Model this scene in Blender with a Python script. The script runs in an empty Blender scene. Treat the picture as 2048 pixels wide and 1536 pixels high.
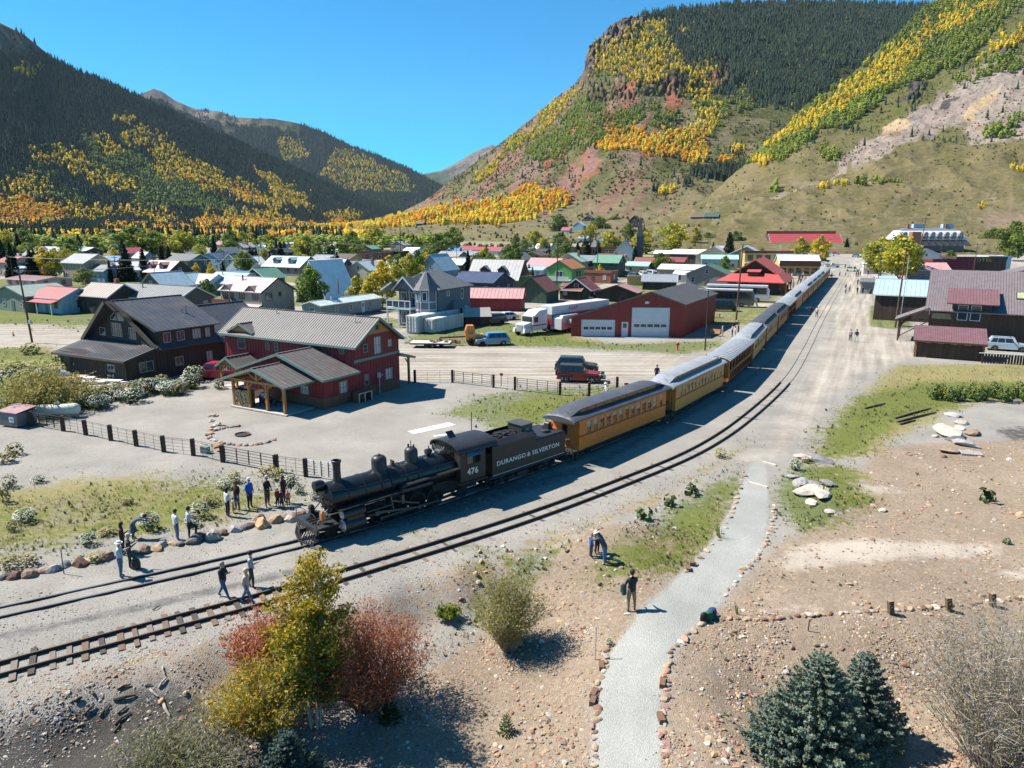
import bpy,bmesh,math,random
import numpy as np
from mathutils import Vector,Matrix,noise as mnoise
R=math.radians;PI=math.pi
SC=bpy.context.scene;COL=SC.collection
FPX=1420.0;YH=453.0;CH=16.0;TH=math.atan((768-YH)/FPX)
CT,ST=math.cos(TH),math.sin(TH)
cam=bpy.data.cameras.new('camera');cam.sensor_width=36;cam.lens=FPX/2048*36;cam.clip_end=40000;cam.clip_start=.5
camo=bpy.data.objects.new('camera',cam);COL.objects.link(camo);camo.location=(0,0,CH);camo.rotation_euler=(PI/2-TH,0,0);SC.camera=camo
SUN_EL=50.0;SUN_AZ=-75.0
wd=bpy.data.worlds.new('World');SC.world=wd;wd.use_nodes=True
wn=wd.node_tree.nodes;wl=wd.node_tree.links
sky=wn.new('ShaderNodeTexSky');sky.sky_type='NISHITA';sky.sun_disc=False
sky.sun_elevation=R(SUN_EL);sky.sun_rotation=R(SUN_AZ);sky.altitude=2800;sky.air_density=1.25;sky.dust_density=.35;sky.ozone_density=2.2
bg=wn['Background'];bg.inputs[1].default_value=.05;tint=wn.new('ShaderNodeMix');tint.data_type='RGBA';tint.blend_type='MULTIPLY';tint.inputs[0].default_value=1;tint.inputs[7].default_value=(.15,1.12,1.55,1)
wl.new(sky.outputs[0],tint.inputs[6]);wl.new(tint.outputs[2],bg.inputs[0])
sl=bpy.data.lights.new('sun','SUN');sl.energy=5.0;sl.angle=R(.5);sl.color=(1,.94,.84)
so=bpy.data.objects.new('sun',sl);COL.objects.link(so)
sd=Vector((math.sin(R(SUN_AZ))*math.cos(R(SUN_EL)),math.cos(R(SUN_AZ))*math.cos(R(SUN_EL)),math.sin(R(SUN_EL))))
so.rotation_euler=sd.to_track_quat('Z','Y').to_euler();so.location=(0,0,60)
SC.view_settings.view_transform='Standard';SC.view_settings.look='None';SC.view_settings.gamma=1;SC.view_settings.exposure=1.15
SC.view_settings.use_curve_mapping=False
SC.cycles.max_bounces=6;SC.cycles.diffuse_bounces=1;SC.cycles.glossy_bounces=3;SC.cycles.transparent_max_bounces=8
SC.cycles.use_denoising=True
def tag(o,label=None,cat=None,group=None,kind=None):
 if label:o['label']=label
 if cat:o['category']=cat
 if group:o['group']=group
 if kind:o['kind']=kind
 return o
def em(name,loc=(0,0,0),rz=0,label=None,cat=None,group=None):
 o=bpy.data.objects.new(name,None);COL.objects.link(o);o.location=loc;o.rotation_euler=(0,0,rz);o.empty_display_size=.3
 return tag(o,label,cat,group)
KIDS={}
def setpar(o,p):
 o.parent=p;KIDS.setdefault(p.name,[]).append(o)
def copy_tree(o,parent=None):
 c=o.copy();COL.objects.link(c)
 if parent:setpar(c,parent)
 for ch in KIDS.get(o.name,[]):copy_tree(ch,c)
 return c
MATS={}
def M(name,col=(.5,.5,.5),rough=.7,var=.18,scale=2.0,bump=.0,bscale=30,metal=0.0,spec=.4,col2=None,emit=None,trans=0,stretch=None,inst=0.0,dirt=0.0,thin=0):
 if name in MATS:return MATS[name]
 m=bpy.data.materials.new(name);m.use_nodes=True;MATS[name]=m
 nt=m.node_tree;n=nt.nodes;l=nt.links;b=n['Principled BSDF']
 b.inputs['Roughness'].default_value=rough;b.inputs['Metallic'].default_value=metal;b.inputs['Specular IOR Level'].default_value=spec
 tc=n.new('ShaderNodeTexCoord');mp=n.new('ShaderNodeMapping');l.new(tc.outputs['Object'],mp.inputs[0])
 if stretch:mp.inputs['Scale'].default_value=stretch
 nz=n.new('ShaderNodeTexNoise');nz.inputs['Scale'].default_value=scale;nz.inputs['Detail'].default_value=5;nz.inputs['Roughness'].default_value=.65;l.new(mp.outputs[0],nz.inputs['Vector'])
 rmp=n.new('ShaderNodeValToRGB');l.new(nz.outputs[0],rmp.inputs[0])
 c1=[max(0,c*(1-var))for c in col];c2=list(col2)if col2 else[min(1,c*(1+var))for c in col]
 rmp.color_ramp.elements[0].position=.32;rmp.color_ramp.elements[1].position=.68
 rmp.color_ramp.elements[0].color=(*c1,1);rmp.color_ramp.elements[1].color=(*c2,1)
 out=rmp.outputs[0]
 if dirt:
  n3=n.new('ShaderNodeTexNoise');n3.inputs['Scale'].default_value=.6;n3.inputs['Detail'].default_value=7;l.new(mp.outputs[0],n3.inputs['Vector'])
  mr=n.new('ShaderNodeMapRange');l.new(n3.outputs[0],mr.inputs[0]);mr.inputs[1].default_value=.48;mr.inputs[2].default_value=.7;mr.inputs[4].default_value=dirt
  mx=n.new('ShaderNodeMix');mx.data_type='RGBA';l.new(mr.outputs[0],mx.inputs[0]);l.new(out,mx.inputs[6]);mx.inputs[7].default_value=(.16,.13,.1,1);out=mx.outputs[2]
 if inst:
  oi=n.new('ShaderNodeObjectInfo');hs=n.new('ShaderNodeHueSaturation');l.new(out,hs.inputs['Color'])
  m1=n.new('ShaderNodeMapRange');l.new(oi.outputs['Random'],m1.inputs[0]);m1.inputs[3].default_value=1-inst;m1.inputs[4].default_value=1+inst;l.new(m1.outputs[0],hs.inputs['Value'])
  m2=n.new('ShaderNodeMath');m2.operation='MULTIPLY_ADD';l.new(oi.outputs['Random'],m2.inputs[0]);m2.inputs[1].default_value=inst*.12;m2.inputs[2].default_value=.5-inst*.06;l.new(m2.outputs[0],hs.inputs['Hue'])
  out=hs.outputs[0]
 l.new(out,b.inputs['Base Color'])
 if bump:
  n2=n.new('ShaderNodeTexNoise');n2.inputs['Scale'].default_value=bscale;n2.inputs['Detail'].default_value=4;l.new(mp.outputs[0],n2.inputs['Vector'])
  bp=n.new('ShaderNodeBump');bp.inputs['Strength'].default_value=bump;bp.inputs['Distance'].default_value=.05;l.new(n2.outputs[0],bp.inputs['Height']);l.new(bp.outputs[0],b.inputs['Normal'])
 if emit:b.inputs['Emission Color'].default_value=(*emit,1);b.inputs['Emission Strength'].default_value=1
 if trans:
  b.inputs['Subsurface Weight'].default_value=0
  tr=n.new('ShaderNodeBsdfTranslucent');l.new(out,tr.inputs[0]);ms=n.new('ShaderNodeMixShader');ms.inputs[0].default_value=trans
  l.new(b.outputs[0],ms.inputs[1]);l.new(tr.outputs[0],ms.inputs[2]);l.new(ms.outputs[0],n['Material Output'].inputs[0])
 return m
class MB:
 def __init__(s):s.v=[];s.f=[];s.mi=[];s.m=0;s.T=None
 def mat(s,i):s.m=i;return s
 def add(s,vs,fs):
  o=len(s.v)
  if s.T is not None:vs=[tuple(s.T@Vector(q))for q in vs]
  s.v.extend(vs);s.f.extend([tuple(i+o for i in f)for f in fs]);s.mi.extend([s.m]*len(fs));return s
 def box(s,x0,x1,y0,y1,z0,z1):
  v=[(x0,y0,z0),(x1,y0,z0),(x1,y1,z0),(x0,y1,z0),(x0,y0,z1),(x1,y0,z1),(x1,y1,z1),(x0,y1,z1)]
  return s.add(v,[(3,2,1,0),(4,5,6,7),(0,1,5,4),(1,2,6,5),(2,3,7,6),(3,0,4,7)])
 def cb(s,c,d,rz=0):
  x,y,z=c;a,b,h=d[0]/2,d[1]/2,d[2]/2;ca,sa=math.cos(rz),math.sin(rz)
  v=[(x+i*a*ca-j*b*sa,y+i*a*sa+j*b*ca,z+k*h)for k in(-1,1)for i,j in((-1,-1),(1,-1),(1,1),(-1,1))]
  return s.add(v,[(3,2,1,0),(4,5,6,7),(0,1,5,4),(1,2,6,5),(2,3,7,6),(3,0,4,7)])
 def beam(s,a,b,w,h=None,up=(0,0,1)):
  a=Vector(a);b=Vector(b);h=h or w;d=(b-a)
  if d.length<1e-6:return s
  d.normalize();u=Vector(up)
  if abs(d.dot(u))>.98:u=Vector((1,0,0))
  sd_=d.cross(u).normalized()*(w/2);uu=sd_.cross(d).normalized()*(h/2)
  v=[tuple(p+i*sd_+j*uu)for p in(a,b)for i,j in((-1,-1),(1,-1),(1,1),(-1,1))]
  return s.add(v,[(3,2,1,0),(4,5,6,7),(0,1,5,4),(1,2,6,5),(2,3,7,6),(3,0,4,7)])
 def tube(s,a,b,r0,r1=None,n=8,cap=True):
  a=Vector(a);b=Vector(b);r1=r0 if r1 is None else r1;d=(b-a)
  if d.length<1e-6:return s
  d.normalize();u=Vector((0,0,1))if abs(d.z)<.95 else Vector((1,0,0))
  p=d.cross(u).normalized();q=d.cross(p)
  v=[];f=[]
  for c,r in((a,r0),(b,r1)):
   for i in range(n):
    t=2*PI*i/n;v.append(tuple(c+p*(r*math.cos(t))+q*(r*math.sin(t))))
  for i in range(n):f.append((i,i+n,(i+1)%n+n,(i+1)%n))
  if cap:f.append(tuple(range(n)));f.append(tuple(reversed(range(n,2*n))))
  return s.add(v,f)
 def path(s,pts,r,n=6):
  for a,b in zip(pts,pts[1:]):s.tube(a,b,r,r,n)
  return s
 def lathe(s,prof,origin=(0,0,0),axis='z',n=16,sx=1,sy=1):
  v=[];f=[];o=Vector(origin);k=len(prof)
  for(r,h)in prof:
   for i in range(n):
    t=2*PI*i/n;a,b=r*math.cos(t)*sx,r*math.sin(t)*sy
    v.append(tuple(o+Vector({'z':(a,b,h),'x':(h,a,b),'y':(b,h,a)}[axis])))
  for j in range(k-1):
   for i in range(n):
    f.append((j*n+i,j*n+(i+1)%n,(j+1)*n+(i+1)%n,(j+1)*n+i))
  f.append(tuple(reversed(range(n))));f.append(tuple(range((k-1)*n,k*n)))
  return s.add(v,f)
 def prism(s,poly,h0,h1,axis='z'):
  n=len(poly);mk={'z':lambda p,h:(p[0],p[1],h),'y':lambda p,h:(p[0],h,p[1]),'x':lambda p,h:(h,p[0],p[1])}[axis]
  v=[mk(p,h0)for p in poly]+[mk(p,h1)for p in poly]
  f=[(i,(i+1)%n,(i+1)%n+n,i+n)for i in range(n)]+[tuple(reversed(range(n))),tuple(range(n,2*n))]
  return s.add(v,f)
 def slab(s,q,t):
  q=[Vector(p)for p in q];nn=(q[1]-q[0]).cross(q[3]-q[0]).normalized()*t
  v=[tuple(p)for p in q]+[tuple(p-nn)for p in q]
  return s.add(v,[(0,1,2,3),(7,6,5,4),(0,4,5,1),(1,5,6,2),(2,6,7,3),(3,7,4,0)])
 def mesh(s,name,mats,smooth=False):
  me=bpy.data.meshes.new(name);me.from_pydata(s.v,[],s.f)
  for m in(mats if isinstance(mats,(list,tuple))else[mats]):me.materials.append(m)
  if any(s.mi):me.polygons.foreach_set('material_index',s.mi)
  bm=bmesh.new();bm.from_mesh(me);bmesh.ops.recalc_face_normals(bm,faces=bm.faces);bm.to_mesh(me);bm.free()
  if smooth:
   me.polygons.foreach_set('use_smooth',[True]*len(me.polygons))
   me.set_sharp_from_angle(angle=R(38))
  return me
 def bd(s,name,mats,parent=None,label=None,cat=None,group=None,kind=None,smooth=False,loc=None,rz=None):
  return link(s.mesh(name,mats,smooth),name,parent,label,cat,group,kind,loc,rz)
def link(me,name,parent=None,label=None,cat=None,group=None,kind=None,loc=None,rz=None):
 o=bpy.data.objects.new(name,me);COL.objects.link(o)
 if parent is not None:setpar(o,parent)
 if loc is not None:o.location=loc
 if rz is not None:o.rotation_euler=(0,0,rz)
 return tag(o,label,cat,group,kind)
def ray(px,py):
 dx=(px-1024)/FPX;dy=-(py-768)/FPX
 return dx,CT+dy*ST,-ST+dy*CT
def W(px,py,D):
 x,y,z=ray(px,py);t=D/y;return Vector((x*t,D,CH+z*t))
def G0(px,py,z=0.0):
 x,y,zz=ray(px,py);t=(z-CH)/zz;return(x*t,y*t)
def smooth(a,b,x):
 t=np.clip((x-a)/(b-a),0,1);return t*t*(3-2*t)
def cml(P,step):
 P=[Vector((*p,0))for p in P];P=[P[0]*2-P[1]]+P+[P[-1]*2-P[-2]];out=[]
 for i in range(1,len(P)-2):
  p0,p1,p2,p3=P[i-1:i+3];n=max(2,int((p2-p1).length/step))
  for k in range(n):
   t=k/n;out.append(.5*((2*p1)+(p2-p0)*t+(2*p0-5*p1+4*p2-p3)*t*t+(3*p1-p0-3*p2+p3)*t**3))
 out.append(P[-2]);return out
TB=[G0(*p,.1)for p in[(-420,1448),(0,1337),(342,1245),(560,1186),(1000,1052),(1244,963.5),(1403,895),(1504,826),(1579,753.5),(1617,690),(1647,630),(1691,554),(1712,517)]]
TBL=cml(TB,.5)
TBa=np.array([(p.x,p.y)for p in TBL])
def dsl(X,Y,L):
 best=np.full(X.shape,1e9);sg=np.zeros(X.shape)
 for i in range(0,len(L)-1):
  ax,ay=L[i];bx,by=L[i+1];dx,dy=bx-ax,by-ay;q=dx*dx+dy*dy+1e-9
  t=np.clip(((X-ax)*dx+(Y-ay)*dy)/q,0,1);ex,ey=X-ax-t*dx,Y-ay-t*dy;d=np.hypot(ex,ey)
  m=d<best;best=np.where(m,d,best);sg=np.where(m,np.sign(ex*dy-ey*dx),sg)
 return best*np.where(sg==0,1,sg)
_TBc=TBa[::6]
RIDGE=[G0(*p)for p in[(1400,1238),(1560,1222),(1700,1222),(1900,1205),(2048,1192),(2500,1150)]]
def hz(x,y):
 """terrain height near the camera (x,y arrays or floats)"""
 X=np.asarray(x,float);Y=np.asarray(y,float)
 d=dsl(X,Y,_TBc)
 near=1-smooth(30,46,Y+X*.35)
 z=-1.15*smooth(2.3,5.2,d+.35*np.sin(X*1.3+Y*.9))*near*(1-smooth(-2,7,X))
 z=z-.55*smooth(5,16,d)*near*(1-smooth(-4,6,X))
 z=z+.05*np.sin(X*.35)*np.cos(Y*.3)*smooth(3,6,np.abs(d))*(1-smooth(60,90,Y))
 r=dsl(X,Y,RIDGE)
 z=z-.9*smooth(.0,5.0,r)*smooth(6,10,X)*(1-smooth(28,34,Y))
 z=z+.75*np.exp(-(((X-3.0)/4.5)**2+((Y-34.0)/2.6)**2))*smooth(2.5,5,d)
 return z
def hz1(x,y):return float(hz(np.array([x]),np.array([y]))[0])
def P(px,py,dz=0.0):
 x,y=G0(px,py)
 if y<75 and y>0:
  z=hz1(x,y)
  for _ in range(6):
   x,y=G0(px,py,z);z=.5*z+.5*hz1(x,y)
  x,y=G0(px,py,z);z=hz1(x,y)
  return Vector((x,y,z+dz))
 return Vector((x,y,dz))
def mpp(px,py):
 p=P(px,py);return math.sqrt(p.x**2+p.y**2+CH**2)/FPX
USED={}
def nearlab(base,px,py,marks):
 L=min(marks,key=lambda m:(m[0]-px)**2+((m[1]-py)*1.6)**2);dx,dy=px-L[0],py-L[1]
 w=('behind' if dy<0 else 'in front of')if abs(dy)>abs(dx)*.45 else('left of' if dx<0 else 'right of')
 s=f'{base} {w} {L[2]}';n=USED.get(s,0);USED[s]=n+1
 return s if n==0 else f"{base} {['a bit farther','well away','still farther','yet farther','farthest'][min(n-1,4)]} {w} {L[2]}"
def ordn(k):
 o=['first','second','third','fourth','fifth','sixth','seventh','eighth','ninth','tenth','eleventh','twelfth','thirteenth','fourteenth','fifteenth','sixteenth','seventeenth','eighteenth','nineteenth'];te=['','','twenty','thirty','forty','fifty'];tn=['','','twentieth','thirtieth','fortieth','fiftieth']
 return o[k]if k<19 else(tn[(k+1)//10]if(k+1)%10==0 else te[(k+1)//10]+'-'+o[k%10])
rnd=random.Random(7);nrg=np.random.default_rng(11)
def vnoise(X,Y,s,seed=0,oct=3):
 out=np.zeros(X.shape);amp=1;tot=0
 for o in range(oct):
  r=np.random.default_rng(seed+o*17);Tn=r.random((256,256));u=X/s*2**o+31.7*o+1000;v=Y/s*2**o+11.3*o+1000
  iu=np.floor(u).astype(int);iv=np.floor(v).astype(int);fu=u-iu;fv=v-iv;fu=fu*fu*(3-2*fu);fv=fv*fv*(3-2*fv)
  g=lambda a,b:Tn[a%256,b%256]
  out+=amp*((g(iu,iv)*(1-fu)+g(iu+1,iv)*fu)*(1-fv)+(g(iu,iv+1)*(1-fu)+g(iu+1,iv+1)*fu)*fv);tot+=amp;amp*=.5
 return out/tot
def pmk(X,Y,poly,soft):
 inside=np.zeros(X.shape,bool);d=np.full(X.shape,1e9);n=len(poly)
 for i in range(n):
  x1,y1=poly[i];x2,y2=poly[(i+1)%n]
  c=((y1>Y)!=(y2>Y))&(X<(x2-x1)*(Y-y1)/(y2-y1+1e-12)+x1);inside^=c
  dx,dy=x2-x1,y2-y1;t=np.clip(((X-x1)*dx+(Y-y1)*dy)/(dx*dx+dy*dy+1e-9),0,1);d=np.minimum(d,np.hypot(X-x1-t*dx,Y-y1-t*dy))
 return np.clip(.5+np.where(inside,d,-d)/(2*soft),0,1)
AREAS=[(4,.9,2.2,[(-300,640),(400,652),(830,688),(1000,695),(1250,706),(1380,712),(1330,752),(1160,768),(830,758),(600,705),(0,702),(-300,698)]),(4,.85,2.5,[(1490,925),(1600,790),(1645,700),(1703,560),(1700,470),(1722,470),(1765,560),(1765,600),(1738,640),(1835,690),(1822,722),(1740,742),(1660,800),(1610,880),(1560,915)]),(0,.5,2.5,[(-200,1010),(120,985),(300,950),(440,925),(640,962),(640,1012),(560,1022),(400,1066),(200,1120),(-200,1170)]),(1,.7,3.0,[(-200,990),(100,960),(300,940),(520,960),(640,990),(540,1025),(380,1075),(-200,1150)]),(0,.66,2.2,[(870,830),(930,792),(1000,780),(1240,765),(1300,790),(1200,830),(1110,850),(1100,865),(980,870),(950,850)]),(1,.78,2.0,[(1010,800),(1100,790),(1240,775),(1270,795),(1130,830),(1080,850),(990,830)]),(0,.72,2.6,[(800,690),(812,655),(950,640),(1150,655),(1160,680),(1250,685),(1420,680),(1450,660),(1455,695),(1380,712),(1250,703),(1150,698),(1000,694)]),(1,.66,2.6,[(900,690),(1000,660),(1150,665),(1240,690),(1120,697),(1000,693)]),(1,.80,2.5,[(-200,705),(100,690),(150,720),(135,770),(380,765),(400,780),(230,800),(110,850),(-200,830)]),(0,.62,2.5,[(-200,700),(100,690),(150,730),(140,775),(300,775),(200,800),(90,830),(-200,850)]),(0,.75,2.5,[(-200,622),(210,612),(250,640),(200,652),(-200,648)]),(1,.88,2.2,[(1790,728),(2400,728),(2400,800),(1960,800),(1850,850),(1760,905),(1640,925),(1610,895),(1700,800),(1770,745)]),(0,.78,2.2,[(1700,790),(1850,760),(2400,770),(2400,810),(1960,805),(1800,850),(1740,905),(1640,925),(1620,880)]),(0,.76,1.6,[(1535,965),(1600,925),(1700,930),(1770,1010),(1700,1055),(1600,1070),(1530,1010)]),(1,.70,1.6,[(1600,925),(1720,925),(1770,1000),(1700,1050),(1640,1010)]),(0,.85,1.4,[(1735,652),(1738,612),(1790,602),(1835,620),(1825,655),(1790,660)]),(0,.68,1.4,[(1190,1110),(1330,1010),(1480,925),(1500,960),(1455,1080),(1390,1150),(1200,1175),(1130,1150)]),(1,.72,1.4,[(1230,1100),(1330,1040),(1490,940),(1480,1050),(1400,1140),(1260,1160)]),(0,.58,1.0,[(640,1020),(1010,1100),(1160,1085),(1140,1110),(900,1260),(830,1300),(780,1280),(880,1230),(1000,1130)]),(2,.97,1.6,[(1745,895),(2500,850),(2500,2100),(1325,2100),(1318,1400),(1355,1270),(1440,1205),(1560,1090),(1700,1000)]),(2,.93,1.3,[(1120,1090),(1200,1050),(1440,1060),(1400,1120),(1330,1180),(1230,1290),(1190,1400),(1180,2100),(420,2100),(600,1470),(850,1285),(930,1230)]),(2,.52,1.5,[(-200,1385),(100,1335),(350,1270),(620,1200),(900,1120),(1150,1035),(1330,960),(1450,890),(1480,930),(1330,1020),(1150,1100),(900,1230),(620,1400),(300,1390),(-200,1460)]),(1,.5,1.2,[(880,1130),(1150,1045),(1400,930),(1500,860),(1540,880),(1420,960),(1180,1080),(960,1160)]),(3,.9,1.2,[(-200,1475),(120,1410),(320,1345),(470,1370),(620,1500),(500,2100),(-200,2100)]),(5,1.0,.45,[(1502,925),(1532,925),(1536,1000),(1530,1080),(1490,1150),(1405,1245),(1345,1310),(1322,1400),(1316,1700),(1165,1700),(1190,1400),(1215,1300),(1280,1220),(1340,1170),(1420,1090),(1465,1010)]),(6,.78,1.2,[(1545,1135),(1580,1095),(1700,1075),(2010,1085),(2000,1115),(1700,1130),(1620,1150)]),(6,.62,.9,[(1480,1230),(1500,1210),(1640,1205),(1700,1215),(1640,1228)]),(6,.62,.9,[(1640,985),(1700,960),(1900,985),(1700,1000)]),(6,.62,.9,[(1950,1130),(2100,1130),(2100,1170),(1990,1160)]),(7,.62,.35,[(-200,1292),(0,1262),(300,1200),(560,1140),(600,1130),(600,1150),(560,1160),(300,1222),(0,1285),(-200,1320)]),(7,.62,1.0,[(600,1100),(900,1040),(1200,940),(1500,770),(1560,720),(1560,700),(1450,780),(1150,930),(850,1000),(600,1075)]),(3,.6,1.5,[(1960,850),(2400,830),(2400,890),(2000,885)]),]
def weights(X,Y):
 out=[np.zeros(X.shape)for _ in range(8)]
 for ch,amt,soft,poly in AREAS:
  w=[G0(*p)for p in poly];xs=[p[0]for p in w];ys=[p[1]for p in w];m=soft*1.2
  sel=(X>min(xs)-m)&(X<max(xs)+m)&(Y>min(ys)-m)&(Y<max(ys)+m)
  if not sel.any():continue
  k=np.zeros(X.shape);k[sel]=pmk(X[sel],Y[sel],w,soft)*amt;out[ch]=np.maximum(out[ch],k)
 far=smooth(95,125,Y)
 town=far*(1-smooth(520,800,Y))
 g=vnoise(X,Y,26,5);street=(np.abs(((X*.899-Y*.438)+30)%62-31)<4.2)|(np.abs(((X*.438+Y*.899)+12)%48-24)<3.6)
 lawn=np.where(street,.15,.35+.5*g)
 rightzone=smooth(-.02,.06,(X-.36*Y)/(Y+1))
 out[0]=np.maximum(out[0],town*lawn*(1-.75*rightzone));out[1]=np.maximum(out[1],town*(.25+.6*vnoise(X,Y,18,9))*(1-street*.5)*(1-.6*rightzone))
 out[4]=np.maximum(out[4],town*np.where(street,.85,.3))
 f2=smooth(500,800,Y);out[1]=np.maximum(out[1],f2*.7);out[0]=np.maximum(out[0],f2*.3)
 return out
NA,NR=460,500
az=np.linspace(R(-62),R(62),NA);rr=9.0*np.exp(np.linspace(0,math.log(1400),NR))
AA,RR=np.meshgrid(az,rr);GX=(np.sin(AA)*RR).ravel();GY=(np.cos(AA)*RR).ravel()
GZ=np.zeros(GX.shape);nm=(GY<80)
GZ[nm]=hz(GX[nm],GY[nm])
rough=smooth(2.2,3.5,np.abs(dsl(GX[nm],GY[nm],_TBc)))
GZ[nm]+=(vnoise(GX[nm],GY[nm],.9,3)-.5)*.10*rough*(1-smooth(35,60,GY[nm]))
idx=np.arange(NA*NR).reshape(NR,NA)
fs=np.stack([idx[:-1,:-1],idx[:-1,1:],idx[1:,1:],idx[1:,:-1]],-1).reshape(-1,4)
gm=bpy.data.meshes.new('ground')
def fmh(me,V,F):
 me.vertices.add(len(V));me.vertices.foreach_set('co',V.astype(np.float32).ravel());n=F.shape[1]
 me.loops.add(F.size);me.loops.foreach_set('vertex_index',F.astype(np.int32).ravel())
 me.polygons.add(len(F));me.polygons.foreach_set('loop_start',np.arange(0,F.size,n,dtype=np.int32));me.polygons.foreach_set('loop_total',np.full(len(F),n,np.int32));me.update(calc_edges=True)
 me.polygons.foreach_set('use_smooth',np.ones(len(F),bool))
fmh(gm,np.stack([GX,GY,GZ],1),fs[:,::-1])
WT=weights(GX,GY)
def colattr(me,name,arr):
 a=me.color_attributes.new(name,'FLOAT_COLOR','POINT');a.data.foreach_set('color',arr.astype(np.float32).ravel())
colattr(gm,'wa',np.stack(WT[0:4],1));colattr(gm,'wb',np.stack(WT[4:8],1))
def ground_material():
 m=bpy.data.materials.new('ground_soil');m.use_nodes=True;nt=m.node_tree;n=nt.nodes;l=nt.links;b=n['Principled BSDF'];b.inputs['Roughness'].default_value=.95;b.inputs['Specular IOR Level'].default_value=.15
 geo=n.new('ShaderNodeNewGeometry');pos=geo.outputs['Position']
 def nz(s,d=5,r=.6):
  q=n.new('ShaderNodeTexNoise');q.inputs['Scale'].default_value=s;q.inputs['Detail'].default_value=d;q.inputs['Roughness'].default_value=r;l.new(pos,q.inputs['Vector']);return q.outputs[0]
 def ramp(src,stops):
  r=n.new('ShaderNodeValToRGB');l.new(src,r.inputs[0]);e=r.color_ramp.elements
  while len(e)<len(stops):e.new(.5)
  for k,(p,c)in enumerate(stops):e[k].position=p;e[k].color=(*c,1)
  return r.outputs[0]
 def mix(f,a,c):
  q=n.new('ShaderNodeMix');q.data_type='RGBA';l.new(f,q.inputs[0]);l.new(a,q.inputs[6]);l.new(c,q.inputs[7]);return q.outputs[2]
 big=nz(.22,4);mid=nz(1.7,6,.7);fine=nz(11,7,.85);vor=n.new('ShaderNodeTexVoronoi');vor.inputs['Scale'].default_value=9;l.new(pos,vor.inputs['Vector'])
 vor2=n.new('ShaderNodeTexVoronoi');vor2.inputs['Scale'].default_value=22;l.new(pos,vor2.inputs['Vector'])
 sep={}
 for nm_ in('wa','wb'):
  a=n.new('ShaderNodeAttribute');a.attribute_name=nm_;s=n.new('ShaderNodeSeparateColor');l.new(a.outputs['Color'],s.inputs[0]);sep[nm_]=[s.outputs[0],s.outputs[1],s.outputs[2],a.outputs['Alpha']]
 def mask(w,noises,amt,sharp=.1):
  acc=w
  for o,k in noises:
   q=n.new('ShaderNodeMath');q.operation='MULTIPLY_ADD';l.new(o,q.inputs[0]);q.inputs[1].default_value=k;l.new(acc,q.inputs[2]);acc=q.outputs[0]
  tot=sum(k for _,k in noises)*.5
  r=n.new('ShaderNodeMapRange');r.interpolation_type='SMOOTHSTEP';l.new(acc,r.inputs[0]);r.inputs[1].default_value=.5+tot-sharp;r.inputs[2].default_value=.5+tot+sharp;r.inputs[4].default_value=amt
  return r.outputs[0]
 g=ramp(fine,[(.25,(.14,.13,.115)),(.5,(.265,.248,.222)),(.75,(.42,.395,.355))])
 g=mix(ramp(big,[(.35,(0,0,0)),(.7,(.35,)*3)]),g,ramp(mid,[(.3,(.2,.183,.16)),(.7,(.35,.325,.287))]))
 road=ramp(mid,[(.3,(.29,.25,.205)),(.7,(.41,.36,.30))]);road=mix(ramp(big,[(.4,(0,0,0)),(.65,(.5,)*3)]),road,ramp(fine,[(.2,(.24,.225,.2)),(.8,(.37,.35,.32))]))
 c=mix(mask(sep['wb'][0],[(big,.5),(mid,.4)],.9,.2),g,road)
 tan=ramp(fine,[(.25,(.13,.097,.068)),(.5,(.245,.19,.135)),(.78,(.40,.325,.245))]);tan2=ramp(vor.outputs['Color'],[(.0,(.175,.132,.095)),(.6,(.275,.213,.158)),(1,(.40,.32,.25))]);tan=mix(ramp(mid,[(.3,(.2,)*3),(.7,(.75,)*3)]),tan,tan2)
 c=mix(mask(sep['wa'][2],[(big,.5),(mid,.9),(fine,.3)],1,.14),c,tan)
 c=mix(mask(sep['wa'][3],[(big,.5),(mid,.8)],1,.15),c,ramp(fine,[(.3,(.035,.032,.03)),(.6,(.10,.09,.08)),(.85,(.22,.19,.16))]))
 c=mix(mask(sep['wb'][2],[(mid,.6),(big,.5)],.85,.15),c,ramp(fine,[(.3,(.33,.28,.225)),(.7,(.54,.48,.41))]))
 c=mix(mask(sep['wa'][1],[(mid,1.1),(big,.8),(fine,.6)],.85,.16),c,ramp(fine,[(.25,(.11,.095,.03)),(.6,(.25,.215,.07)),(.85,(.36,.31,.13))]))
 c=mix(mask(sep['wa'][0],[(mid,1.2),(big,.9),(fine,.7)],.85,.16),c,ramp(fine,[(.25,(.045,.06,.014)),(.6,(.125,.15,.03)),(.85,(.24,.24,.065))]))
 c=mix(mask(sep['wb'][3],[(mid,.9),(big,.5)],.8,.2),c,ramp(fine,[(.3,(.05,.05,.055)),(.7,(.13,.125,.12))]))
 c=mix(mask(sep['wb'][1],[(mid,.7),(fine,.4)],1,.12),c,ramp(fine,[(.25,(.21,.212,.195)),(.5,(.30,.302,.28)),(.8,(.41,.405,.375))]))
 mp=n.new('ShaderNodeMapping');mp.vector_type='TEXTURE';l.new(pos,mp.inputs[0]);mp.inputs['Rotation'].default_value=(0,0,R(-26.5));mp.inputs['Scale'].default_value=(.8,24,1)
 sn=n.new('ShaderNodeTexNoise');sn.inputs['Scale'].default_value=1;sn.inputs['Detail'].default_value=4;l.new(mp.outputs[0],sn.inputs['Vector'])
 mp2=n.new('ShaderNodeMapping');l.new(pos,mp2.inputs[0]);mp2.inputs['Rotation'].default_value=(0,0,R(4));mp2.inputs['Scale'].default_value=(.04,1.0,1)
 sn2=n.new('ShaderNodeTexNoise');sn2.inputs['Scale'].default_value=1;sn2.inputs['Detail'].default_value=4;l.new(mp2.outputs[0],sn2.inputs['Vector'])
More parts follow.
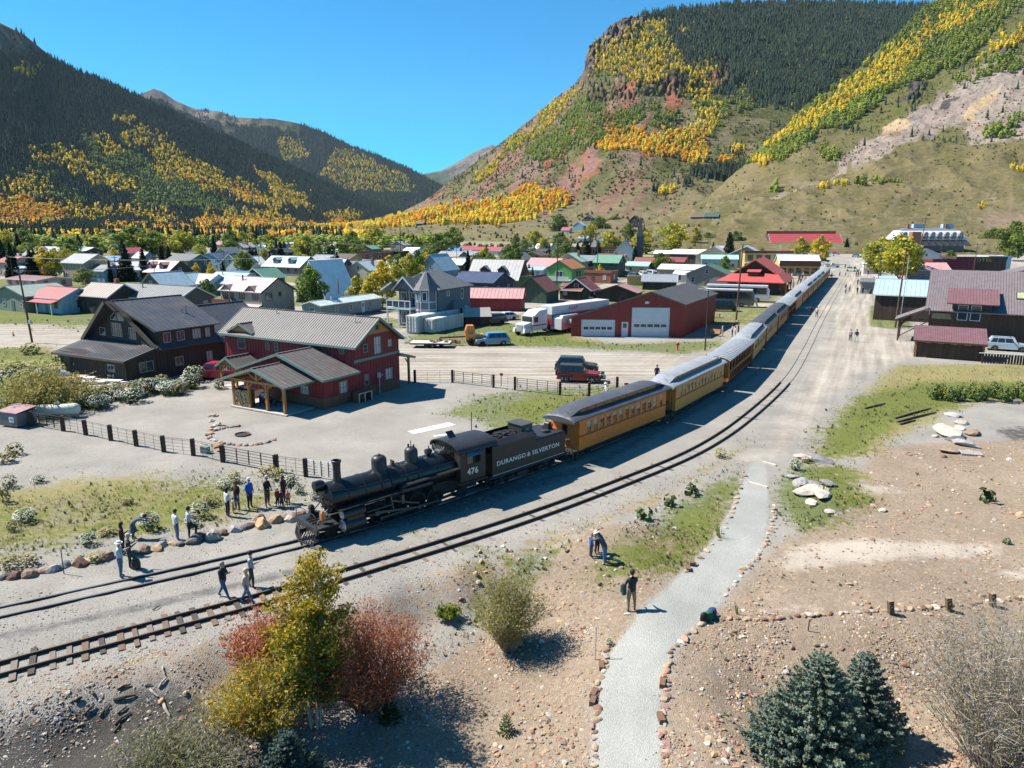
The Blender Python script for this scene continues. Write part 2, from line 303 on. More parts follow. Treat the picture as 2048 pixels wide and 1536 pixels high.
 sx=n.new('ShaderNodeSeparateXYZ');l.new(pos,sx.inputs[0]);gt=n.new('ShaderNodeMapRange');l.new(sx.outputs[0],gt.inputs[0]);gt.inputs[1].default_value=14;gt.inputs[2].default_value=26
 sm=n.new('ShaderNodeMix');l.new(gt.outputs[0],sm.inputs[0]);l.new(sn2.outputs[0],sm.inputs[2]);l.new(sn.outputs[0],sm.inputs[3])
 rt=n.new('ShaderNodeMapRange');l.new(sm.outputs[0],rt.inputs[0]);rt.inputs[1].default_value=.35;rt.inputs[2].default_value=.65;rt.inputs[3].default_value=.66;rt.inputs[4].default_value=1.2
 bgm=n.new('ShaderNodeMapRange');l.new(big,bgm.inputs[0]);bgm.inputs[1].default_value=.3;bgm.inputs[2].default_value=.7;bgm.inputs[3].default_value=.82;bgm.inputs[4].default_value=1.12
 pr=n.new('ShaderNodeMath');pr.operation='MULTIPLY';rm=n.new('ShaderNodeMix');l.new(sep['wb'][0],rm.inputs[0]);rm.inputs[2].default_value=1;l.new(rt.outputs[0],rm.inputs[3]);l.new(rm.outputs[0],pr.inputs[0]);l.new(bgm.outputs[0],pr.inputs[1])
 vs=n.new('ShaderNodeVectorMath');vs.operation='SCALE';l.new(c,vs.inputs[0]);l.new(pr.outputs[0],vs.inputs['Scale']);c=vs.outputs[0]
 l.new(c,b.inputs['Base Color'])
 bp=n.new('ShaderNodeBump');bp.inputs['Strength'].default_value=.55;bp.inputs['Distance'].default_value=.06;l.new(fine,bp.inputs['Height'])
 bp2=n.new('ShaderNodeBump');bp2.inputs['Strength'].default_value=.5;bp2.inputs['Distance'].default_value=.05;l.new(vor2.outputs['Distance'],bp2.inputs['Height']);l.new(bp.outputs[0],bp2.inputs['Normal']);l.new(bp2.outputs[0],b.inputs['Normal'])
 return m
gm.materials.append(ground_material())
link(gm,'ground',kind='structure',label='valley floor of grey gravel, dirt roads, tan rubble and patchy grass')
bmx=MB();bmx.box(-14000,14000,-3000,16000,-6,-4);bmx.bd('bedrock_ground',M('under_soil',(.25,.21,.16),.95),kind='structure')
def interp(pts,x):return np.interp(x,[p[0]for p in pts],[p[1]for p in pts])
class Loft:
 def __init__(s,px0,px1,nx,ns,crest,dc,base,db,knee=None,amp=30,nscale=120,seed=0,ridged=1.0,back=600,rug=None):
  s.rug=rug
  s.px=np.linspace(px0,px1,nx);s.s=np.linspace(0,1,ns);s.crest,s.dc,s.base,s.db,s.knee=crest,dc,base,db,knee;s.amp,s.ns,s.seed,s.ridged=amp,nscale,seed,ridged
  PX,S=np.meshgrid(s.px,s.s);s.PX,s.S=PX,S
  s.X,s.Y,s.Z,s.PY=s.pos(PX,S)
 def pos(s,PX,S,noise=True):
  pc=interp(s.crest,PX);dc=interp(s.dc,PX);pb=interp(s.base,PX);db=interp(s.db,PX)
  if s.knee:
   pk=interp(s.knee[0],PX);dk=interp(s.knee[1],PX);pk=np.minimum(pk,pb-2);pk=np.maximum(pk,pc+2);k=np.clip((pb-pk)/(pb-pc),.05,.95)
   PY=pb+(pc-pb)*S;D=np.where(S<k,db+(dk-db)*(S/k),dk+(dc-dk)*((S-k)/(1-k)))
  else:PY=pb+(pc-pb)*S;D=db+(dc-db)*S
  dx=(PX-1024)/FPX;dy=-(PY-768)/FPX;vy=CT+dy*ST;vz=-ST+dy*CT;t=D/vy;X=dx*t;Y=D+0*t;Z=CH+vz*t
  if noise and s.amp:
   n1=vnoise(X,Y,s.ns*2.2,s.seed,4)-.5;n2=1-np.abs(vnoise(X+500,Y,s.ns*.8,s.seed+5,3)*2-1)*2
   env=np.minimum(1,S*4)*(.25+.75*np.minimum(1,(1-S)*5));am=s.amp*env
   Y=Y+am*1.2*n1;Z=Z+am*(n1*.9+n2*.18*s.ridged)
   if s.rug is not None:
    g=s.rug(PX,PY);b=np.abs(vnoise(PX,PY*.55,9,7,3)*2-1);Y=Y+g*(b-.45)*75;Z=Z+g*(vnoise(PX,PY,7,8,2)-.5)*16*np.minimum(1,(1-S)*6+.3)
  return X,Y,Z,PY
 def bd(s,name,matl,colf,label):
  ns,nx=s.PX.shape
  Xb=s.X[-1]*1.12;Yb=s.Y[-1]*1.12+200;Zb=s.Z[-1]*.2
  Xa=s.X[0];Ya=s.Y[0];
  X=np.vstack([Xa*.999,s.X,Xb]);Y=np.vstack([Ya-3,s.Y,Yb]);Z=np.vstack([s.Z[0]*0-4,s.Z,Zb-40])
  idx=np.arange(X.size).reshape(X.shape);F=np.stack([idx[:-1,:-1],idx[:-1,1:],idx[1:,1:],idx[1:,:-1]],-1).reshape(-1,4)
  me=bpy.data.meshes.new(name);fmh(me,np.stack([X.ravel(),Y.ravel(),Z.ravel()],1),F)
  PX=np.vstack([s.PX[0],s.PX,s.PX[-1]]);PY=np.vstack([s.PY[0],s.PY,s.PY[-1]]);
  colattr(me,'col',colf(PX.ravel(),PY.ravel(),X.ravel(),Y.ravel()))
  me.materials.append(matl);return link(me,name,kind='structure',label=label)
def rockmat(name,bsc=.03,bst=.9,dist=6):
 m=bpy.data.materials.new(name);m.use_nodes=True;nt=m.node_tree;n=nt.nodes;l=nt.links;b=n['Principled BSDF'];b.inputs['Roughness'].default_value=.95;b.inputs['Specular IOR Level'].default_value=.1
 a=n.new('ShaderNodeAttribute');a.attribute_name='col';geo=n.new('ShaderNodeNewGeometry')
 q=n.new('ShaderNodeTexNoise');q.inputs['Scale'].default_value=bsc*3;q.inputs['Detail'].default_value=8;q.inputs['Roughness'].default_value=.7;l.new(geo.outputs['Position'],q.inputs['Vector'])
 r=n.new('ShaderNodeMapRange');l.new(q.outputs[0],r.inputs[0]);r.inputs[1].default_value=.3;r.inputs[2].default_value=.7;r.inputs[3].default_value=.62;r.inputs[4].default_value=1.32
 v=n.new('ShaderNodeVectorMath');v.operation='SCALE';l.new(a.outputs['Color'],v.inputs[0]);l.new(r.outputs[0],v.inputs['Scale']);l.new(v.outputs[0],b.inputs['Base Color'])
 bp=n.new('ShaderNodeBump');bp.inputs['Strength'].default_value=bst;bp.inputs['Distance'].default_value=dist;l.new(q.outputs[0],bp.inputs['Height']);l.new(bp.outputs[0],b.inputs['Normal']);return m
def ell(px,py,cx,cy,rx,ry,ang=0):
 c,s_=math.cos(R(ang)),math.sin(R(ang));u=((px-cx)*c+(py-cy)*s_)/rx;v=(-(px-cx)*s_+(py-cy)*c)/ry
 return np.clip(1.5-np.sqrt(u*u+v*v),0,1)
def regions(px,py,L,wob=1.0):
 """L: list of ellipses -> max weight, wobbled by noise so the edge is ragged"""
 w=np.zeros(px.shape)
 for e in L:
  k=e[5]if len(e)>5 else 1;a=e[4]if len(e)>4 else 0
  w=np.maximum(w,ell(px,py,e[0],e[1],e[2],e[3],a)*k)
 return w
def blend(c,col,w):
 w=np.clip(w,0,1)[:,None];return c*(1-w)+np.array(col)[None,:]*w*1.0
KB=np.array([.74,.70,.66])
def c4(c):
 c=c*KB;return np.concatenate([np.clip(c,0,1),np.ones((len(c),1))],1)
cliff=Loft(560,1960,560,260,crest=[(560,462),(620,461),(700,455),(760,441),(800,428),(850,402),(890,372),(960,318),(1000,288),(1024,270),(1064,238),(1099,208),(1150,170),(1165,150),(1170,125),(1176,98),(1199,78),(1224,50),(1244,40),(1274,34),(1324,26),(1404,16),(1474,10),(1600,8),(1700,8),(1800,12),(1870,12),(1960,14)],dc=[(560,2700),(900,2500),(1170,2100),(1400,2250),(1960,2600)],base=[(560,472),(800,479),(1100,484),(1960,486)],db=[(560,1200),(800,880),(1100,740),(1960,700)],knee=([(560,468),(800,450),(900,432),(1000,420),(1200,400),(1400,392),(1960,380)],[(560,1900),(800,1500),(1000,1250),(1300,1150),(1960,1150)]),amp=55,nscale=150,seed=3,ridged=1.3,rug=lambda px,py:np.clip(ell(px,py,1178,125,24,62,12)+ell(px,py,1232,70,62,30,-30)+.7*ell(px,py,1300,172,110,18,-12)+.6*ell(px,py,1365,170,26,26)+.6*ell(px,py,1170,215,60,16,-35)+.5*ell(px,py,1440,150,30,36,35),0,1))
def cl(px,py,x,y):
 n=vnoise(px,py,26,21,4);n2=vnoise(px,py,9,33,3)
 wx=px+(n-.5)*50;wy=py+(n2-.5)*26
 c=np.tile(np.array([.235,.20,.12]),(len(px),1))
 c=blend(c,(.19,.185,.10),smooth(.45,.6,n)*.7)
 c=blend(c,(.16,.15,.075),smooth(430,380,py)*.75)
 c=blend(c,(.105,.12,.04),smooth(400,340,py)*smooth(.4,.62,n)*.85)
 st=vnoise(px*1.0+py*.85,py*.22,14,55,3)
 c=blend(c,(.255,.155,.115),smooth(.52,.66,st)*smooth(455,420,py)*smooth(90,150,py)*smooth(1420,1250,px)*.95)
 red=regions(wx,wy,[(1345,205,16,38,15),(1440,150,22,38,35),(1420,175,34,12,-45),(1230,230,60,8,-38),(1130,300,70,7,-52),(1170,345,18,50,30),(1300,300,12,40,20,.6),(1260,175,30,12,-25,.8)])
 c=blend(c,(.33,.135,.08),smooth(.28,.6,red))
 c=blend(c,(.26,.17,.155),smooth(.5,.8,regions(wx,wy,[(1180,330,16,62,40),(1060,345,50,16,-50),(1130,380,60,22,-45),(1260,330,30,28,-30,.7)]))*.8)
 rk=regions(wx,wy,[(1180,130,15,52,12),(1225,72,45,22,-30),(1270,45,40,14,-8),(1160,160,24,12,-20)])
 c=blend(c,(.17,.135,.115),smooth(.4,.6,rk));c=blend(c,(.09,.075,.07),smooth(.4,.6,rk)*smooth(.5,.6,n2)*.9)
 rk2=regions(wx,wy,[(1330,165,30,11,-20),(1360,178,18,16,0),(1270,190,20,7,-15),(1200,200,14,8,-30),(1145,225,9,6,-30),(1370,140,14,12,30,.8)])
 c=blend(c,(.14,.085,.07),smooth(.45,.7,rk2));c=blend(c,(.06,.045,.045),smooth(.45,.7,rk2)*smooth(.48,.6,n2))
 c=blend(c,(.045,.055,.022),smooth(1330,1450,px+(n-.5)*80)*smooth(215+0*px,150,py)*.8)
 c=blend(c,(.22,.20,.10),regions(px,py,[(1000,470,500,14,0,1)])*.4)
 return c4(c)
cliff.bd('cliff_mountain',rockmat('cliff_ground'),cl,'steep mountain with a rocky prow, red scree and golden aspens')
slope=Loft(1290,2420,420,240,crest=[(1290,450),(1340,432),(1400,405),(1440,372),(1480,340),(1520,308),(1574,258),(1614,218),(1694,158),(1780,82),(1844,26),(1874,2),(1960,-70),(2048,-130),(2420,-300)],dc=[(1290,800),(1400,980),(1500,1150),(1700,1350),(1874,1550),(2420,1800)],base=[(1290,498),(1500,502),(1700,504),(2048,506),(2420,508)],db=[(1290,480),(1500,455),(1700,430),(2048,415),(2420,400)],knee=([(1290,462),(1400,428),(1500,398),(1600,388),(1750,385),(1900,384),(2420,380)],[(1290,700),(1500,800),(1700,790),(2420,740)]),amp=30,nscale=75,seed=9,ridged=1.2,rug=lambda px,py:np.clip(ell(px,py,1828,185,15,36,18)+ell(px,py,2000,110,15,26,28),0,1)*.35)
def sl_(px,py,x,y):
 n=vnoise(px,py,30,41,4);n2=vnoise(px,py,8,43,3);wx=px+(n-.5)*60;wy=py+(n2-.5)*24
 c=np.tile(np.array([.205,.178,.09]),(len(px),1))
 c=blend(c,(.15,.14,.06),smooth(.42,.62,n)*.8)
 c=blend(c,(.30,.27,.21),smooth(.6,.72,n2)*.4*smooth(330,420,py))
 c=blend(c,(.13,.14,.045),smooth(310,240,py+(n-.5)*60)*.85)
 scr=regions(wx,wy,[(1830,260,140,26,-28),(1960,190,110,50,-30),(1760,285,90,16,-30),(2040,230,110,50,-20),(1700,320,50,8,-35,.8)])
 c=blend(c,(.36,.31,.275),smooth(.35,.65,scr));c=blend(c,(.22,.17,.15),smooth(.35,.65,scr)*smooth(.5,.65,n2)*.55)
 c=blend(c,(.52,.40,.25),smooth(.5,.75,regions(px,py+(n2-.5)*8,[(1790,255,32,15,-4),(1960,215,52,11,-38),(1940,240,18,16,0,.8)])))
 c=blend(c,(.34,.20,.12),smooth(.5,.8,regions(px,py,[(1775,272,30,5,0),(1975,262,40,7,-5,.7)]))*.8)
 c=blend(c,(.10,.095,.09),smooth(.45,.7,regions(wx,py,[(1828,185,13,32,18),(2000,110,12,22,28),(1900,215,26,6,-35)])))
 c=blend(c,(.37,.33,.29),smooth(.5,.8,regions(px,py+(n2-.5)*6,[(1560,392,60,5,-20,.8),(1690,365,360,3,0,.7)]))*.5)
 c=blend(c,(.30,.235,.165),smooth(.5,.9,regions(px,py,[(2010,440,60,24,0)]))*.8)
 return c4(c)
slope.bd('mine_slope',rockmat('slope_ground',.06,.9,3),sl_,'rising hillside of dry grass with pale mine dumps')
left=Loft(-420,960,330,190,crest=[(-420,-150),(-100,-20),(0,46),(50,70),(100,112),(150,137),(200,158),(290,200),(350,228),(400,252),(450,272),(500,296),(550,319),(600,342),(650,367),(700,388),(750,407),(800,429),(850,446),(960,460)],dc=[(-420,2300),(0,2500),(400,3000),(960,3900)],base=[(-420,470),(0,471),(400,468),(800,463),(960,461)],db=[(-420,1150),(0,1250),(400,1500),(800,2200),(960,3000)],knee=([(-420,452),(0,448),(400,446),(800,456),(960,461)],[(-420,1500),(0,1650),(400,2000),(800,2700),(960,3300)]),amp=70,nscale=260,seed=14,ridged=1.0)
def lf(px,py,x,y):
 n=vnoise(px,py,40,61,4);c=np.tile(np.array([.035,.042,.02]),(len(px),1))
 c=blend(c,(.10,.085,.03),smooth(.5,.7,n)*.5)
 c=blend(c,(.20,.165,.13),smooth(130,80,py)*smooth(140,90,px)*smooth(.3,.5,n+.2))
 c=blend(c,(.20,.17,.09),smooth(452,466,py)*.8)
 return c4(c)
left.bd('forested_mountain',rockmat('forest_floor',.02,.8,10),lf,'long dark spruce mountain with bands of golden aspen')
mid=Loft(200,1000,220,110,crest=[(200,215),(270,200),(285,192),(305,181),(322,185),(350,204),(380,217),(400,223),(440,227),(470,238),(550,241),(600,249),(650,266),(700,291),(750,309),(800,332),(840,349),(870,364),(895,380),(950,415),(1000,440)],dc=[(200,5600),(1000,5200)],base=[(200,445),(1000,452)],db=[(200,4100),(1000,4100)],amp=190,nscale=520,seed=23,ridged=1.3)
def md(px,py,x,y):
 n=vnoise(px,py,22,71,4);c=np.tile(np.array([.04,.05,.025]),(len(px),1))
 pc=interp(mid.crest,px);up=smooth(60,8,py-pc)*smooth(600,420,px)
 c=blend(c,(.30,.255,.225),up*smooth(.25,.5,n));c=blend(c,(.17,.16,.10),smooth(.55,.68,n)*.5);c=blend(c,(.13,.12,.115),smooth(390,320,px)*smooth(40,5,py-pc));return c4(c)
mid.bd('middle_mountain',rockmat('middle_ground',.01,1,25),md,'rounded mountain with bare rocky top behind the forested ridge')
far=Loft(820,1080,120,60,crest=[(820,362),(850,352),(880,347),(910,331),(940,314),(960,304),(985,292),(996,300),(1012,318),(1040,330),(1080,345)],dc=[(820,9000),(1080,9000)],base=[(820,450),(1080,450)],db=[(820,7000),(1080,7000)],amp=320,nscale=700,seed=31,ridged=2)
def fr(px,py,x,y):
 n=vnoise(px,py,9,81,4);c=np.tile(np.array([.25,.21,.19]),(len(px),1));c=blend(c,(.13,.11,.10),smooth(.5,.62,n));c=blend(c,(.10,.12,.07),smooth(340,372,py));return c4(c)
far.bd('distant_peak',rockmat('peak_rock',.008,1,40),fr,'bare grey peak at the end of the valley')
def conifer(name,matl,seed,n=7,tiers=5,h=1.0,r=.19):
 q=random.Random(seed);mb=MB();mb.add([(0,0,0)],[])
 v=[];f=[]
 for t in range(tiers):
  z0=.06+.88*t/tiers;z1=min(1.0,z0+.42*(1-.5*t/tiers));rad=r*(1-t/tiers)**.8*(1.0+.12*q.uniform(-1,1));o=len(v)
  for i in range(n):
   a=2*PI*(i+q.uniform(-.3,.3))/n+t;rr_=rad*q.uniform(.7,1.2);v.append((rr_*math.cos(a),rr_*math.sin(a),z0+q.uniform(-.03,.02)))
  v.append((q.uniform(-.01,.01),q.uniform(-.01,.01),z1));k=o+n
  for i in range(n):f.append((o+i,o+(i+1)%n,k))
 mb=MB();mb.add(v,f);me=mb.mesh(name,matl);o=bpy.data.objects.new(name,me);return o
def roundtree(name,matl,seed,n=60,h=1.0,r=.3,z0=.2,leaf=.13):
 q=random.Random(seed);v=[];f=[]
 for i in range(n):
  a=q.uniform(0,2*PI);u=q.random();zz=z0+(1-z0)*u;rad=r*math.sqrt(max(0,1-((zz-(z0+1)/2)/((1-z0)/2))**2))*q.uniform(.55,1.0)
  c=Vector((rad*math.cos(a),rad*math.sin(a),zz));nn=(c-Vector((0,0,(z0+1)/2-.1))).normalized()+Vector((q.uniform(-.5,.5),q.uniform(-.5,.5),q.uniform(-.2,.6)));nn.normalize()
  t1=nn.orthogonal().normalized();t1.rotate(Matrix.Rotation(q.uniform(0,6),3,nn));t2=nn.cross(t1);s=leaf*q.uniform(.6,1.3);o=len(v)
  for k in range(5):
   an=2*PI*k/5;rr_=s*q.uniform(.6,1.1);v.append(tuple(c+t1*rr_*math.cos(an)+t2*rr_*math.sin(an)+nn*q.uniform(-.2,.2)*s))
  v.append(tuple(c+nn*s*.35));
  for k in range(5):f.append((o+k,o+(k+1)%5,o+5))
 mb=MB();mb.add(v,f);me=mb.mesh(name,matl);return bpy.data.objects.new(name,me)
def scatter(name,pts,scl,protos,label,kind='stuff',tilt=0.0,sz=None):
 """one geometry-nodes object that instances the prototypes on a point cloud"""
 if len(pts)==0:return
 me=bpy.data.meshes.new(name);pts=np.asarray(pts,np.float32);me.vertices.add(len(pts));me.vertices.foreach_set('co',pts.ravel())
 a=me.attributes.new('scl','FLOAT_VECTOR','POINT');s=np.asarray(scl,np.float32)
 if s.ndim==1:s=np.stack([s,s,s],1)
 a.data.foreach_set('vector',s.ravel())
 a=me.attributes.new('rot','FLOAT_VECTOR','POINT');r_=np.zeros((len(pts),3),np.float32);r_[:,2]=nrg.random(len(pts))*6.28
 if tilt:r_[:,:2]=(nrg.random((len(pts),2))-.5)*2*tilt
 a.data.foreach_set('vector',r_.ravel())
 a=me.attributes.new('pick','INT','POINT');a.data.foreach_set('value',nrg.integers(0,len(protos),len(pts)).astype(np.int32))
 o=link(me,name,kind=kind,label=label)
 cc=bpy.data.collections.new(name+'_kinds')
 for k,p in enumerate(protos):
  if p.name not in cc.objects:cc.objects.link(p)
 ng=bpy.data.node_groups.new(name,'GeometryNodeTree');ng.interface.new_socket('Geometry',in_out='INPUT',socket_type='NodeSocketGeometry');ng.interface.new_socket('Geometry',in_out='OUTPUT',socket_type='NodeSocketGeometry')
 N=ng.nodes;Lk=ng.links;gi=N.new('NodeGroupInput');go=N.new('NodeGroupOutput');ip=N.new('GeometryNodeInstanceOnPoints');ci=N.new('GeometryNodeCollectionInfo')
 ci.inputs[0].default_value=cc;ci.inputs['Separate Children'].default_value=True;ci.inputs['Reset Children'].default_value=True
 def at(nm_,ty):
  q=N.new('GeometryNodeInputNamedAttribute');q.data_type=ty;q.inputs[0].default_value=nm_;return q.outputs['Attribute']
 Lk.new(gi.outputs[0],ip.inputs['Points']);Lk.new(ci.outputs[0],ip.inputs['Instance']);ip.inputs['Pick Instance'].default_value=True
 Lk.new(at('pick','INT'),ip.inputs['Instance Index']);Lk.new(at('scl','FLOAT_VECTOR'),ip.inputs['Scale'])
 e2r=N.new('FunctionNodeEulerToRotation');Lk.new(at('rot','FLOAT_VECTOR'),e2r.inputs[0]);Lk.new(e2r.outputs[0],ip.inputs['Rotation'])
 Lk.new(ip.outputs[0],go.inputs[0]);md_=o.modifiers.new('scatter','NODES');md_.node_group=ng
 return o
spruce_m=M('spruce_needles',(.032,.052,.026),.8,.35,3,inst=.35,spec=.2)
gold_m=M('aspen_gold',(.74,.52,.04),.7,.2,4,col2=(.92,.74,.10),inst=.22,spec=.2,trans=.55)
org_m=M('aspen_orange',(.78,.38,.03),.7,.2,4,col2=(.88,.52,.06),inst=.2,spec=.2,trans=.55)
grn_m=M('aspen_green',(.18,.24,.035),.7,.25,4,col2=(.32,.37,.055),inst=.3,spec=.2,trans=.2)
brush_m=M('brush_green',(.10,.11,.03),.8,.3,4,inst=.35,spec=.1)
CON=[conifer('spruce_kind_%s'%c,spruce_m,i)for i,c in enumerate('abc')]
GLD=[roundtree('gold_kind_%s'%c,gold_m,i+10,46,r=.24,z0=.12,leaf=.13)for i,c in enumerate('abc')]
ORG=[roundtree('orange_kind_%s'%c,org_m,i+20,46,r=.28,z0=.12,leaf=.14)for i,c in enumerate('ab')]
GRN=[roundtree('green_kind_%s'%c,grn_m,i+30,46,r=.27,z0=.1,leaf=.13)for i,c in enumerate('ab')]
BRS=[roundtree('brush_kind_%s'%c,brush_m,i+40,30,r=.5,z0=.0,leaf=.25)for i,c in enumerate('ab')]
FOREST={'spruce':[],'gold':[],'orange':[],'green':[],'brush':[]}
def sow(L,n,classify,seed,smin=0,smax=1):
 r=np.random.default_rng(seed);
 X,Y,Z=L.X,L.Y,L.Z
 dA=np.hypot(np.hypot(X[1:,1:]-X[:-1,1:],Y[1:,1:]-Y[:-1,1:]),Z[1:,1:]-Z[:-1,1:])*np.abs(X[1:,1:]-X[1:,:-1])
 pr=(dA/dA.sum()).ravel();k=r.choice(pr.size,n,p=pr);i,j=np.unravel_index(k,dA.shape);u=r.random(n);v=r.random(n)
 def bl(A):return(A[i,j]*(1-u)+A[i,j+1]*u)*(1-v)+(A[i+1,j]*(1-u)+A[i+1,j+1]*u)*v
 x,y,z,px,py=bl(X),bl(Y),bl(Z),bl(L.PX),bl(L.PY)
 vis=(px>-140)&(px<2190)&(py>-60)
 kd,h=classify(px,py,r.random(n),vnoise(px,py,24,seed+3,4),vnoise(px,py,7,seed+8,3),r)
 for nm_,code in(('spruce',1),('gold',2),('orange',3),('green',4),('brush',5)):
  m=(kd==code)&vis;FOREST[nm_].append(np.stack([x[m],y[m],z[m]-.5,h[m]],1))
def addf(f_,px,py,L):
 g=regions(px,py,L);return g+f_*(g>.12)
def c_left(px,py,u,n,n2,r):
 k=np.ones(px.shape,int);wx=px+(n-.5)*60;wy=py+(n2-.5)*30
 h=r.uniform(13,22,px.shape)
 f_=(n2-.5)*.55+(n-.5)*.35
 gold=addf(f_,wx,wy,[(215,300,30,14,30,.8),(275,282,22,18,0),(330,330,30,45,-25,.9),(420,360,75,18,28),(500,395,70,15,24),(350,345,50,18,28),(150,335,40,16,30,.8),(215,370,60,16,25),(90,320,40,14,25,.8),(60,380,45,25,0,.7),(560,375,60,10,28,.9),(590,410,40,12,20,.8),(240,250,26,12,10,.6),(60,150,24,12,-30,.6),(100,430,120,16,4,.9),(520,445,90,14,5,.9),(700,438,30,8,0,.8),(300,440,60,12,10,.8)])
 org=addf(f_*.7,wx,wy,[(50,430,75,26,8),(10,440,60,20,0),(480,455,90,10,3),(400,370,30,10,28,.8),(500,400,40,9,28,.8),(650,455,70,6,-3),(250,462,40,8,0,.9),(370,470,60,8,0)])
 grn=addf(f_,wx,wy,[(240,335,60,30,28),(330,385,70,26,28),(420,410,60,16,20),(60,365,40,20,0,.8),(200,300,40,16,20,.7),(120,400,60,14,10,.6),(300,410,50,14,10)])
 k=np.where((grn>.38)&(u<.62),4,k);k=np.where((gold>.40)&(u<.6),2,k);k=np.where((org>.45)&(u<.8),np.where(n2>.5,3,2),k);k=np.where((gold>.15)&(u>.95),2,k)
 k=np.where((py<110)&(px<110)&(n2>.35),0,k)
 k=np.where((py>455)&(u>.55)&(org<.4),0,k);h=np.where(k>1,h*.72,h);return k,h
sow(left,78000,c_left,101)
def c_mid(px,py,u,n,n2,r):
 k=np.ones(px.shape,int);pc=interp(mid.crest,px);h=r.uniform(15,26,px.shape)
 g=regions(px+(n-.5)*50,py+(n2-.5)*24,[(700,350,55,40,20),(760,360,60,22,20,.9),(580,305,30,24,30,.8),(680,320,30,16,0,.7)])
 k=np.where((g>.4)&(u<.45),2,k);k=np.where((g>.35)&(u>.8),4,k);k=np.where(((py-pc)<22)&(px<600)&(n+.25*u>.4),0,k);k=np.where(((py-pc)<60)&(px<470)&(n>.5),0,k);return k,h*np.where(k>1,.7,1)
sow(mid,34000,c_mid,151)
def c_cliff(px,py,u,n,n2,r):
 k=np.zeros(px.shape,int);wx=px+(n-.5)*50;wy=py+(n2-.5)*24;h=r.uniform(12,19,px.shape)
 dark=np.maximum(regions(wx,wy,[(1640,60,260,75,-8),(1560,120,110,70,-20),(1480,40,120,40,0),(1590,170,70,50,-25),(1300,22,60,8,-5,.8),(1520,190,40,20,0,.7)]),0)
 f_=(n2-.5)*.6+(n-.5)*.4
 gold=addf(f_,wx,wy,[(1330,75,95,34,-8,.9),(1230,120,55,35,-20,.85),(1380,110,60,40,0,.8),(1290,150,50,30,-15,.7),(1120,225,70,7,-42),(1060,270,60,8,-42),(985,335,50,9,-42),(1300,130,80,20,-10,.8),(1400,170,40,40,0,.7),(1550,110,60,16,-30,.7),(1650,110,60,30,-30,.7),(1500,190,30,14,0,.8),(1420,240,30,30,0,.8),(1390,280,26,22,0),(1370,300,30,12,0,.9),(1095,225,40,6,-40,.9)])
 org=addf(f_*.7,wx,wy,[(1340,300,70,22,-8),(1240,290,50,25,-15,.9),(1390,310,30,20,0),(1420,200,18,14,0,.5),(1085,400,50,12,-4)])
 vall=regions(px,wy,[(760,455,120,10,-5),(860,438,100,15,-6),(960,428,110,16,-6),(1040,415,80,16,-6),(1070,405,40,14,-6),(900,450,100,8,0),(1010,432,60,10,0)])
 grn=addf(f_,wx,wy,[(1110,300,45,22,-28),(1180,270,50,20,-28),(1240,250,50,16,-25,.9),(1150,250,70,14,-35,.7),(1320,240,50,25,0,.5),(1050,280,50,9,-40,.8),(1470,225,60,20,0,.5),(1200,90,20,20,0,.5)])
 k=np.where((grn>.42)&(u<.75),4,k);k=np.where((gold>.38)&(u<.36),2,k);k=np.where((gold>.2)&(u>.86),4,k);k=np.where((org>.45)&(u<.7),np.where(n2>.52,3,2),k)
 k=np.where((vall>.42)&(u<.85),np.where(n2>.55,3,2),k);k=np.where((vall>.3)&(u>.93),4,k)
 dark=np.where(dark>.12,dark+(n2-.5)*.3+(n-.5)*.35,0);k=np.where((dark>.38)&(u<.82),1,k);k=np.where((dark>.38)&(u>.97)&(n2>.5),2,k);k=np.where((dark>.05)&(dark<=.38)&(u>.8)&(k==0),1,k)
 k=np.where((u>.993)&(py<400)&(k==0),1,k);k=np.where((k==0)&(u<.45)&(py<400)&(n>.36),5,k);k=np.where((k==0)&(u<.06)&(py>=395),5,k)
 sil=(np.abs(py-interp(cliff.crest,px))<14)&(px>1290);k=np.where(sil&(u<.8),1,k)
 rocky=regions(wx,wy,[(1180,130,14,48,12),(1225,72,40,18,-30),(1345,205,13,32,15),(1440,150,18,30,35),(1180,345,14,50,35)])>.55
 k=np.where(rocky&(u>.06),0,k)
 h=np.where(k>1,h*.6,h);h=np.where(k==5,r.uniform(1.5,4,px.shape),h);h=np.where((k==1)&(dark>.3),h*1.15,h);return k,h
sow(cliff,95000,c_cliff,201)
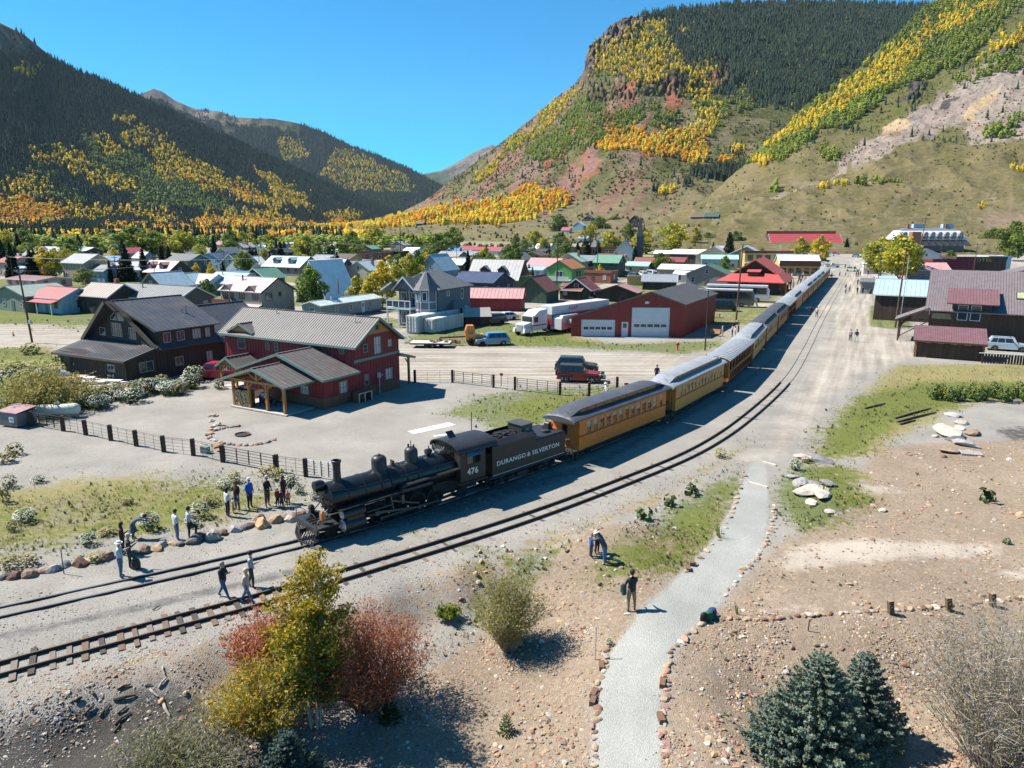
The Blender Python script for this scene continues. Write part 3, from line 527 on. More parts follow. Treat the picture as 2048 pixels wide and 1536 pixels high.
def c_slope(px,py,u,n,n2,r):
 k=np.zeros(px.shape,int);wx=px+(n-.5)*60;wy=py+(n2-.5)*24;h=r.uniform(6,11,px.shape)
 f_=(n2-.5)*.6+(n-.5)*.5
 gold=addf(f_,wx,wy,[(1860,70,80,16,-35),(1780,130,90,18,-32),(1700,190,80,16,-30),(1620,245,60,14,-30,.9),(1560,275,60,14,-25),(1580,250,30,12,0),(1950,30,60,16,-30,.9),(2010,90,50,14,-20,.7),(1750,175,60,14,-20,.8),(1520,330,25,8,0,.7)])
 grn=addf(f_,wx,wy,[(1900,60,160,60,-35,.75),(1760,160,150,34,-35,.8),(1640,220,90,20,-32,.9),(1560,300,60,16,-20,.9),(1990,150,60,20,-20,.7),(1920,205,26,10,-20),(2030,262,40,9,-20),(1660,312,18,8,0,.9),(1500,320,30,10,0)])
 k=np.where((grn>.33)&(u<.42),4,k);k=np.where((gold>.46)&(u<.30),2,k);k=np.where((gold>.1)&(grn>.1)&(u>.93),2,k);k=np.where((u>.992)&(py<300),1,k)
 sp=regions(wx,wy,[(1850,60,30,40,0),(1860,90,20,30,0,.8)]);k=np.where((sp>.4)&(u>.75),1,k)
 k=np.where((k==0)&(u<.16)&(py<330)&(n>.4),5,k);k=np.where((k==0)&(u<.05)&(n>.5),5,k)
 k=np.where(regions(wx,wy,[(1790,255,34,16,0),(1830,260,120,18,-28),(1960,200,90,34,-30)])>.5,np.where(u>.97,5,0),k)
 h=np.where(k==5,r.uniform(.8,2.6,px.shape),h);h=np.where(k==1,h*1.3,h);return k,h
sow(slope,80000,c_slope,251)
def grove(kind,cx,cy,rx,ry,n,h0,h1,L=None):
 for _ in range(n):
  a=rnd.uniform(0,6.28);q=math.sqrt(rnd.random());px=cx+rx*q*math.cos(a);py=cy+ry*q*math.sin(a);X,Y,Z,_p=(L or cliff).pos(np.array([px]),np.array([0.0]),False)
  LL=L or cliff;pb=interp(LL.base,px);pc=interp(LL.crest,px);s=np.clip((py-pb)/(pc-pb),0,1);X,Y,Z,_p=LL.pos(np.array([px]),np.array([s]))
  FOREST[kind].append(np.array([[X[0],Y[0],Z[0]-.4,rnd.uniform(h0,h1)]]))
grove('orange',50,440,80,24,1000,9,15,left);grove('gold',150,452,90,12,350,8,13,left);grove('spruce',1440,362,62,13,420,13,19);grove('spruce',1375,385,12,6,18,10,15);grove('spruce',1312,390,7,4,8,12,16)
grove('gold',1335,392,18,5,16,8,12);grove('orange',1452,328,14,5,14,8,12);grove('gold',1475,310,18,8,30,8,12)
grove('green',1545,380,8,7,10,9,13,slope);grove('green',1650,312,16,8,14,7,10,slope);grove('gold',1660,375,35,6,26,5,8,slope);grove('green',1716,366,10,9,8,9,14,slope);grove('green',1760,368,40,5,26,4,7,slope);grove('gold',2030,345,18,8,9,5,8,slope);grove('gold',1955,415,14,6,10,3,5,slope)
hz_=bpy.data.materials.new('haze');hz_.use_nodes=True;n_=hz_.node_tree.nodes;n_.clear();o_=n_.new('ShaderNodeOutputMaterial');v_=n_.new('ShaderNodeVolumePrincipled');v_.inputs['Density'].default_value=1.7e-5;v_.inputs['Color'].default_value=(.6,.8,1,1);v_.inputs['Anisotropy'].default_value=.0;hz_.node_tree.links.new(v_.outputs[0],o_.inputs['Volume'])
mb=MB();mb.box(-9800,9800,-400,13500,-7.5,2300);mb.bd('haze',hz_,kind='stuff')
for nm_,pr,lb in(('spruce',CON,'dense dark spruce forest covering the mountain slopes'),('gold',GLD,'golden aspen groves streaked down the mountain slopes'),('orange',ORG,'orange aspen groves along the foot of the mountains'),('green',GRN,'still green aspen groves on the mountain slopes'),('brush',BRS,'low dark brush dotted over the dry slopes')):
 A=np.concatenate(FOREST[nm_]);A=A[nrg.random(len(A))<1.0];w=A[:,3]*(.95 if nm_ in('gold','green','orange')else 1.0)
 scatter({'spruce':'spruce_forest','gold':'golden_aspen_foliage','orange':'orange_aspen_foliage','green':'green_aspen_foliage','brush':'hillside_undergrowth'}[nm_],A[:,:3],np.stack([w,w,A[:,3]],1),pr,lb)
TA=[(-27.25,23.92),(-21.6,27.3),(-16.2,30.55),(-10.95,33.95),(-6.3,37.75),(-2.0,41.95),(3.0,47.0),(11.75,57.2),(20.0,69.1),(26.75,81.6),(32.75,94.2),(39.0,106.9),(51.4,131.8),(64.0,157.0),(89.2,207.1),(140,309)]
TAL=cml(TA,.5)
class Line:
 def __init__(s,L):
  s.L=L;s.c=[0]
  for a,b in zip(L,L[1:]):s.c.append(s.c[-1]+(b-a).length)
 def at(s,d):
  d=max(0,min(s.c[-1]-1e-3,d));i=int(np.searchsorted(s.c,d,side='right'))-1;i=min(i,len(s.L)-2)
  a,b=s.L[i],s.L[i+1];t=(d-s.c[i])/(s.c[i+1]-s.c[i]);return a+(b-a)*t
 def dir(s,d):v=s.at(d+.4)-s.at(max(0,d-.4));return v.normalized()
LA=Line(TAL);LB=Line(TBL)
rail_side=M('rail_rust',(.045,.034,.028),.8,.3,20);rail_top=M('rail_polished',(.42,.40,.38),.32,.1,30,metal=.9)
rail_dull=M('rail_dull_top',(.11,.085,.07),.6,.2,30,metal=.4)
tie_m=[M('tie_wood_%s'%k,c,.95,.35,6,bump=.6,bscale=18,stretch=(1,8,1))for k,c in(('grey',(.20,.165,.135)),('dark',(.075,.06,.05)),('brown',(.17,.115,.08)))]
def sweep(mb,line,d0,d1,off,z,w,h,step=1.0):
 n=int((d1-d0)/step)+1;pr=None
 v=[];f=[]
 for k in range(n+1):
  d=d0+(d1-d0)*k/n;p=line.at(d);t=line.dir(d);nn=Vector((-t.y,t.x,0));c=p+nn*off;zz=z+hz1(c.x,c.y)*0
  for a,b in((-w/2,0),(w/2,0),(w/2,h),(-w/2,h)):q=c+nn*a;v.append((q.x,q.y,zz+b))
 for k in range(n):
  o=k*4
  for i in range(4):f.append((o+i,o+(i+1)%4,o+4+(i+1)%4,o+4+i))
 f.append((0,1,2,3));f.append(tuple(4*n+i for i in(3,2,1,0)));mb.add(v,f)
def make_track(line,d1,tie_spec,lbl,top,zr=.05):
 t=em('railway_track',(0,0,0),0,lbl,'railway track')
 for sgn in(-1,1):
  mb=MB();dm=75 if zr>.02 else d1
  if dm<d1:m2=MB();sweep(m2,line,dm,d1,sgn*.457,-.06,.06,.085);m2.bd('rail',rail_side,t)
  sweep(mb,line,0,dm,sgn*.457,zr-.02,.11,.03);sweep(mb,line,0,dm,sgn*.457,zr+.01,.03,.075);sweep(mb,line,0,dm,sgn*.457,zr+.085,.065,.028);k=len(mb.f)//3
  mb.mi=[0]*(2*k)+[1]*(len(mb.f)-2*k);mb.bd('rail',[rail_side,top],t)
 tb=[]
 for k in range(3):
  mb=MB();mb.box(-.1,.1,-.93,.93,-.12,.0);tb.append(mb.mesh('sleeper',tie_m[k]))
 d=.35;q=random.Random(5)
 while d<d1:
  z=tie_spec(d,q)
  if z is not None:
   p=line.at(d);u=line.dir(d);o=link(tb[q.choice([0,0,1,2])],'sleeper',t);sh=q.uniform(-.10,.06);o.location=(p.x-u.y*sh*1,p.y+u.x*sh,z);o.rotation_euler=(0,0,math.atan2(u.y,u.x)+q.uniform(-.05,.05));o.scale=(q.uniform(.85,1.15),q.uniform(.95,1.06),1)
  d+=q.uniform(.5,.66)
 return t
make_track(LA,250,lambda d,q:None,'inner narrow gauge track with shiny rails sunk in gravel carrying the train',rail_top,.0)
def specB(d,q):
 if d<18:return q.uniform(.045,.075)
 if d<22:return .02 if q.random()<.5 else None
 if d<75:return q.uniform(-.01,.014)if q.random()<.6 else None
 return None
make_track(LB,285,specB,'outer rusty track with exposed wooden sleepers nearest the bushes',rail_dull,.055)
blk=M('loco_black',(.012,.012,.013),.3,.3,6,spec=.5,dirt=.05);blk2=M('loco_satin',(.022,.022,.024),.45,.25,5,spec=.4,dirt=.08);dark=M('under_black',(.02,.02,.021),.7,.3,8)
olive=M('cab_olive',(.028,.026,.021),.5,.2,3);steel=M('rod_steel',(.11,.105,.10),.45,.15,10,metal=.5);silver=M('cap_silver',(.55,.56,.58),.3,.1,8,metal=.6);white_l=M('lettering_white',(.72,.70,.62),.6,.08,5)
glass=M('dark_glass',(.015,.02,.025),.08,.1,2,spec=.8);coal=M('coal_lumps',(.015,.015,.016),.5,.4,30,bump=1,bscale=40);copper=M('lamp_copper',(.45,.2,.08),.4,.2,8,metal=.5);brass=M('brass_yellow',(.5,.38,.12),.35,.1,8,metal=.7)
def frame_at(d0,d1,line=LA):
 a=line.at(d0);b=line.at(d1);return a,math.atan2(b.y-a.y,b.x-a.x)
def txo(txt,size,name,parent,loc,rot,mat_,ext=.006,align='CENTER',sx=1.0,off=0.0):
 c=bpy.data.curves.new(name,'FONT');c.body=txt;c.size=size;c.extrude=ext;c.align_x=align;c.align_y='CENTER';c.materials.append(mat_);c.resolution_u=3;c.offset=off;c.space_character=1.12
 tmp=bpy.data.objects.new(name,c);COL.objects.link(tmp);dg=bpy.context.evaluated_depsgraph_get();me=bpy.data.meshes.new_from_object(tmp.evaluated_get(dg));me.name=name;bpy.data.objects.remove(tmp)
 o=link(me,name,parent);o.location=loc;o.rotation_euler=rot;o.scale=(sx,1,1);return o
def wheel_me(r,w,spokes,mt,hub=.12):
 mb=MB();mb.lathe([(r*.86,-w/2),(r+.02,-w/2),(r+.02,-w/2+.03),(r,-w/2+.04),(r,w/2),(r*.84,w/2),(r*.84,-w/2)],axis='y',n=22)
 if spokes:
  for k in range(spokes):
   a=2*PI*k/spokes;mb.beam((0,0,0),(r*.86*math.cos(a),0,r*.86*math.sin(a)),.05,.06,up=(0,1,0))
 else:mb.lathe([(0.01,-.02),(r*.86,-.02),(r*.86,.02),(0.01,.02)],axis='y',n=16)
 mb.lathe([(0.01,-w/2-.03),(hub,-w/2-.03),(hub,w/2+.03),(0.01,w/2+.03)],axis='y',n=12);return mb.mesh('wheel',mt,True)
RZ=.11
def locomotive():
 p,a=frame_at(19.1,30.3);t=em('steam_locomotive',(p.x,p.y,RZ),a,'black steam locomotive number 476 at the head of the train','locomotive');B=lambda mb,n,m,sm=False,par=None,label=None:mb.bd(n,m,par or t,smooth=sm,label=label)
 zc=2.02
 mb=MB();mb.lathe([(.74,1.62),(.78,1.65),(.80,1.8),(.80,3.6),(.83,3.62),(.83,3.68),(.80,3.7),(.83,5.6),(.86,5.62),(.86,5.68),(.84,5.7),(.92,7.6),(.94,9.6)],(0,0,zc),'x',28);b=B(mb,'boiler',blk,True)
 mb=MB()
 for x in(2.6,4.6,5.2,6.2,7.2,8.2):r=.808+.022*max(0,x-3);mb.lathe([(r,x-.025),(r+.02,x-.025),(r+.02,x+.025),(r,x+.025)],(0,0,zc),'x',28)
 mb.bd('boiler_band',blk2,b,smooth=True)
 mb=MB();mb.lathe([(.01,1.44),(.30,1.46),(.42,1.52),(.60,1.55),(.65,1.59),(.74,1.63)],(0,0,zc),'x',26);d=B(mb,'smokebox_door',blk,True)
 mb=MB()
 for k in range(12):an=2*PI*k/12;mb.cb((1.55,.67*math.cos(an),zc+.67*math.sin(an)),(.07,.06,.06))
 mb.beam((1.47,-.5,zc+.05),(1.47,.5,zc+.05),.05);mb.tube((1.38,0,zc),(1.48,0,zc),.09);mb.bd('door_bolts',blk2,d,kind='stuff')
 mb=MB();mb.lathe([(.33,zc+.62),(.27,zc+.78),(.215,zc+.9),(.20,zc+1.3),(.215,zc+1.75),(.25,zc+1.78),(.27,zc+1.9),(.24,zc+1.92),(.2,zc+1.90),(.17,zc+1.3)],(2.35,0,0),'z',20);B(mb,'smoke_stack',blk2,True)
 for nm_,x,r,h in(('sand_dome',4.9,.42,.86),('steam_dome',7.0,.38,.90)):
  mb=MB();mb.lathe([(r+.16,zc+.62),(r+.05,zc+.76),(r,zc+.86),(r,zc+.62+h-.12),(r-.03,zc+.62+h),(r-.12,zc+.62+h+.10),(r-.26,zc+.62+h+.15),(.01,zc+.62+h+.16)],(x,0,0),'z',22);dd=B(mb,nm_,blk2,True)
  mb=MB()
  if nm_=='sand_dome':mb.lathe([(.01,0),(.1,0),(.1,.05),(.05,.08),(.01,.08)],(x,0,zc+.62+h+.15),'z',10);mb.bd('filler_cap',blk,dd)
  else:
   mb.tube((x,.0,zc+1.6),(x,0,zc+2.05),.022);mb.lathe([(.05,0),(.055,.18),(.02,.2)],(x-.12,.08,zc+1.66),'z',8);mb.lathe([(.05,0),(.055,.12),(.02,.14)],(x+.14,-.06,zc+1.66),'z',8);mb.bd('whistle',blk2,dd)
 mb=MB();mb.beam((5.75,-.16,zc+.8),(5.75,-.16,zc+1.15),.05);mb.beam((5.75,.16,zc+.8),(5.75,.16,zc+1.15),.05);mb.beam((5.75,-.18,zc+1.13),(5.75,.18,zc+1.13),.04);mb.lathe([(.17,zc+.86),(.13,zc+.92),(.10,zc+1.03),(.05,zc+1.1)],(5.75,0,0),'z',14);B(mb,'bell',blk2,True)
 mb=MB();mb.lathe([(.16,-.2),(.18,-.1),(.18,.1),(.1,.2)],(8.2,.0,zc+1.14),'x',12);mb.beam((8.2,0,zc+.8),(8.2,0,zc+1.0),.14);mb.tube((8.35,.2,zc+.85),(8.35,.2,zc+1.4),.03);B(mb,'generator',blk2,True)
 mb=MB();mb.T=Matrix.Translation((.75,0,.04));mb.tube((8.1,-.35,zc+1.0),(8.1,.35,zc+1.0),.11);mb.tube((8.35,-.3,zc+.9),(8.35,-.3,zc+1.25),.05)
 for k in range(5):mb.tube((8.1,-.3+.15*k,zc+1.0),(8.3,-.35+.17*k,zc+1.22),.025);mb.tube((8.3,-.35+.17*k,zc+1.22),(8.75,-.35+.17*k,zc+1.1),.02)
 mb.tube((8.0,.35,zc+1.05),(8.0,.35,zc+1.35),.07);B(mb,'steam_turret',M('valve_grey',(.12,.12,.125),.4,.3,10,metal=.5),True)
 mb=MB();mb.cb((1.4,0,2.52),(.5,.4,.08));mb.lathe([(.22,1.0),(.26,1.02),(.26,1.42),(.19,1.56),(.05,1.6)],(0,0,2.80),'x',18);h=B(mb,'headlight',blk,True)
 mb=MB();mb.lathe([(.01,1.015),(.21,1.015),(.21,1.025),(.01,1.025)],(0,0,2.80),'x',16);mb.bd('lens',M('lamp_lens',(.3,.33,.36),.1,.1,2,spec=.8),h)
 mb=MB();mb.cb((1.12,0,2.44),(.05,.5,.17));nb=B(mb,'number_board',blk);txo('476',.15,'number',nb,(1.09,0,2.44),(PI/2,0,-PI/2),white_l)
 mb=MB();mb.box(.5,1.75,-1.14,1.14,.88,.94);mb.box(.42,.56,-1.25,1.25,.66,.96);B(mb,'pilot_deck',blk2)
 mb=MB()
 for k in range(13):
  y=-1.05+.175*k;x0=.0+abs(y)*.28;mb.beam((.5,y,.74),(x0,y*.98,.10),.045)
 mb.beam((.0,0,.1),(.32,1.05,.1),.07);mb.beam((.0,0,.1),(.32,-1.05,.1),.07);B(mb,'pilot',blk2)
 mb=MB();mb.cb((.35,0,.62),(.5,.16,.22));mb.cb((.1,0,.62),(.12,.26,.3));B(mb,'coupler',dark)
 mb=MB()
 for s in(-1,1):
  mb.path([(.48,s*1.12,.95),(.48,s*1.12,1.6),(.5,s*.8,1.63)],.02);mb.path([(.48,s*.85,.3),(.48,s*.85,.7)],.02);mb.cb((.5,s*.95,.32),(.2,.4,.04));mb.beam((.8,s*.55,.95),(1.6,s*.5,1.7),.05)
 mb.path([(.6,-1.0,1.4),(.5,-.8,1.63),(.5,.8,1.63)],.018);mb.bd('pilot_grab_rail',blk2,t,kind='stuff')
 mb=MB()
 for y in(-.35,.0,.3):mb.tube((.6,y,.99),(1.7,y,.99),.035)
 mb.cb((1.2,.6,1.06),(.5,.35,.22));mb.bd('deck_pipes',blk2,t,kind='stuff')
 for s in(-1,1):
  mb=MB();mb.cb((1.1,s*.62,1.32),(.24,.24,.42));mb.lathe([(.13,0),(.08,.07)],(1.1,s*.62,1.53),'z',8);ml=B(mb,'marker_lamp',copper if s<0 else blk2)
 for s in(-1,1):
  mb=MB();mb.lathe([(.38,2.02),(.42,2.04),(.42,3.22),(.38,3.24)],(0,s*1.0,.66),'x',20);mb.lathe([(.28,2.0),(.31,2.02),(.31,3.26),(.28,3.28)],(0,s*.98,1.26),'x',18);mb.box(2.15,3.15,s*.97-.3,s*.97+.3,.9,1.2);c=B(mb,'cylinder',blk,True)
  mb=MB();[(lambda q:q.bd('cylinder_cap',silver,c,smooth=True))(MB().lathe(pr,(0,s*yy,zz),'x',18))for pr,yy,zz in(([(.01,1.92),(.22,1.93),(.33,1.98),(.36,2.05)],1.0,.66),([(.01,1.92),(.14,1.93),(.24,1.97),(.26,2.03)],.98,1.26),([(.25,3.25),(.22,3.3),(.01,3.32)],.98,1.26))]
 for s in(-1,1):
  mb=MB();mb.beam((1.75,s*1.05,1.62),(5.6,s*1.05,1.72),.42,.05);mb.beam((5.6,s*1.05,1.98),(9.5,s*1.05,2.12),.46,.08);mb.box(5.57,5.63,s*1.05-.21,s*1.05+.21,1.7,2.0);B(mb,'running_board',blk2)
  mb=MB()
  pts=[(1.7,s*.72,zc+.55)]+[(x,s*(.84+.012*(x-3)),zc+.42+.01*(x-3))for x in(3,4.3,5.6,7.0,9.4)]
  mb.path(pts,.02);
  for q in pts[1:]:mb.tube(q,(q[0],q[1]-s*.1,q[2]-.08),.015)
  mb.bd('handrail',blk2,t)
  mb=MB();mb.lathe([(.12,5.5),(.2,5.56),(.2,7.6),(.12,7.66)],(0,s*1.0,1.68),'x',14);B(mb,'air_tank',blk,True)
 mb=MB();mb.lathe([(.16,1.2),(.18,1.22),(.18,1.75),(.16,1.77)],(5.05,1.02,.35),'z',10);mb.lathe([(.14,1.2),(.16,1.22),(.16,1.75),(.14,1.77)],(5.05,.98,.35),'z',10);B(mb,'air_pump',blk,True)
 mb=MB();
 for k in range(7):
  y=-.98;mb.tube((3.6+.5*k,y,1.5+.02*k),(4.1+.5*k,y,1.52),.022);mb.tube((3.3+.8*k,-.75,1.45),(3.3+.8*k,-.95,1.3),.03)
 mb.path([(2.6,-.9,1.6),(2.4,-.9,1.2),(2.1,-.9,1.0)],.03);mb.path([(4.95,-.4,2.7),(4.8,-.82,2.1),(4.7,-.8,1.2)],.025);mb.path([(4.95,-.4,2.7),(5.3,-.86,2.1),(5.3,-.8,1.2)],.025);mb.path([(6.6,-.3,2.8),(6.9,-.9,2.3),(7.0,-.95,1.6)],.025);mb.bd('piping',blk2,t,kind='stuff')
 mb=MB();mb.box(.9,11.4,-.42,.42,.45,.9);mb.box(8.0,9.9,-.62,.62,.9,1.5);B(mb,'engine_frame',dark)
 dw=wheel_me(.56,.12,12,dark);pw=wheel_me(.36,.1,0,dark)
 for x in(4.45,5.7,6.95,8.2):
  for s in(-1,1):o=link(dw,'driving_wheel',t);o.location=(x,s*.52,.56)
 for x in(1.6,10.2):
  for s in(-1,1):o=link(pw,'carrying_wheel',t);o.location=(x,s*.5,.36)
 for s in(-1,1):
  y=s*.80
  mb=MB();mb.beam((4.45,y,.36),(8.2,y,.36),.05,.12);
  for x in(4.45,5.7,6.95,8.2):mb.lathe([(.1,-.05),(.1,.05)],(x,y,.36),'y',10)
  B(mb,'side_rod',steel)
  mb=MB();mb.beam((4.1,s*.9,.78),(6.85,s*.9,.38),.05,.13);mb.lathe([(.12,-.05),(.12,.05)],(6.85,s*.9,.38),'y',10);mb.beam((3.5,s*.98,.78),(4.15,s*.98,.78),.06);mb.cb((4.1,s*.95,.78),(.28,.2,.26));B(mb,'main_rod',steel)
  mb=MB();mb.beam((3.5,s*.95,1.0),(5.0,s*.95,1.02),.06,.05);mb.beam((5.0,s*.92,1.5),(5.15,s*.92,.7),.07,.07);mb.beam((5.1,s*.9,1.2),(6.85,s*.92,.62),.05,.08);mb.cb((5.75,s*.86,1.15),(.18,.25,.5));B(mb,'valve_gear',steel)
 x0,x1,yh,z0,z1=9.55,11.4,1.27,1.28,3.08
 cab=None
 mb=MB()
 for s in(-1,1):
  y0,y1=(s*yh-.03,s*yh+.03);mb.box(x0,x1,y0,y1,z0,2.18);mb.box(x0,x0+.42,y0,y1,2.18,z1);mb.box(x1-.35,x1,y0,y1,2.18,z1);mb.box(x0+.42,x1-.35,y0,y1,2.92,z1)
 mb.box(x0-.03,x0,-yh-.03,-.72,z0,3.3);mb.box(x0-.03,x0,.72,yh+.03,z0,3.3);mb.box(x0-.03,x0,-.72,.72,2.95,3.45);cab=B(mb,'cab',olive)
 mb=MB();mb.box(x0,x1,-yh,yh,z0-.05,z0);mb.box(x0+.3,x0+.5,-1.0,1.0,z0,2.9);mb.bd('backhead',dark,cab)
 mb=MB();A=[];
 for k in range(13):
  an=PI*(1-k/12);A.append((1.42*math.cos(an),3.06+.52*math.sin(an)**.8 if 0<k<12 else 3.06))
 poly=A+[(p_[0]*.96,p_[1]-.06)for p_ in reversed(A)]
 mb.prism([(q[0],q[1])for q in poly],x0-.28,x1+.85,'x');rf=mb.bd('cab_roof',blk2,cab,smooth=True)
 mb=MB();mb.slab([(9.75,.05,3.62),(10.25,.05,3.62),(10.15,.3,4.0),(9.65,.3,4.0)],.03);mb.bd('roof_hatch',blk2,rf)
 mb=MB();mb.prism([(-1.38,3.0),(-1.1,3.32),(-.6,3.48),(0,3.54),(.6,3.48),(1.1,3.32),(1.38,3.0)],x0-.02,x0+.03,'x');mb.bd('front_panel',olive,cab)
 for s in(-1,1):
  mb=MB();yy=s*(yh+.035);xa,xb=x0+.42,x1-.35
  for q in((xa,xb,2.18,2.23),(xa,xb,2.87,2.92),(xa,xa+.05,2.18,2.92),(xb-.05,xb,2.18,2.92),((xa+xb)/2-.02,(xa+xb)/2+.02,2.18,2.92)):mb.box(q[0],q[1],yy-.015,yy+.015,q[2],q[3])
  w=mb.bd('cab_window',olive,cab);mb=MB();mb.box(xa,(xa+xb)/2,s*yh-.01,s*yh+.01,2.2,2.9);mb.bd('pane',glass,w)
  mb=MB();mb.slab([(xa,s*(yh+.03),2.93),(xb,s*(yh+.03),2.93),(xb,s*(yh+.26),2.8),(xa,s*(yh+.26),2.8)],.02);mb.bd('sun_visor',M('visor_blue',(.08,.14,.22),.6),w)
 o=txo('476',.52,'number_lettering',t,((x0+x1)/2-.05,-yh-.037,1.78),(PI/2,0,0),white_l,sx=.95,off=.012)
 mb=MB();mb.box(9.3,11.6,-1.3,-1.22,1.08,1.18);mb.box(9.3,11.6,1.22,1.3,1.08,1.18);mb.cb((11.4,-1.2,.6),(.35,.2,.05));mb.beam((11.25,-1.2,.6),(11.25,-1.2,1.1),.03);mb.beam((11.55,-1.2,.6),(11.55,-1.2,1.1),.03);mb.bd('cab_step',blk2,t,kind='stuff')
 return t
locomotive()
def tender():
 p,a=frame_at(31.05,37.9);p=p-Vector((math.cos(a),math.sin(a),0))*.25;t=em('locomotive_tender',(p.x,p.y,RZ),a,'black coal tender behind the locomotive lettered durango and silverton','tender')
 mb=MB();mb.box(0,7.1,-1.25,1.25,.82,1.0);mb.box(-.1,.05,-1.2,1.2,.7,1.0);mb.box(7.05,7.2,-1.25,1.25,.68,1.0);mb.bd('tender_frame',dark,t)
 mb=MB();mb.box(.25,7.0,-1.25,1.25,1.0,2.45);mb.box(.25,4.1,-1.25,-1.18,2.45,2.86);mb.box(.25,4.1,1.18,1.25,2.45,2.86);tk=mb.bd('water_tank',olive,t)
 mb=MB();mb.prism([(-1.3,2.86),(-.95,3.12),(-.9,3.14),(-1.22,2.82)],.2,4.15,'x');mb.prism([(1.3,2.86),(.95,3.12),(.9,3.14),(1.22,2.82)],.2,4.15,'x');mb.box(4.05,4.12,-1.2,1.2,2.45,3.0);mb.bd('coal_bunker_side',blk2,tk)
 mb=MB();q=random.Random(3)
 mb.slab([(.4,-1.1,2.85),(4.0,-1.1,2.75),(4.0,1.1,2.75),(.4,1.1,2.85)],.2)
 for k in range(150):
  x,y=q.uniform(.5,3.9),q.uniform(-1.0,1.0);h=2.86+.2*(1-abs(y))*(1-abs(x-2.2)/2.5);mb.cb((x,y,h),(q.uniform(.1,.25),q.uniform(.1,.22),q.uniform(.08,.2)),q.uniform(0,3))
 mb.bd('coal',coal,t,kind='stuff')
 mb=MB();mb.box(4.15,6.98,-1.22,1.22,2.45,2.49);mb.box(4.2,6.9,-1.2,-1.12,2.49,2.56);mb.lathe([(.3,2.49),(.3,2.6),(.25,2.63),(.01,2.64)],(6.0,-.35,0),'z',14);mb.bd('rear_deck',blk2,tk)
 mb=MB();mb.box(3.45,4.45,-.62,.62,2.5,3.45);mb.box(3.38,4.52,-.70,.70,3.45,3.5);dh=mb.bd('brakeman_hut',M('hut_black',(.05,.052,.055),.6,.2,6,stretch=(8,1,1)),t);mb=MB();mb.box(3.75,4.1,-.635,-.615,2.9,3.2);mb.bd('window',M('hut_window',(.22,.22,.19),.3),dh)
 mb=MB()
 for k in range(9):mb.cb((3.44,-.56+.14*k,2.98),(.015,.02,.9))
 mb.bd('board_joint',dark,dh,kind='stuff')
 mb=MB();mb.lathe([(.15,-.2),(.19,-.18),(.19,.18),(.15,.2)],(6.75,.1,2.78),'y',14);mb.cb((6.7,.1,2.6),(.45,.5,.2));mb.beam((6.75,-.2,2.5),(6.75,-.35,2.9),.06);mb.bd('rear_headlight',blk2,t,smooth=True)
 mb=MB();mb.box(.3,6.95,-1.262,-1.25,1.02,1.045);mb.bd('stripe',white_l,t)
 for s in(-1,1):
  for wd_,xx in(('DURANGO',-1.72),('&',-.17),('SILVERTON',1.47)):txo(wd_,.40,'tender_lettering',t,(3.62-s*xx,s*1.257,1.72),(PI/2,0,0 if s<0 else PI),white_l,sx=1.18,off=.006)
 w=wheel_me(.37,.1,0,dark)
 for cx in(1.5,5.6):
  mb=MB();
  for s in(-1,1):mb.beam((cx-.95,s*.72,.4),(cx+.95,s*.72,.4),.1,.12);mb.beam((cx-.5,s*.74,.62),(cx+.5,s*.74,.62),.1,.1);mb.cb((cx,s*.74,.5),(.35,.14,.4));[mb.cb((cx+dx,s*.76,.38),(.24,.16,.24))for dx in(-.65,.65)]
  mb.box(cx-.2,cx+.2,-.8,.8,.55,.8);tr=mb.bd('truck',blk2,t)
  for dx in(-.65,.65):
   for s in(-1,1):o=link(w,'wheel',tr);o.location=(cx+dx,s*.5,.37)
 mb=MB();mb.beam((7.15,-1.15,.3),(7.15,-1.15,1.3),.03);mb.beam((6.8,-1.2,.3),(6.8,-1.2,1.0),.03);mb.cb((6.97,-1.18,.32),(.4,.22,.04));mb.path([(7.15,.9,1.0),(7.22,.9,2.4),(7.15,.9,2.5)],.02);mb.cb((2.9,-1.1,.6),(.9,.3,.3));mb.bd('steps',blk2,t,kind='stuff');mb=MB();mb.cb((7.4,0,.62),(.5,.16,.22));mb.bd('coupler',dark,t)
tender()
roofm={'dark':M('roof_slate',(.06,.066,.08),.5,.2,3,dirt=.35),'silver':M('roof_silver',(.25,.27,.29),.5,.12,2,dirt=.3),'mid':M('roof_grey',(.14,.15,.165),.5,.2,2,dirt=.3),'black':M('roof_black',(.055,.058,.065),.5,.2,2)}
body={'orange':M('coach_orange',(.64,.17,.018),.5,.1,2),'ochre':M('coach_ochre',(.6,.24,.04),.5,.1,2),'brown':M('coach_brown',(.45,.13,.02),.5,.12,2),'yellow':M('coach_yellow',(.48,.25,.055),.5,.1,2)}
trim_k=M('coach_trim_black',(.03,.03,.03),.5);shade=M('window_shade',(.42,.36,.27),.8,.2,8);int_d=M('coach_interior',(.03,.02,.015),.9,.3,3);gold=M('gold_lettering',(.32,.22,.07),.5)
PITCH=13.92;BL=12.15;Z0,Z1=.75,2.92;HW=1.25
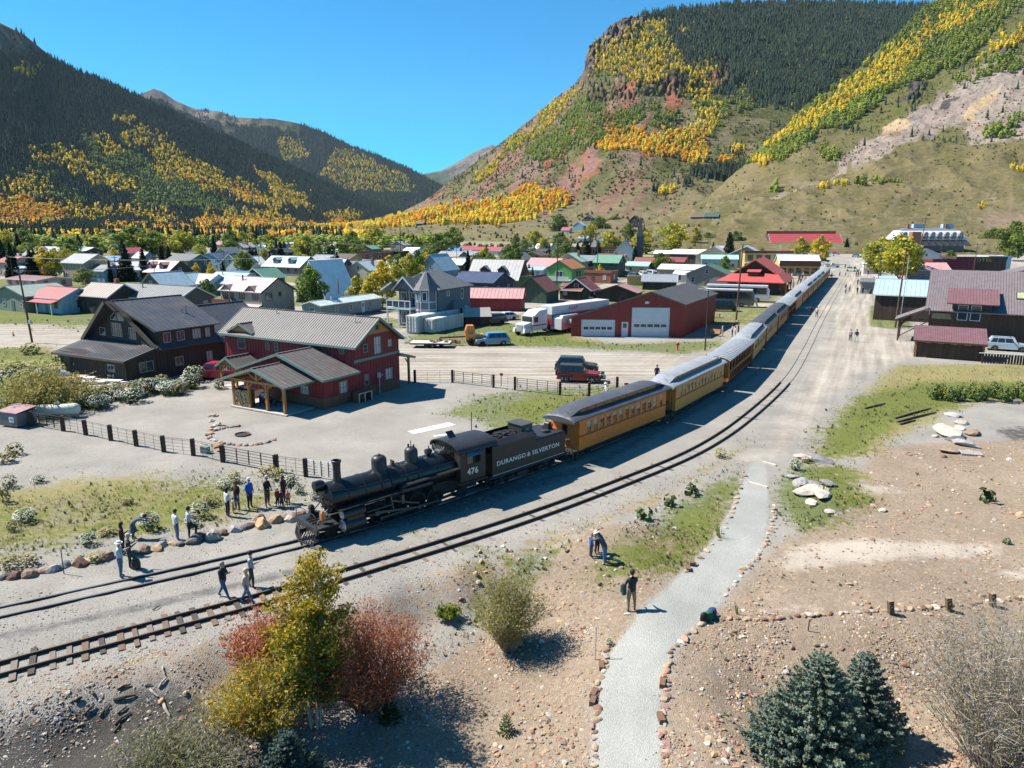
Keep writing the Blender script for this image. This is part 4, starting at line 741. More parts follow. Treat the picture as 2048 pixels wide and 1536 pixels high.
def coach_proto(kind,rk,bk,detail=2):
 t=em('passenger_coach',(0,0,0));bm_=body[bk];rm=roofm[rk]
 mb=MB();mb.box(-.75,BL+.75,-1.2,1.2,.62,.76);mb.box(-.78,-.7,-.95,.95,.5,.8);mb.box(BL+.7,BL+.78,-.95,.95,.5,.8)
 for s in(-1,1):mb.beam((3.2,s*.9,.62),(4.6,s*.9,.32),.04);mb.beam((4.6,s*.9,.32),(7.5,s*.9,.32),.04);mb.beam((7.5,s*.9,.32),(8.9,s*.9,.62),.04)
 mb.box(4.4,6.2,-.9,-.2,.25,.6);fr_=mb.bd('underframe',dark,t)
 if detail:
  mb=MB();mb.box(-1.25,-.75,-.1,.1,.55,.72);mb.box(BL+.75,BL+1.2,-.1,.1,.55,.72);mb.bd('coupler',dark,t)
  w=wheel_me(.34,.1,0,dark)
  for cx in(1.6,BL-1.6):
   mb=MB()
   for s in(-1,1):mb.beam((cx-.95,s*.72,.38),(cx+.95,s*.72,.38),.09,.1);mb.beam((cx-.5,s*.73,.56),(cx+.5,s*.73,.56),.08,.08);mb.cb((cx,s*.73,.45),(.3,.12,.34));mb.cb((cx-.62,s*.75,.36),(.2,.14,.2));mb.cb((cx+.62,s*.75,.36),(.2,.14,.2))
   tr=mb.bd('truck',dark,t)
   if detail>1:
    for dx in(-.62,.62):
     for s in(-1,1):o=link(w,'wheel',tr);o.location=(cx+dx,s*.5,.34)
 gond=kind=='open'
 if kind=='coach':nw,xa,xb,ww=12,1.15,10.35,.54
 elif kind=='dome':nw,xa,xb,ww=5,2.0,10.2,1.45
 elif kind=='open':nw,xa,xb,ww=8,.9,11.25,1.3
 elif kind=='bag':nw,xa,xb,ww=4,1.5,8.0,.5
 else:nw,xa,xb,ww=10,1.4,10.8,.6
 cs=[xa+(xb-xa)*k/(nw-1)for k in range(nw)];zs,zt=(1.80,2.70)
 if gond:zs,zt=1.78,2.75
 mb=MB()
 for s in(-1,1):
  y0,y1=sorted((s*HW,s*(HW-.07)));mb.box(0,BL,y0,y1,Z0,zs);mb.box(0,BL,y0,y1,zt,Z1)
  e=[0]+[v for c in cs for v in(c-ww/2,c+ww/2)]
  small=(11.15,11.55)if kind=='coach' else None
  e+=[small[0],small[1],BL]if small else[BL]
  for i in range(0,len(e),2):mb.box(e[i],e[i+1],y0,y1,zs,zt)
 mb.box(0,.06,-HW+.07,-.4,Z0,Z1);mb.box(0,.06,.4,HW-.07,Z0,Z1);mb.box(0,.06,-.4,.4,2.6,Z1);mb.box(BL-.06,BL,-HW+.07,-.4,Z0,Z1);mb.box(BL-.06,BL,.4,HW-.07,Z0,Z1);mb.box(BL-.06,BL,-.4,.4,2.6,Z1);bd=mb.bd('body',bm_,t)
 mb=MB();mb.box(.1,BL-.1,-.9,.9,.8,1.5);mb.box(.1,BL-.1,-HW+.1,HW-.1,.78,.82);
 if not gond:mb.box(.1,BL-.1,-.06,.06,.8,Z1)
 mb.bd('interior',int_d,t)
 mb=MB()
 for s in(-1,1):mb.box(0,BL,*sorted((s*(HW+.002),s*(HW+.03))),zs-.1,zs-.03)
 if not gond:
  for s in(-1,1):mb.box(0,BL,*sorted((s*(HW+.002),s*(HW+.02))),Z1-.03,Z1+.02)
 mb.bd('belt_rail',trim_k,t)
 q=random.Random(hash(kind)%97+3)
 def window(c,w_,s,pr=None,open_=False):
  mb=MB();yo=s*(HW-.03)
  if gond:
   mb.box(c-w_/2,c+w_/2,*sorted((s*(HW-.01),s*(HW+.01))),2.5,2.53)
   for k in range(3):mb.box(c-w_/2+k*w_/2-.012,c-w_/2+k*w_/2+.012,*sorted((s*(HW-.01),s*(HW+.01))),1.8,2.75)
   mb.m=0
  else:
   f=.035
   mb.box(c-w_/2,c+w_/2,*sorted((yo,yo+s*.02)),zt-f,zt);mb.box(c-w_/2,c+w_/2,*sorted((yo,yo+s*.02)),zs,zs+f);mb.box(c-w_/2,c-w_/2+f,*sorted((yo,yo+s*.02)),zs,zt);mb.box(c+w_/2-f,c+w_/2,*sorted((yo,yo+s*.02)),zs,zt)
   zm=zs+.42;mb.box(c-w_/2,c+w_/2,*sorted((yo,yo+s*.02)),zm,zm+f)
   mb.m=1;mb.box(c-w_/2+f,c+w_/2-f,*sorted((yo-s*.02,yo-s*.012)),zs+(0 if q.random()<.7 else 0),zt)
   mb.m=2;hh=q.choice([.2,.32,.5,.78]);mb.box(c-w_/2+.03,c+w_/2-.03,*sorted((yo-s*.008,yo)),zt-hh,zt)
  return mb
 if detail:
  allw=MB()
  for s in(-1,1):
   for c in cs+([11.35]if kind=='coach' else[]):
    m_=window(c,ww if c!=11.35 else .4,s)
    if detail>1:m_.bd('window',[trim_k if gond else bm_,glass,shade],t)
    else:allw.add(m_.v,m_.f);allw.mi[-len(m_.f):]=m_.mi
  if detail<2:allw.bd('window_row',[bm_,glass,shade],t,kind='stuff')
 if gond:
  mb=MB()
  for s in(-1,1):
   for k in range(14):x=.6+k*.83;mb.beam((x,s*(HW+.012),.85),(x+.28,s*(HW+.012),1.62),.03,.2,up=(0,s,0))
  mb.bd('side_strut',M('strut_brown',(.12,.05,.02),.6),t)
 mb=MB();xe0,xe1=-.8,BL+.8
 if kind in('coach','dome','bag'):
  N=26;low=[(-1.38,2.90),(-1.36,2.97),(-1.2,3.08),(-.95,3.16),(-.7,3.20)]
  def sect(h):
   up=[(-.7,3.20+h),(-.86,3.22+h),(-.84,3.26+h),(-.5,3.35+h),(0,3.39+h)]
   L_=low+up;return L_+[(-a,b)for a,b in reversed(L_[:-1])]
  xs=[xe0,xe0+.12,-.35,0.05,.45,.8]+list(np.linspace(1.2,BL-1.2,5))+[BL-.8,BL-.45,BL-.05,BL+.35,xe1-.12,xe1]
  hs=[-.17,-.12,-.02,.09,.2,.26]+[.27]*5+[.26,.2,.09,-.02,-.12,-.17]
  v=[];f=[];n=len(sect(0))
  for x,h in zip(xs,hs):
   for a,b in sect(max(h,-.12)):v.append((x,a,b-(.10 if h<-.15 else 0)))
  for i in range(len(xs)-1):
   for j in range(n-1):f.append((i*n+j,i*n+j+1,(i+1)*n+j+1,(i+1)*n+j))
  f.append(tuple(range(n)));f.append(tuple(reversed(range((len(xs)-1)*n,len(xs)*n))))
  mb.add(v,f)
  rf=mb.bd('roof',rm,t,smooth=True)
  mb=MB();mb.box(.9,BL-.9,-.715,.715,3.2,3.445);cw=mb.bd('clerestory',bm_ if rk!='dark' or bk=='orange' else trim_k,t)
  mb=MB()
  for k in range(9):
   for s in(-1,1):mb.box(1.5+k*1.1,1.85+k*1.1,*sorted((s*.716,s*.728)),3.26,3.40)
  mb.bd('clerestory_window',glass,cw,kind='stuff')
  mb=MB();
  for x in(xe0+.5,xe1-.5):mb.path([(x,-.5,3.2),(x-.1,-.6,3.42),(x-.1,-.3,3.5)],.018)
  mb.bd('grab_iron',trim_k,rf)
 else:
  pr=[(-1.4,2.86),(-1.38,2.93),(-1.0,3.12),(-.5,3.24),(0,3.28)]if kind=='open' else[(-1.4,2.9),(-1.35,3.0),(-.9,3.2),(0,3.32)]
  L_=pr+[(-a,b)for a,b in reversed(pr[:-1])];poly=L_+[(a*.98,b-.06)for a,b in reversed(L_)]
  mb.prism(poly,-.4 if gond else xe0,BL+.4 if gond else xe1,'x');rf=mb.bd('roof',rm,t,smooth=True)
  if gond:
   mb=MB()
   for k in range(17):
    x=-.3+k*.80
    for(a,b),(c,d)in zip(L_,L_[1:]):mb.beam((x,a,b+.012),(x,c,d+.012),.10,.05)
   mb.bd('roof_rib',M('rib_white',(.62,.64,.66),.5,.1,3),rf,kind='stuff')
 if detail>1 or kind=='coach':
  for e,s in((0,-1),(BL,1)):
   mb=MB();xo=e+s*.68
   for y in(-1.15,1.15):mb.beam((xo,y,.76),(xo,y,2.95),.045)
   for z in(1.05,1.3,1.5):mb.beam((xo,-1.1,z),(xo,-.35,z),.025);mb.beam((xo,.35,z),(xo,1.1,z),.025)
   for y in(-.35,.35):mb.beam((xo,y,.76),(xo,y,1.52),.03)
   mb.lathe([(.17,0),(.19,.015),(.17,.03),(.14,.015)],(xo+s*.03,-.75,1.62),'z',12);mb.beam((xo+s*.03,-.75,.8),(xo+s*.03,-.75,1.63),.025);mb.bd('platform_railing',trim_k,t)
   mb=MB()
   for y in(-1.1,1.1):
    for k,z in enumerate((.58,.36,.16)):mb.cb((e+s*(.42),y*(1+.02*k),z),(.5,.26,.03))
    mb.beam((e+s*.15,y*1.12,.16),(e+s*.15,y*1.12,.76),.03,.2);mb.beam((e+s*.69,y*1.12,.16),(e+s*.69,y*1.12,.76),.03,.2)
   mb.bd('steps',trim_k,t)
   mb=MB();mb.box(*sorted((e+s*.0,e-s*.05)),-.38,.38,.78,2.58);dr=mb.bd('end_door',bm_,t);mb=MB();mb.box(*sorted((e+s*.005,e+s*.015)),-.22,.22,1.7,2.4);mb.bd('pane',glass,dr)
 if kind=='coach' and detail>1:
  for s in(-1,1):txo('DURANGO AND SILVERTON',.15,'letterboard',t,(BL/2,s*(HW+.006),2.79),(PI/2,0,0 if s<0 else PI),gold,sx=2.1);txo('SILVER VISTA' if False else '270',.12,'car_number',t,(BL/2,s*(HW+.006),1.3),(PI/2,0,0 if s<0 else PI),gold,sx=1.3)
 return t
specs=[('coach','dark','orange',2,'orange coach with slate roof coupled directly behind the tender'),('coach','silver','ochre',2,'ochre coach with pale clerestory roof, second behind the tender'),('open','mid','orange',2,'open sided excursion car with white ribbed roof'),('dome','silver','ochre',2,'ochre coach with pale roof just behind the open excursion car'),('dome','dark','ochre',2,'ochre coach with dark slate roof beside the tall wooden pole'),('coach','dark','brown',1,'brown coach with dark slate roof behind the two dark roofed ones'),('open','mid','brown',1,'open car with plain grey arched roof near the middle of the train'),('bag','silver','orange',1,'orange coach with silver clerestory roof after the grey arched car'),('flat','silver','brown',1,'coach with smooth silver arched roof level with the red roofed depot'),('coach','silver','orange',1,'orange coach with silver roof beside the depot canopy'),('coach','silver','yellow',1,'fifth coach from the tail of the train, yellow with silver roof'),('bag','silver','brown',1,'fourth coach from the tail of the train, brown with silver roof'),('coach','silver','yellow',1,'third coach from the tail of the train beside the boarding crowd'),('flat','silver','brown',1,'last but one car of the train with flat silver roof'),('flat','silver','yellow',1,'tail car of the train nearest the street')]
PROTO={}
for k,(kd,rk,bk,dt,lb)in enumerate(specs):
 key=(kd,rk,bk,dt);s0=39.3+PITCH*k
 if key not in PROTO:t=coach_proto(*key);PROTO[key]=t
 else:t=copy_tree(PROTO[key])
 p,a=frame_at(s0,s0+BL);t.location=(p.x,p.y,RZ);t.rotation_euler=(0,0,a);tag(t,lb,'train car','cars of the excursion train')
WM={}
def wlm(key,col,**k):
 if key not in WM:WM[key]=M('wall_'+key,col,k.get('rough',.85),k.get('var',.15),k.get('scale',1.5),bump=.15,bscale=12,stretch=k.get('stretch',(2.5,2.5,.5)),dirt=k.get('dirt',.25))
 return WM[key]
def rmt(key,col,rough=.45,var=.14,metal=.0):
 k='roof_'+key
 return M(k,col,rough,var,1.2,metal=metal,spec=.5,dirt=.22,stretch=(1,1,1))
pnm=M('window_pane',(.035,.05,.07),.06,.3,1,spec=.9);pane_lt=M('window_blind',(.42,.42,.4),.35,.15,2,spec=.6);wht=M('trim_white',(.62,.62,.6),.6,.08,3);woodb=M('timber_honey',(.36,.17,.055),.65,.25,4,stretch=(1,1,6));conc=M('concrete',(.40,.38,.35),.9,.12,4,dirt=.2)
def wall_box(mb,x0,x1,y0,y1,z0,z1):return mb.box(x0,x1,y0,y1,z0,z1)
def gwl(mb,x0,x1,y0,y1,z0,ze,zr,axis,rp=.5):
 if axis=='x':ym=y0+(y1-y0)*rp;mb.prism([(y0,z0),(y1,z0),(y1,ze),(ym,zr),(y0,ze)],x0,x1,'x')
 else:xm=x0+(x1-x0)*rp;mb.prism([(x0,z0),(x1,z0),(x1,ze),(xm,zr),(x0,ze)],y0,y1,'y')
 return mb
def grf(par,x0,x1,y0,y1,ze,zr,axis,ov,mat,rib=0,th=.16,fascia=None,rp=.5,og=None,name='roof',ribmat=None,label=None):
 og=ov if og is None else og
 a0,a1,l0,l1=(y0,y1,x0,x1)if axis=='x' else(x0,x1,y0,y1)
 am=a0+(a1-a0)*rp;s0=(zr-ze)/(am-a0);s1=(zr-ze)/(a1-am);A=(a0-ov,ze-s0*ov+.04);B=(a1+ov,ze-s1*ov+.04);C=(am,zr+.04)
 mb=MB();mb.prism([A,C,B,(B[0],B[1]+th),(C[0],C[1]+th),(A[0],A[1]+th)],l0-og,l1+og,'x' if axis=='x' else 'y');rf=mb.bd(name,mat,par,label=label)
 if rib:
  mb=MB();n=int((l1-l0+2*og)/rib)
  for k in range(n+1):
   l=l0-og+.02+(l1-l0+2*og-.04)*k/n
   for P_,Q_ in((A,C),(B,C)):
    p=(l,P_[0],P_[1]+th+.02)if axis=='x' else(P_[0],l,P_[1]+th+.02);q=(l,Q_[0],Q_[1]+th+.02)if axis=='x' else(Q_[0],l,Q_[1]+th+.02);mb.beam(p,q,.05,.05)
  p,q=((l0-og,C[0],C[1]+th+.03),(l1+og,C[0],C[1]+th+.03))if axis=='x' else((C[0],l0-og,C[1]+th+.03),(C[0],l1+og,C[1]+th+.03));mb.beam(p,q,.22,.05);mb.bd('roof_seams',ribmat or mat,rf,kind='stuff')
 if fascia:
  mb=MB()
  for l in(l0-og-.02,l1+og+.02):
   for P_,Q_ in((A,C),(B,C)):
    d=th/2
    p=(l,P_[0],P_[1]+d)if axis=='x' else(P_[0],l,P_[1]+d);q=(l,Q_[0],Q_[1]+d)if axis=='x' else(Q_[0],l,Q_[1]+d);mb.beam(p,q,.05,th+.1)
  for P_ in(A,B):
   p,q=((l0-og,P_[0],P_[1]+th*.35),(l1+og,P_[0],P_[1]+th*.35))if axis=='x' else((P_[0],l0-og,P_[1]+th*.35),(P_[0],l1+og,P_[1]+th*.35));mb.beam(p,q,.06,th+.06)
  mb.bd('fascia',fascia,rf)
 return rf
def srf(par,q,mat,th=.14,rib=0,fascia=None,name='roof'):
 """q: four corners, low edge first (a,b) then high edge (c,d)"""
 mb=MB();q=[Vector(p)for p in q];nn=(q[1]-q[0]).cross(q[3]-q[0]);
 if nn.z<0:q=[q[1],q[0],q[3],q[2]]
 mb.slab(q,th);rf=mb.bd(name,mat,par)
 if rib:
  mb=MB();n=max(1,int((q[1]-q[0]).length/rib))
  for k in range(n+1):mb.beam(q[0].lerp(q[1],k/n)+Vector((0,0,.02)),q[3].lerp(q[2],k/n)+Vector((0,0,.02)),.05,.05)
  mb.bd('roof_seams',mat,rf,kind='stuff')
 if fascia:
  mb=MB()
  for a,b in((0,1),(1,2),(3,0)):mb.beam(q[a]-Vector((0,0,th*.5)),q[b]-Vector((0,0,th*.5)),.06,th+.08)
  mb.bd('fascia',fascia,rf)
 return rf
def win(par,ax,c,s,a0,a1,z0,z1,fm=None,pm=None,f=.08,split='h',name='window',sub=True):
 """window on plane ax=c facing s"""
 fm=fm or wht;pm=pm or pnm
 def bx(mb,u0,u1,w0,w1,d0,d1):
  lo,hi=sorted((c+s*d0,c+s*d1))
  if ax=='x':mb.box(lo,hi,u0,u1,w0,w1)
  else:mb.box(u0,u1,lo,hi,w0,w1)
 mb=MB();bx(mb,a0,a1,z1-f,z1,.002,.06);bx(mb,a0,a1,z0,z0+f,.002,.06);bx(mb,a0,a0+f,z0,z1,.002,.058);bx(mb,a1-f,a1,z0,z1,.002,.058)
 if split=='h':bx(mb,a0,a1,(z0+z1)/2-f*.35,(z0+z1)/2+f*.35,.002,.055)
 if split=='v':bx(mb,(a0+a1)/2-f*.35,(a0+a1)/2+f*.35,z0,z1,.002,.055)
 if sub:
  w=mb.bd(name,fm,par);mb=MB();bx(mb,a0+f*.5,a1-f*.5,z0+f*.5,z1-f*.5,.004,.02);mb.bd('pane',pm,w)
 else:mb.m=1;bx(mb,a0+f*.5,a1-f*.5,z0+f*.5,z1-f*.5,.004,.02);w=mb.bd(name,[fm,pm],par)
 return w
def battens(par,ax,c,s,a0,a1,z0,ztop,sp,mat,w=.06,d=.03,name='batten'):
 mb=MB();n=int((a1-a0)/sp)
 for k in range(n+1):
  a=a0+(a1-a0)*k/n;z1=ztop(a)if callable(ztop)else ztop
  if z1-z0<.1:continue
  lo,hi=sorted((c,c+s*d))
  if ax=='x':mb.box(lo,hi,a-w/2,a+w/2,z0,z1)
  else:mb.box(a-w/2,a+w/2,lo,hi,z0,z1)
 mb.bd(name,mat,par,kind='stuff')
def red_house():
 t=em('red_house',(-16.75,61.4,0),R(-30),'dark red two storey house with grey ribbed roof, green trim and honey timber porch','house')
 red=wlm('red',(.20,.018,.022),rough=.6,dirt=.1);grn=M('trim_green',(.13,.21,.18),.6,.1,3);gr=rmt('greyrib',(.085,.08,.083),.6);gr2=rmt('taupe_dark',(.10,.088,.083),.6);skirt=M('skirt_wood',(.15,.075,.04),.8,.4,3,stretch=(6,6,.6),dirt=.4)
 L=-18.1
 mb=MB();gwl(mb,L,0,4.3,10.6,1.0,5.2,7.3,'x');mb.box(-10.4,0,0,4.3,1.0,2.8);mb.prism([(-10.4,2.8),(0,2.8),(-5.15,4.55)],0,4.4,'y');w=mb.bd('wall',red,t)
 mb=MB();mb.box(L-.03,.03,4.27,10.63,0,1.0);mb.box(-10.43,.03,-.03,4.27,0,.998);mb.bd('wood_skirt',skirt,t)
 for ax,c,s,a0,a1,zt in(('x',.0,1,0,4.25,2.75),('x',.0,1,4.3,10.6,lambda a:5.2+min(a-4.3,10.6-a)/3.15*2.1 if 5.2+min(a-4.3,10.6-a)/3.15*2.1<5.95 else 5.95),('y',4.3,-1,L,-10.5,5.2),('y',4.3,-1,-10.4,-.1,5.2),('y',0,-1,-10.3,0,lambda a:2.8+(min(a+10.4,-a)/5.2)*1.7)):battens(t,ax,c,s,a0,a1,1.0,zt,.42,red)
 mb=MB();mb.prism([(5.45,5.96),(9.45,5.96),(7.45,7.25)],0.005,.04,'x');mb.bd('gable_panel',woodb,t);mb=MB();mb.box(.04,.08,7.25,7.65,6.3,6.75);mb.bd('gable_vent',M('vent_dark',(.03,.03,.03),.6),t)
 mb=MB();mb.beam((.04,4.1,3.7),(.04,10.7,3.7),.07,.26);mb.bd('belt_board',grn,t)
 grf(t,L,0,4.3,10.6,5.2,7.3,'x',.45,gr,.33,.14,grn,label='grey ribbed main roof');
 grf(t,-10.4,0,0,3.9,2.8,4.5,'y',.5,gr2,.45,.14,grn,og=.42,name='wing_roof')
 grf(t,-8.4,-1.35,-3.2,-.5,2.62,3.72,'y',.5,gr2,.45,.13,grn,og=.42,name='porch_roof')
 mb=MB();mb.box(-8.3,-1.2,-3.35,-.02,0,.12);mb.bd('porch_slab',conc,t)
 xs=(-8.05,-6.0,-3.75,-1.6)
 for x in xs:
  mb=MB();mb.box(x-.11,x+.11,-3.16,-2.94,.12,2.5)
  for s in(-1,1):
   if(x==xs[0]and s<0)or(x==xs[-1]and s>0):continue
   mb.path([(x,-3.05,1.75),(x+s*.18,-3.05,2.2),(x+s*.5,-3.05,2.5)],.08,6)
  mb.bd('porch_post',woodb,t)
 mb=MB();mb.box(-8.6,-1.1,-3.17,-2.93,2.45,2.68);mb.beam((-8.3,-3.05,2.7),(-4.85,-3.05,3.72),.2,.2);mb.beam((-1.35,-3.05,2.7),(-4.85,-3.05,3.72),.2,.2);mb.box(-4.97,-4.73,-3.15,-2.95,2.6,3.7);mb.beam((-4.85,-3.05,2.75),(-5.9,-3.05,3.3),.14);mb.beam((-4.85,-3.05,2.75),(-3.8,-3.05,3.3),.14);mb.box(-8.15,-7.95,-3,0,2.45,2.65);mb.box(-1.7,-1.5,-3,0,2.45,2.65);mb.bd('porch_truss',woodb,t)
 grf(t,-15.7,-13.3,1.6,4.3,2.35,3.05,'y',.4,gr2,.45,.12,grn,og=.3,name='side_porch_roof')
 for x in(-15.6,-13.4):mb=MB();mb.box(x-.1,x+.1,1.5,1.7,0,2.3);mb.path([(x,1.6,1.6),(x+(.5 if x<-14 else-.5),1.6,2.3)],.07);mb.bd('porch_post',woodb,t)
 mb=MB();mb.box(-15.9,-13.1,1.47,1.73,2.25,2.42);mb.prism([(-15.6,2.42),(-13.4,2.42),(-14.5,2.95)],1.55,1.62,'y');mb.bd('side_porch_beam',woodb,t);mb=MB();mb.box(-16,-13,1.3,4.27,0,.1);mb.bd('side_porch_slab',conc,t)
 mb=MB();mb.box(-16.9,-13.8,4.15,6.0,5.0,5.45);mb.prism([(-16.9,5.45),(-13.8,5.45),(-15.35,6.1)],4.15,5.9,'y');d=mb.bd('dormer',red,t);mb=MB();mb.prism([(-16.7,5.46),(-14.0,5.46),(-15.35,6.05)],4.1,4.15,'y');mb.bd('dormer_gable',woodb,d)
 grf(t,-16.9,-13.8,4.1,6.3,5.4,6.1,'y',.35,gr2,.45,.12,grn,og=.15,name='dormer_roof')
 for a in((-16.15,-14.95,3.6,5.05),(-12,-11.35,3.8,4.62),(-10.75,-10.1,3.8,4.65),(-1.95,-1.3,4.3,4.9)):win(t,'y',4.3,-1,*a,fm=grn)
 for a in((5.35,6.0,4.35,5.15),(6.9,7.95,3.95,5.65),(8.95,9.6,4.4,5.15),(1.95,3.0,1.05,2.2),(5.35,5.98,1.15,2.25),(8.4,9.55,1.15,2.3)):win(t,'x',0,1,*a,fm=grn,pm=pane_lt if a[0]>6.5 or a[0]<3 else pnm)
 win(t,'y',0,-1,-2.8,-1.75,1.15,2.05,fm=grn,pm=pane_lt);win(t,'y',0,-1,-7.5,-6.5,1.2,2.1,fm=grn)
 srf(t,[(-17.8,12.9,2.85),(.35,12.9,2.85),(.35,10.6,3.55),(-17.8,10.6,3.55)],gr2,.12,.5,grn,'rear_roof');mb=MB();mb.box(-.45,-.25,12.5,12.7,0,2.8);mb.path([(-.35,12.6,2.0),(-.35,12.1,2.75)],.06);mb.bd('rear_post',woodb,t)
 for x,y,h in((-13.0,6.9,.45),(-1.9,6.6,.5)):mb=MB();mb.tube((x,y,6.8),(x,y,7.2+h),.05);mb.bd('vent_pipe',wht,t)
 m2=lambda x,y:(-16.75+x*math.cos(R(-30))-y*math.sin(R(-30)),61.4+x*math.sin(R(-30))+y*math.cos(R(-30)))
 mb=MB();mb.cb((0,0,1.9),(.3,.25,.45));mb.tube((0,0,.0),(0,0,1.8),.05);mb.tube((.1,0,1.7),(.3,.4,1.9),.03);x,y=m2(.2,7.3);mb.bd('gas_meter',M('meter_grey',(.4,.42,.43),.5),None,'grey utility meter on a pipe against the shaded red wall','meter',loc=(x,y,0))
 return t,m2
RH,rh=red_house()
def crate():
 x,y=rh(.75,4.2);t=em('wooden_crate',(x,y,0),R(-32),'open fronted wooden kennel crate against the shaded side of the red house','crate')
 w=M('crate_wood',(.20,.11,.06),.85,.3,5,stretch=(6,1,1))
 mb=MB();mb.box(-.4,.4,-.9,.9,0,.05);mb.box(-.4,-.35,-.9,.9,.05,.95);mb.box(-.4,.4,.85,.9,.05,.95);mb.box(-.4,.4,-.9,-.86,.05,.95);mb.bd('box',w,t);mb=MB();mb.slab([(-.45,-.95,1.0),(.48,-.95,.98),(.48,.95,.98),(-.45,.95,1.0)],.04);mb.bd('lid',w,t)
 mb=MB();
 for y0 in(-.88,-.1,.8):mb.box(.36,.42,y0,y0+.08,.05,.95)
 mb.box(.36,.42,-.88,.88,.86,.95);mb.bd('front_frame',wht,t)
crate()
def woodpile():
 x,y=rh(-7.1,-2.9);t=em('firewood_stack',(x,y,.12),R(-30),'stack of split firewood between the porch posts','firewood');q=random.Random(4);lm=[M('log_bark',(.13,.085,.05),.95,.3,8),M('log_end',(.42,.29,.15),.85,.2,12)]
 me=[]
 for k in range(3):
  mb=MB();n=7;r=.085+.02*k;v=[(q.uniform(.85,1.1)*r*math.cos(2*PI*i/n),0,q.uniform(.8,1.1)*r*math.sin(2*PI*i/n))for i in range(n)];mb.add([(a,-.2,c)for a,b,c in v]+[(a,.2,c)for a,b,c in v],[(i,(i+1)%n,(i+1)%n+n,i+n)for i in range(n)]+[tuple(range(n)),tuple(range(n,2*n))]);mb.mi=[0]*n+[1,1];me.append(mb.mesh('log',lm))
 for row in range(9):
  for c in range(10):
   o=link(q.choice(me),'log',t);o.location=(-.95+.2*c+(.1 if row%2 else 0),q.uniform(-.06,.06),.1+.165*row);o.rotation_euler=(0,q.uniform(0,6),0)
 mb=MB();mb.box(-1.0,1.0,.2,.5,0,1.5);mb.bd('inner_logs',lm[0],t)
woodpile()
def grill():
 x,y=rh(-5.2,-2.0);t=em('barbecue_grill',(x,y,.12),R(-30),'black and chrome barbecue grill under the timber porch','grill');ch=M('chrome',(.55,.56,.58),.2,.05,3,metal=.9)
 mb=MB();mb.prism([(-.3,.85),(.3,.85),(.3,1.05),(.15,1.28),(-.15,1.28),(-.3,1.05)],-.45,.45,'x');mb.bd('lid',ch,t);mb=MB();mb.box(-.5,.5,-.3,.3,.35,.84);mb.box(-.95,-.5,-.25,.25,.78,.82);mb.box(.5,.95,-.25,.25,.78,.82);mb.bd('cabinet',blk,t);mb=MB();[mb.cb((x_,y_,.18),(.05,.05,.34))for x_ in(-.45,.45)for y_ in(-.25,.25)];mb.bd('legs',blk,t,kind='stuff')
 x,y=rh(-4.2,-1.4);t=em('patio_chair',(x,y,.12),R(-60),'dark folding patio chair in the shade under the porch','chair');mb=MB();mb.box(-.25,.25,-.25,.25,.4,.45);mb.bd('seat',blk,t);mb=MB();mb.slab([(-.25,.22,.45),(.25,.22,.45),(.25,.38,.95),(-.25,.38,.95)],.03);mb.bd('backrest',blk,t)
 for a in(-.22,.22):
  for b in(-.22,.22):mb=MB();mb.box(a-.02,a+.02,b-.02,b+.02,0,.4);mb.bd('leg',blk,t)
grill()
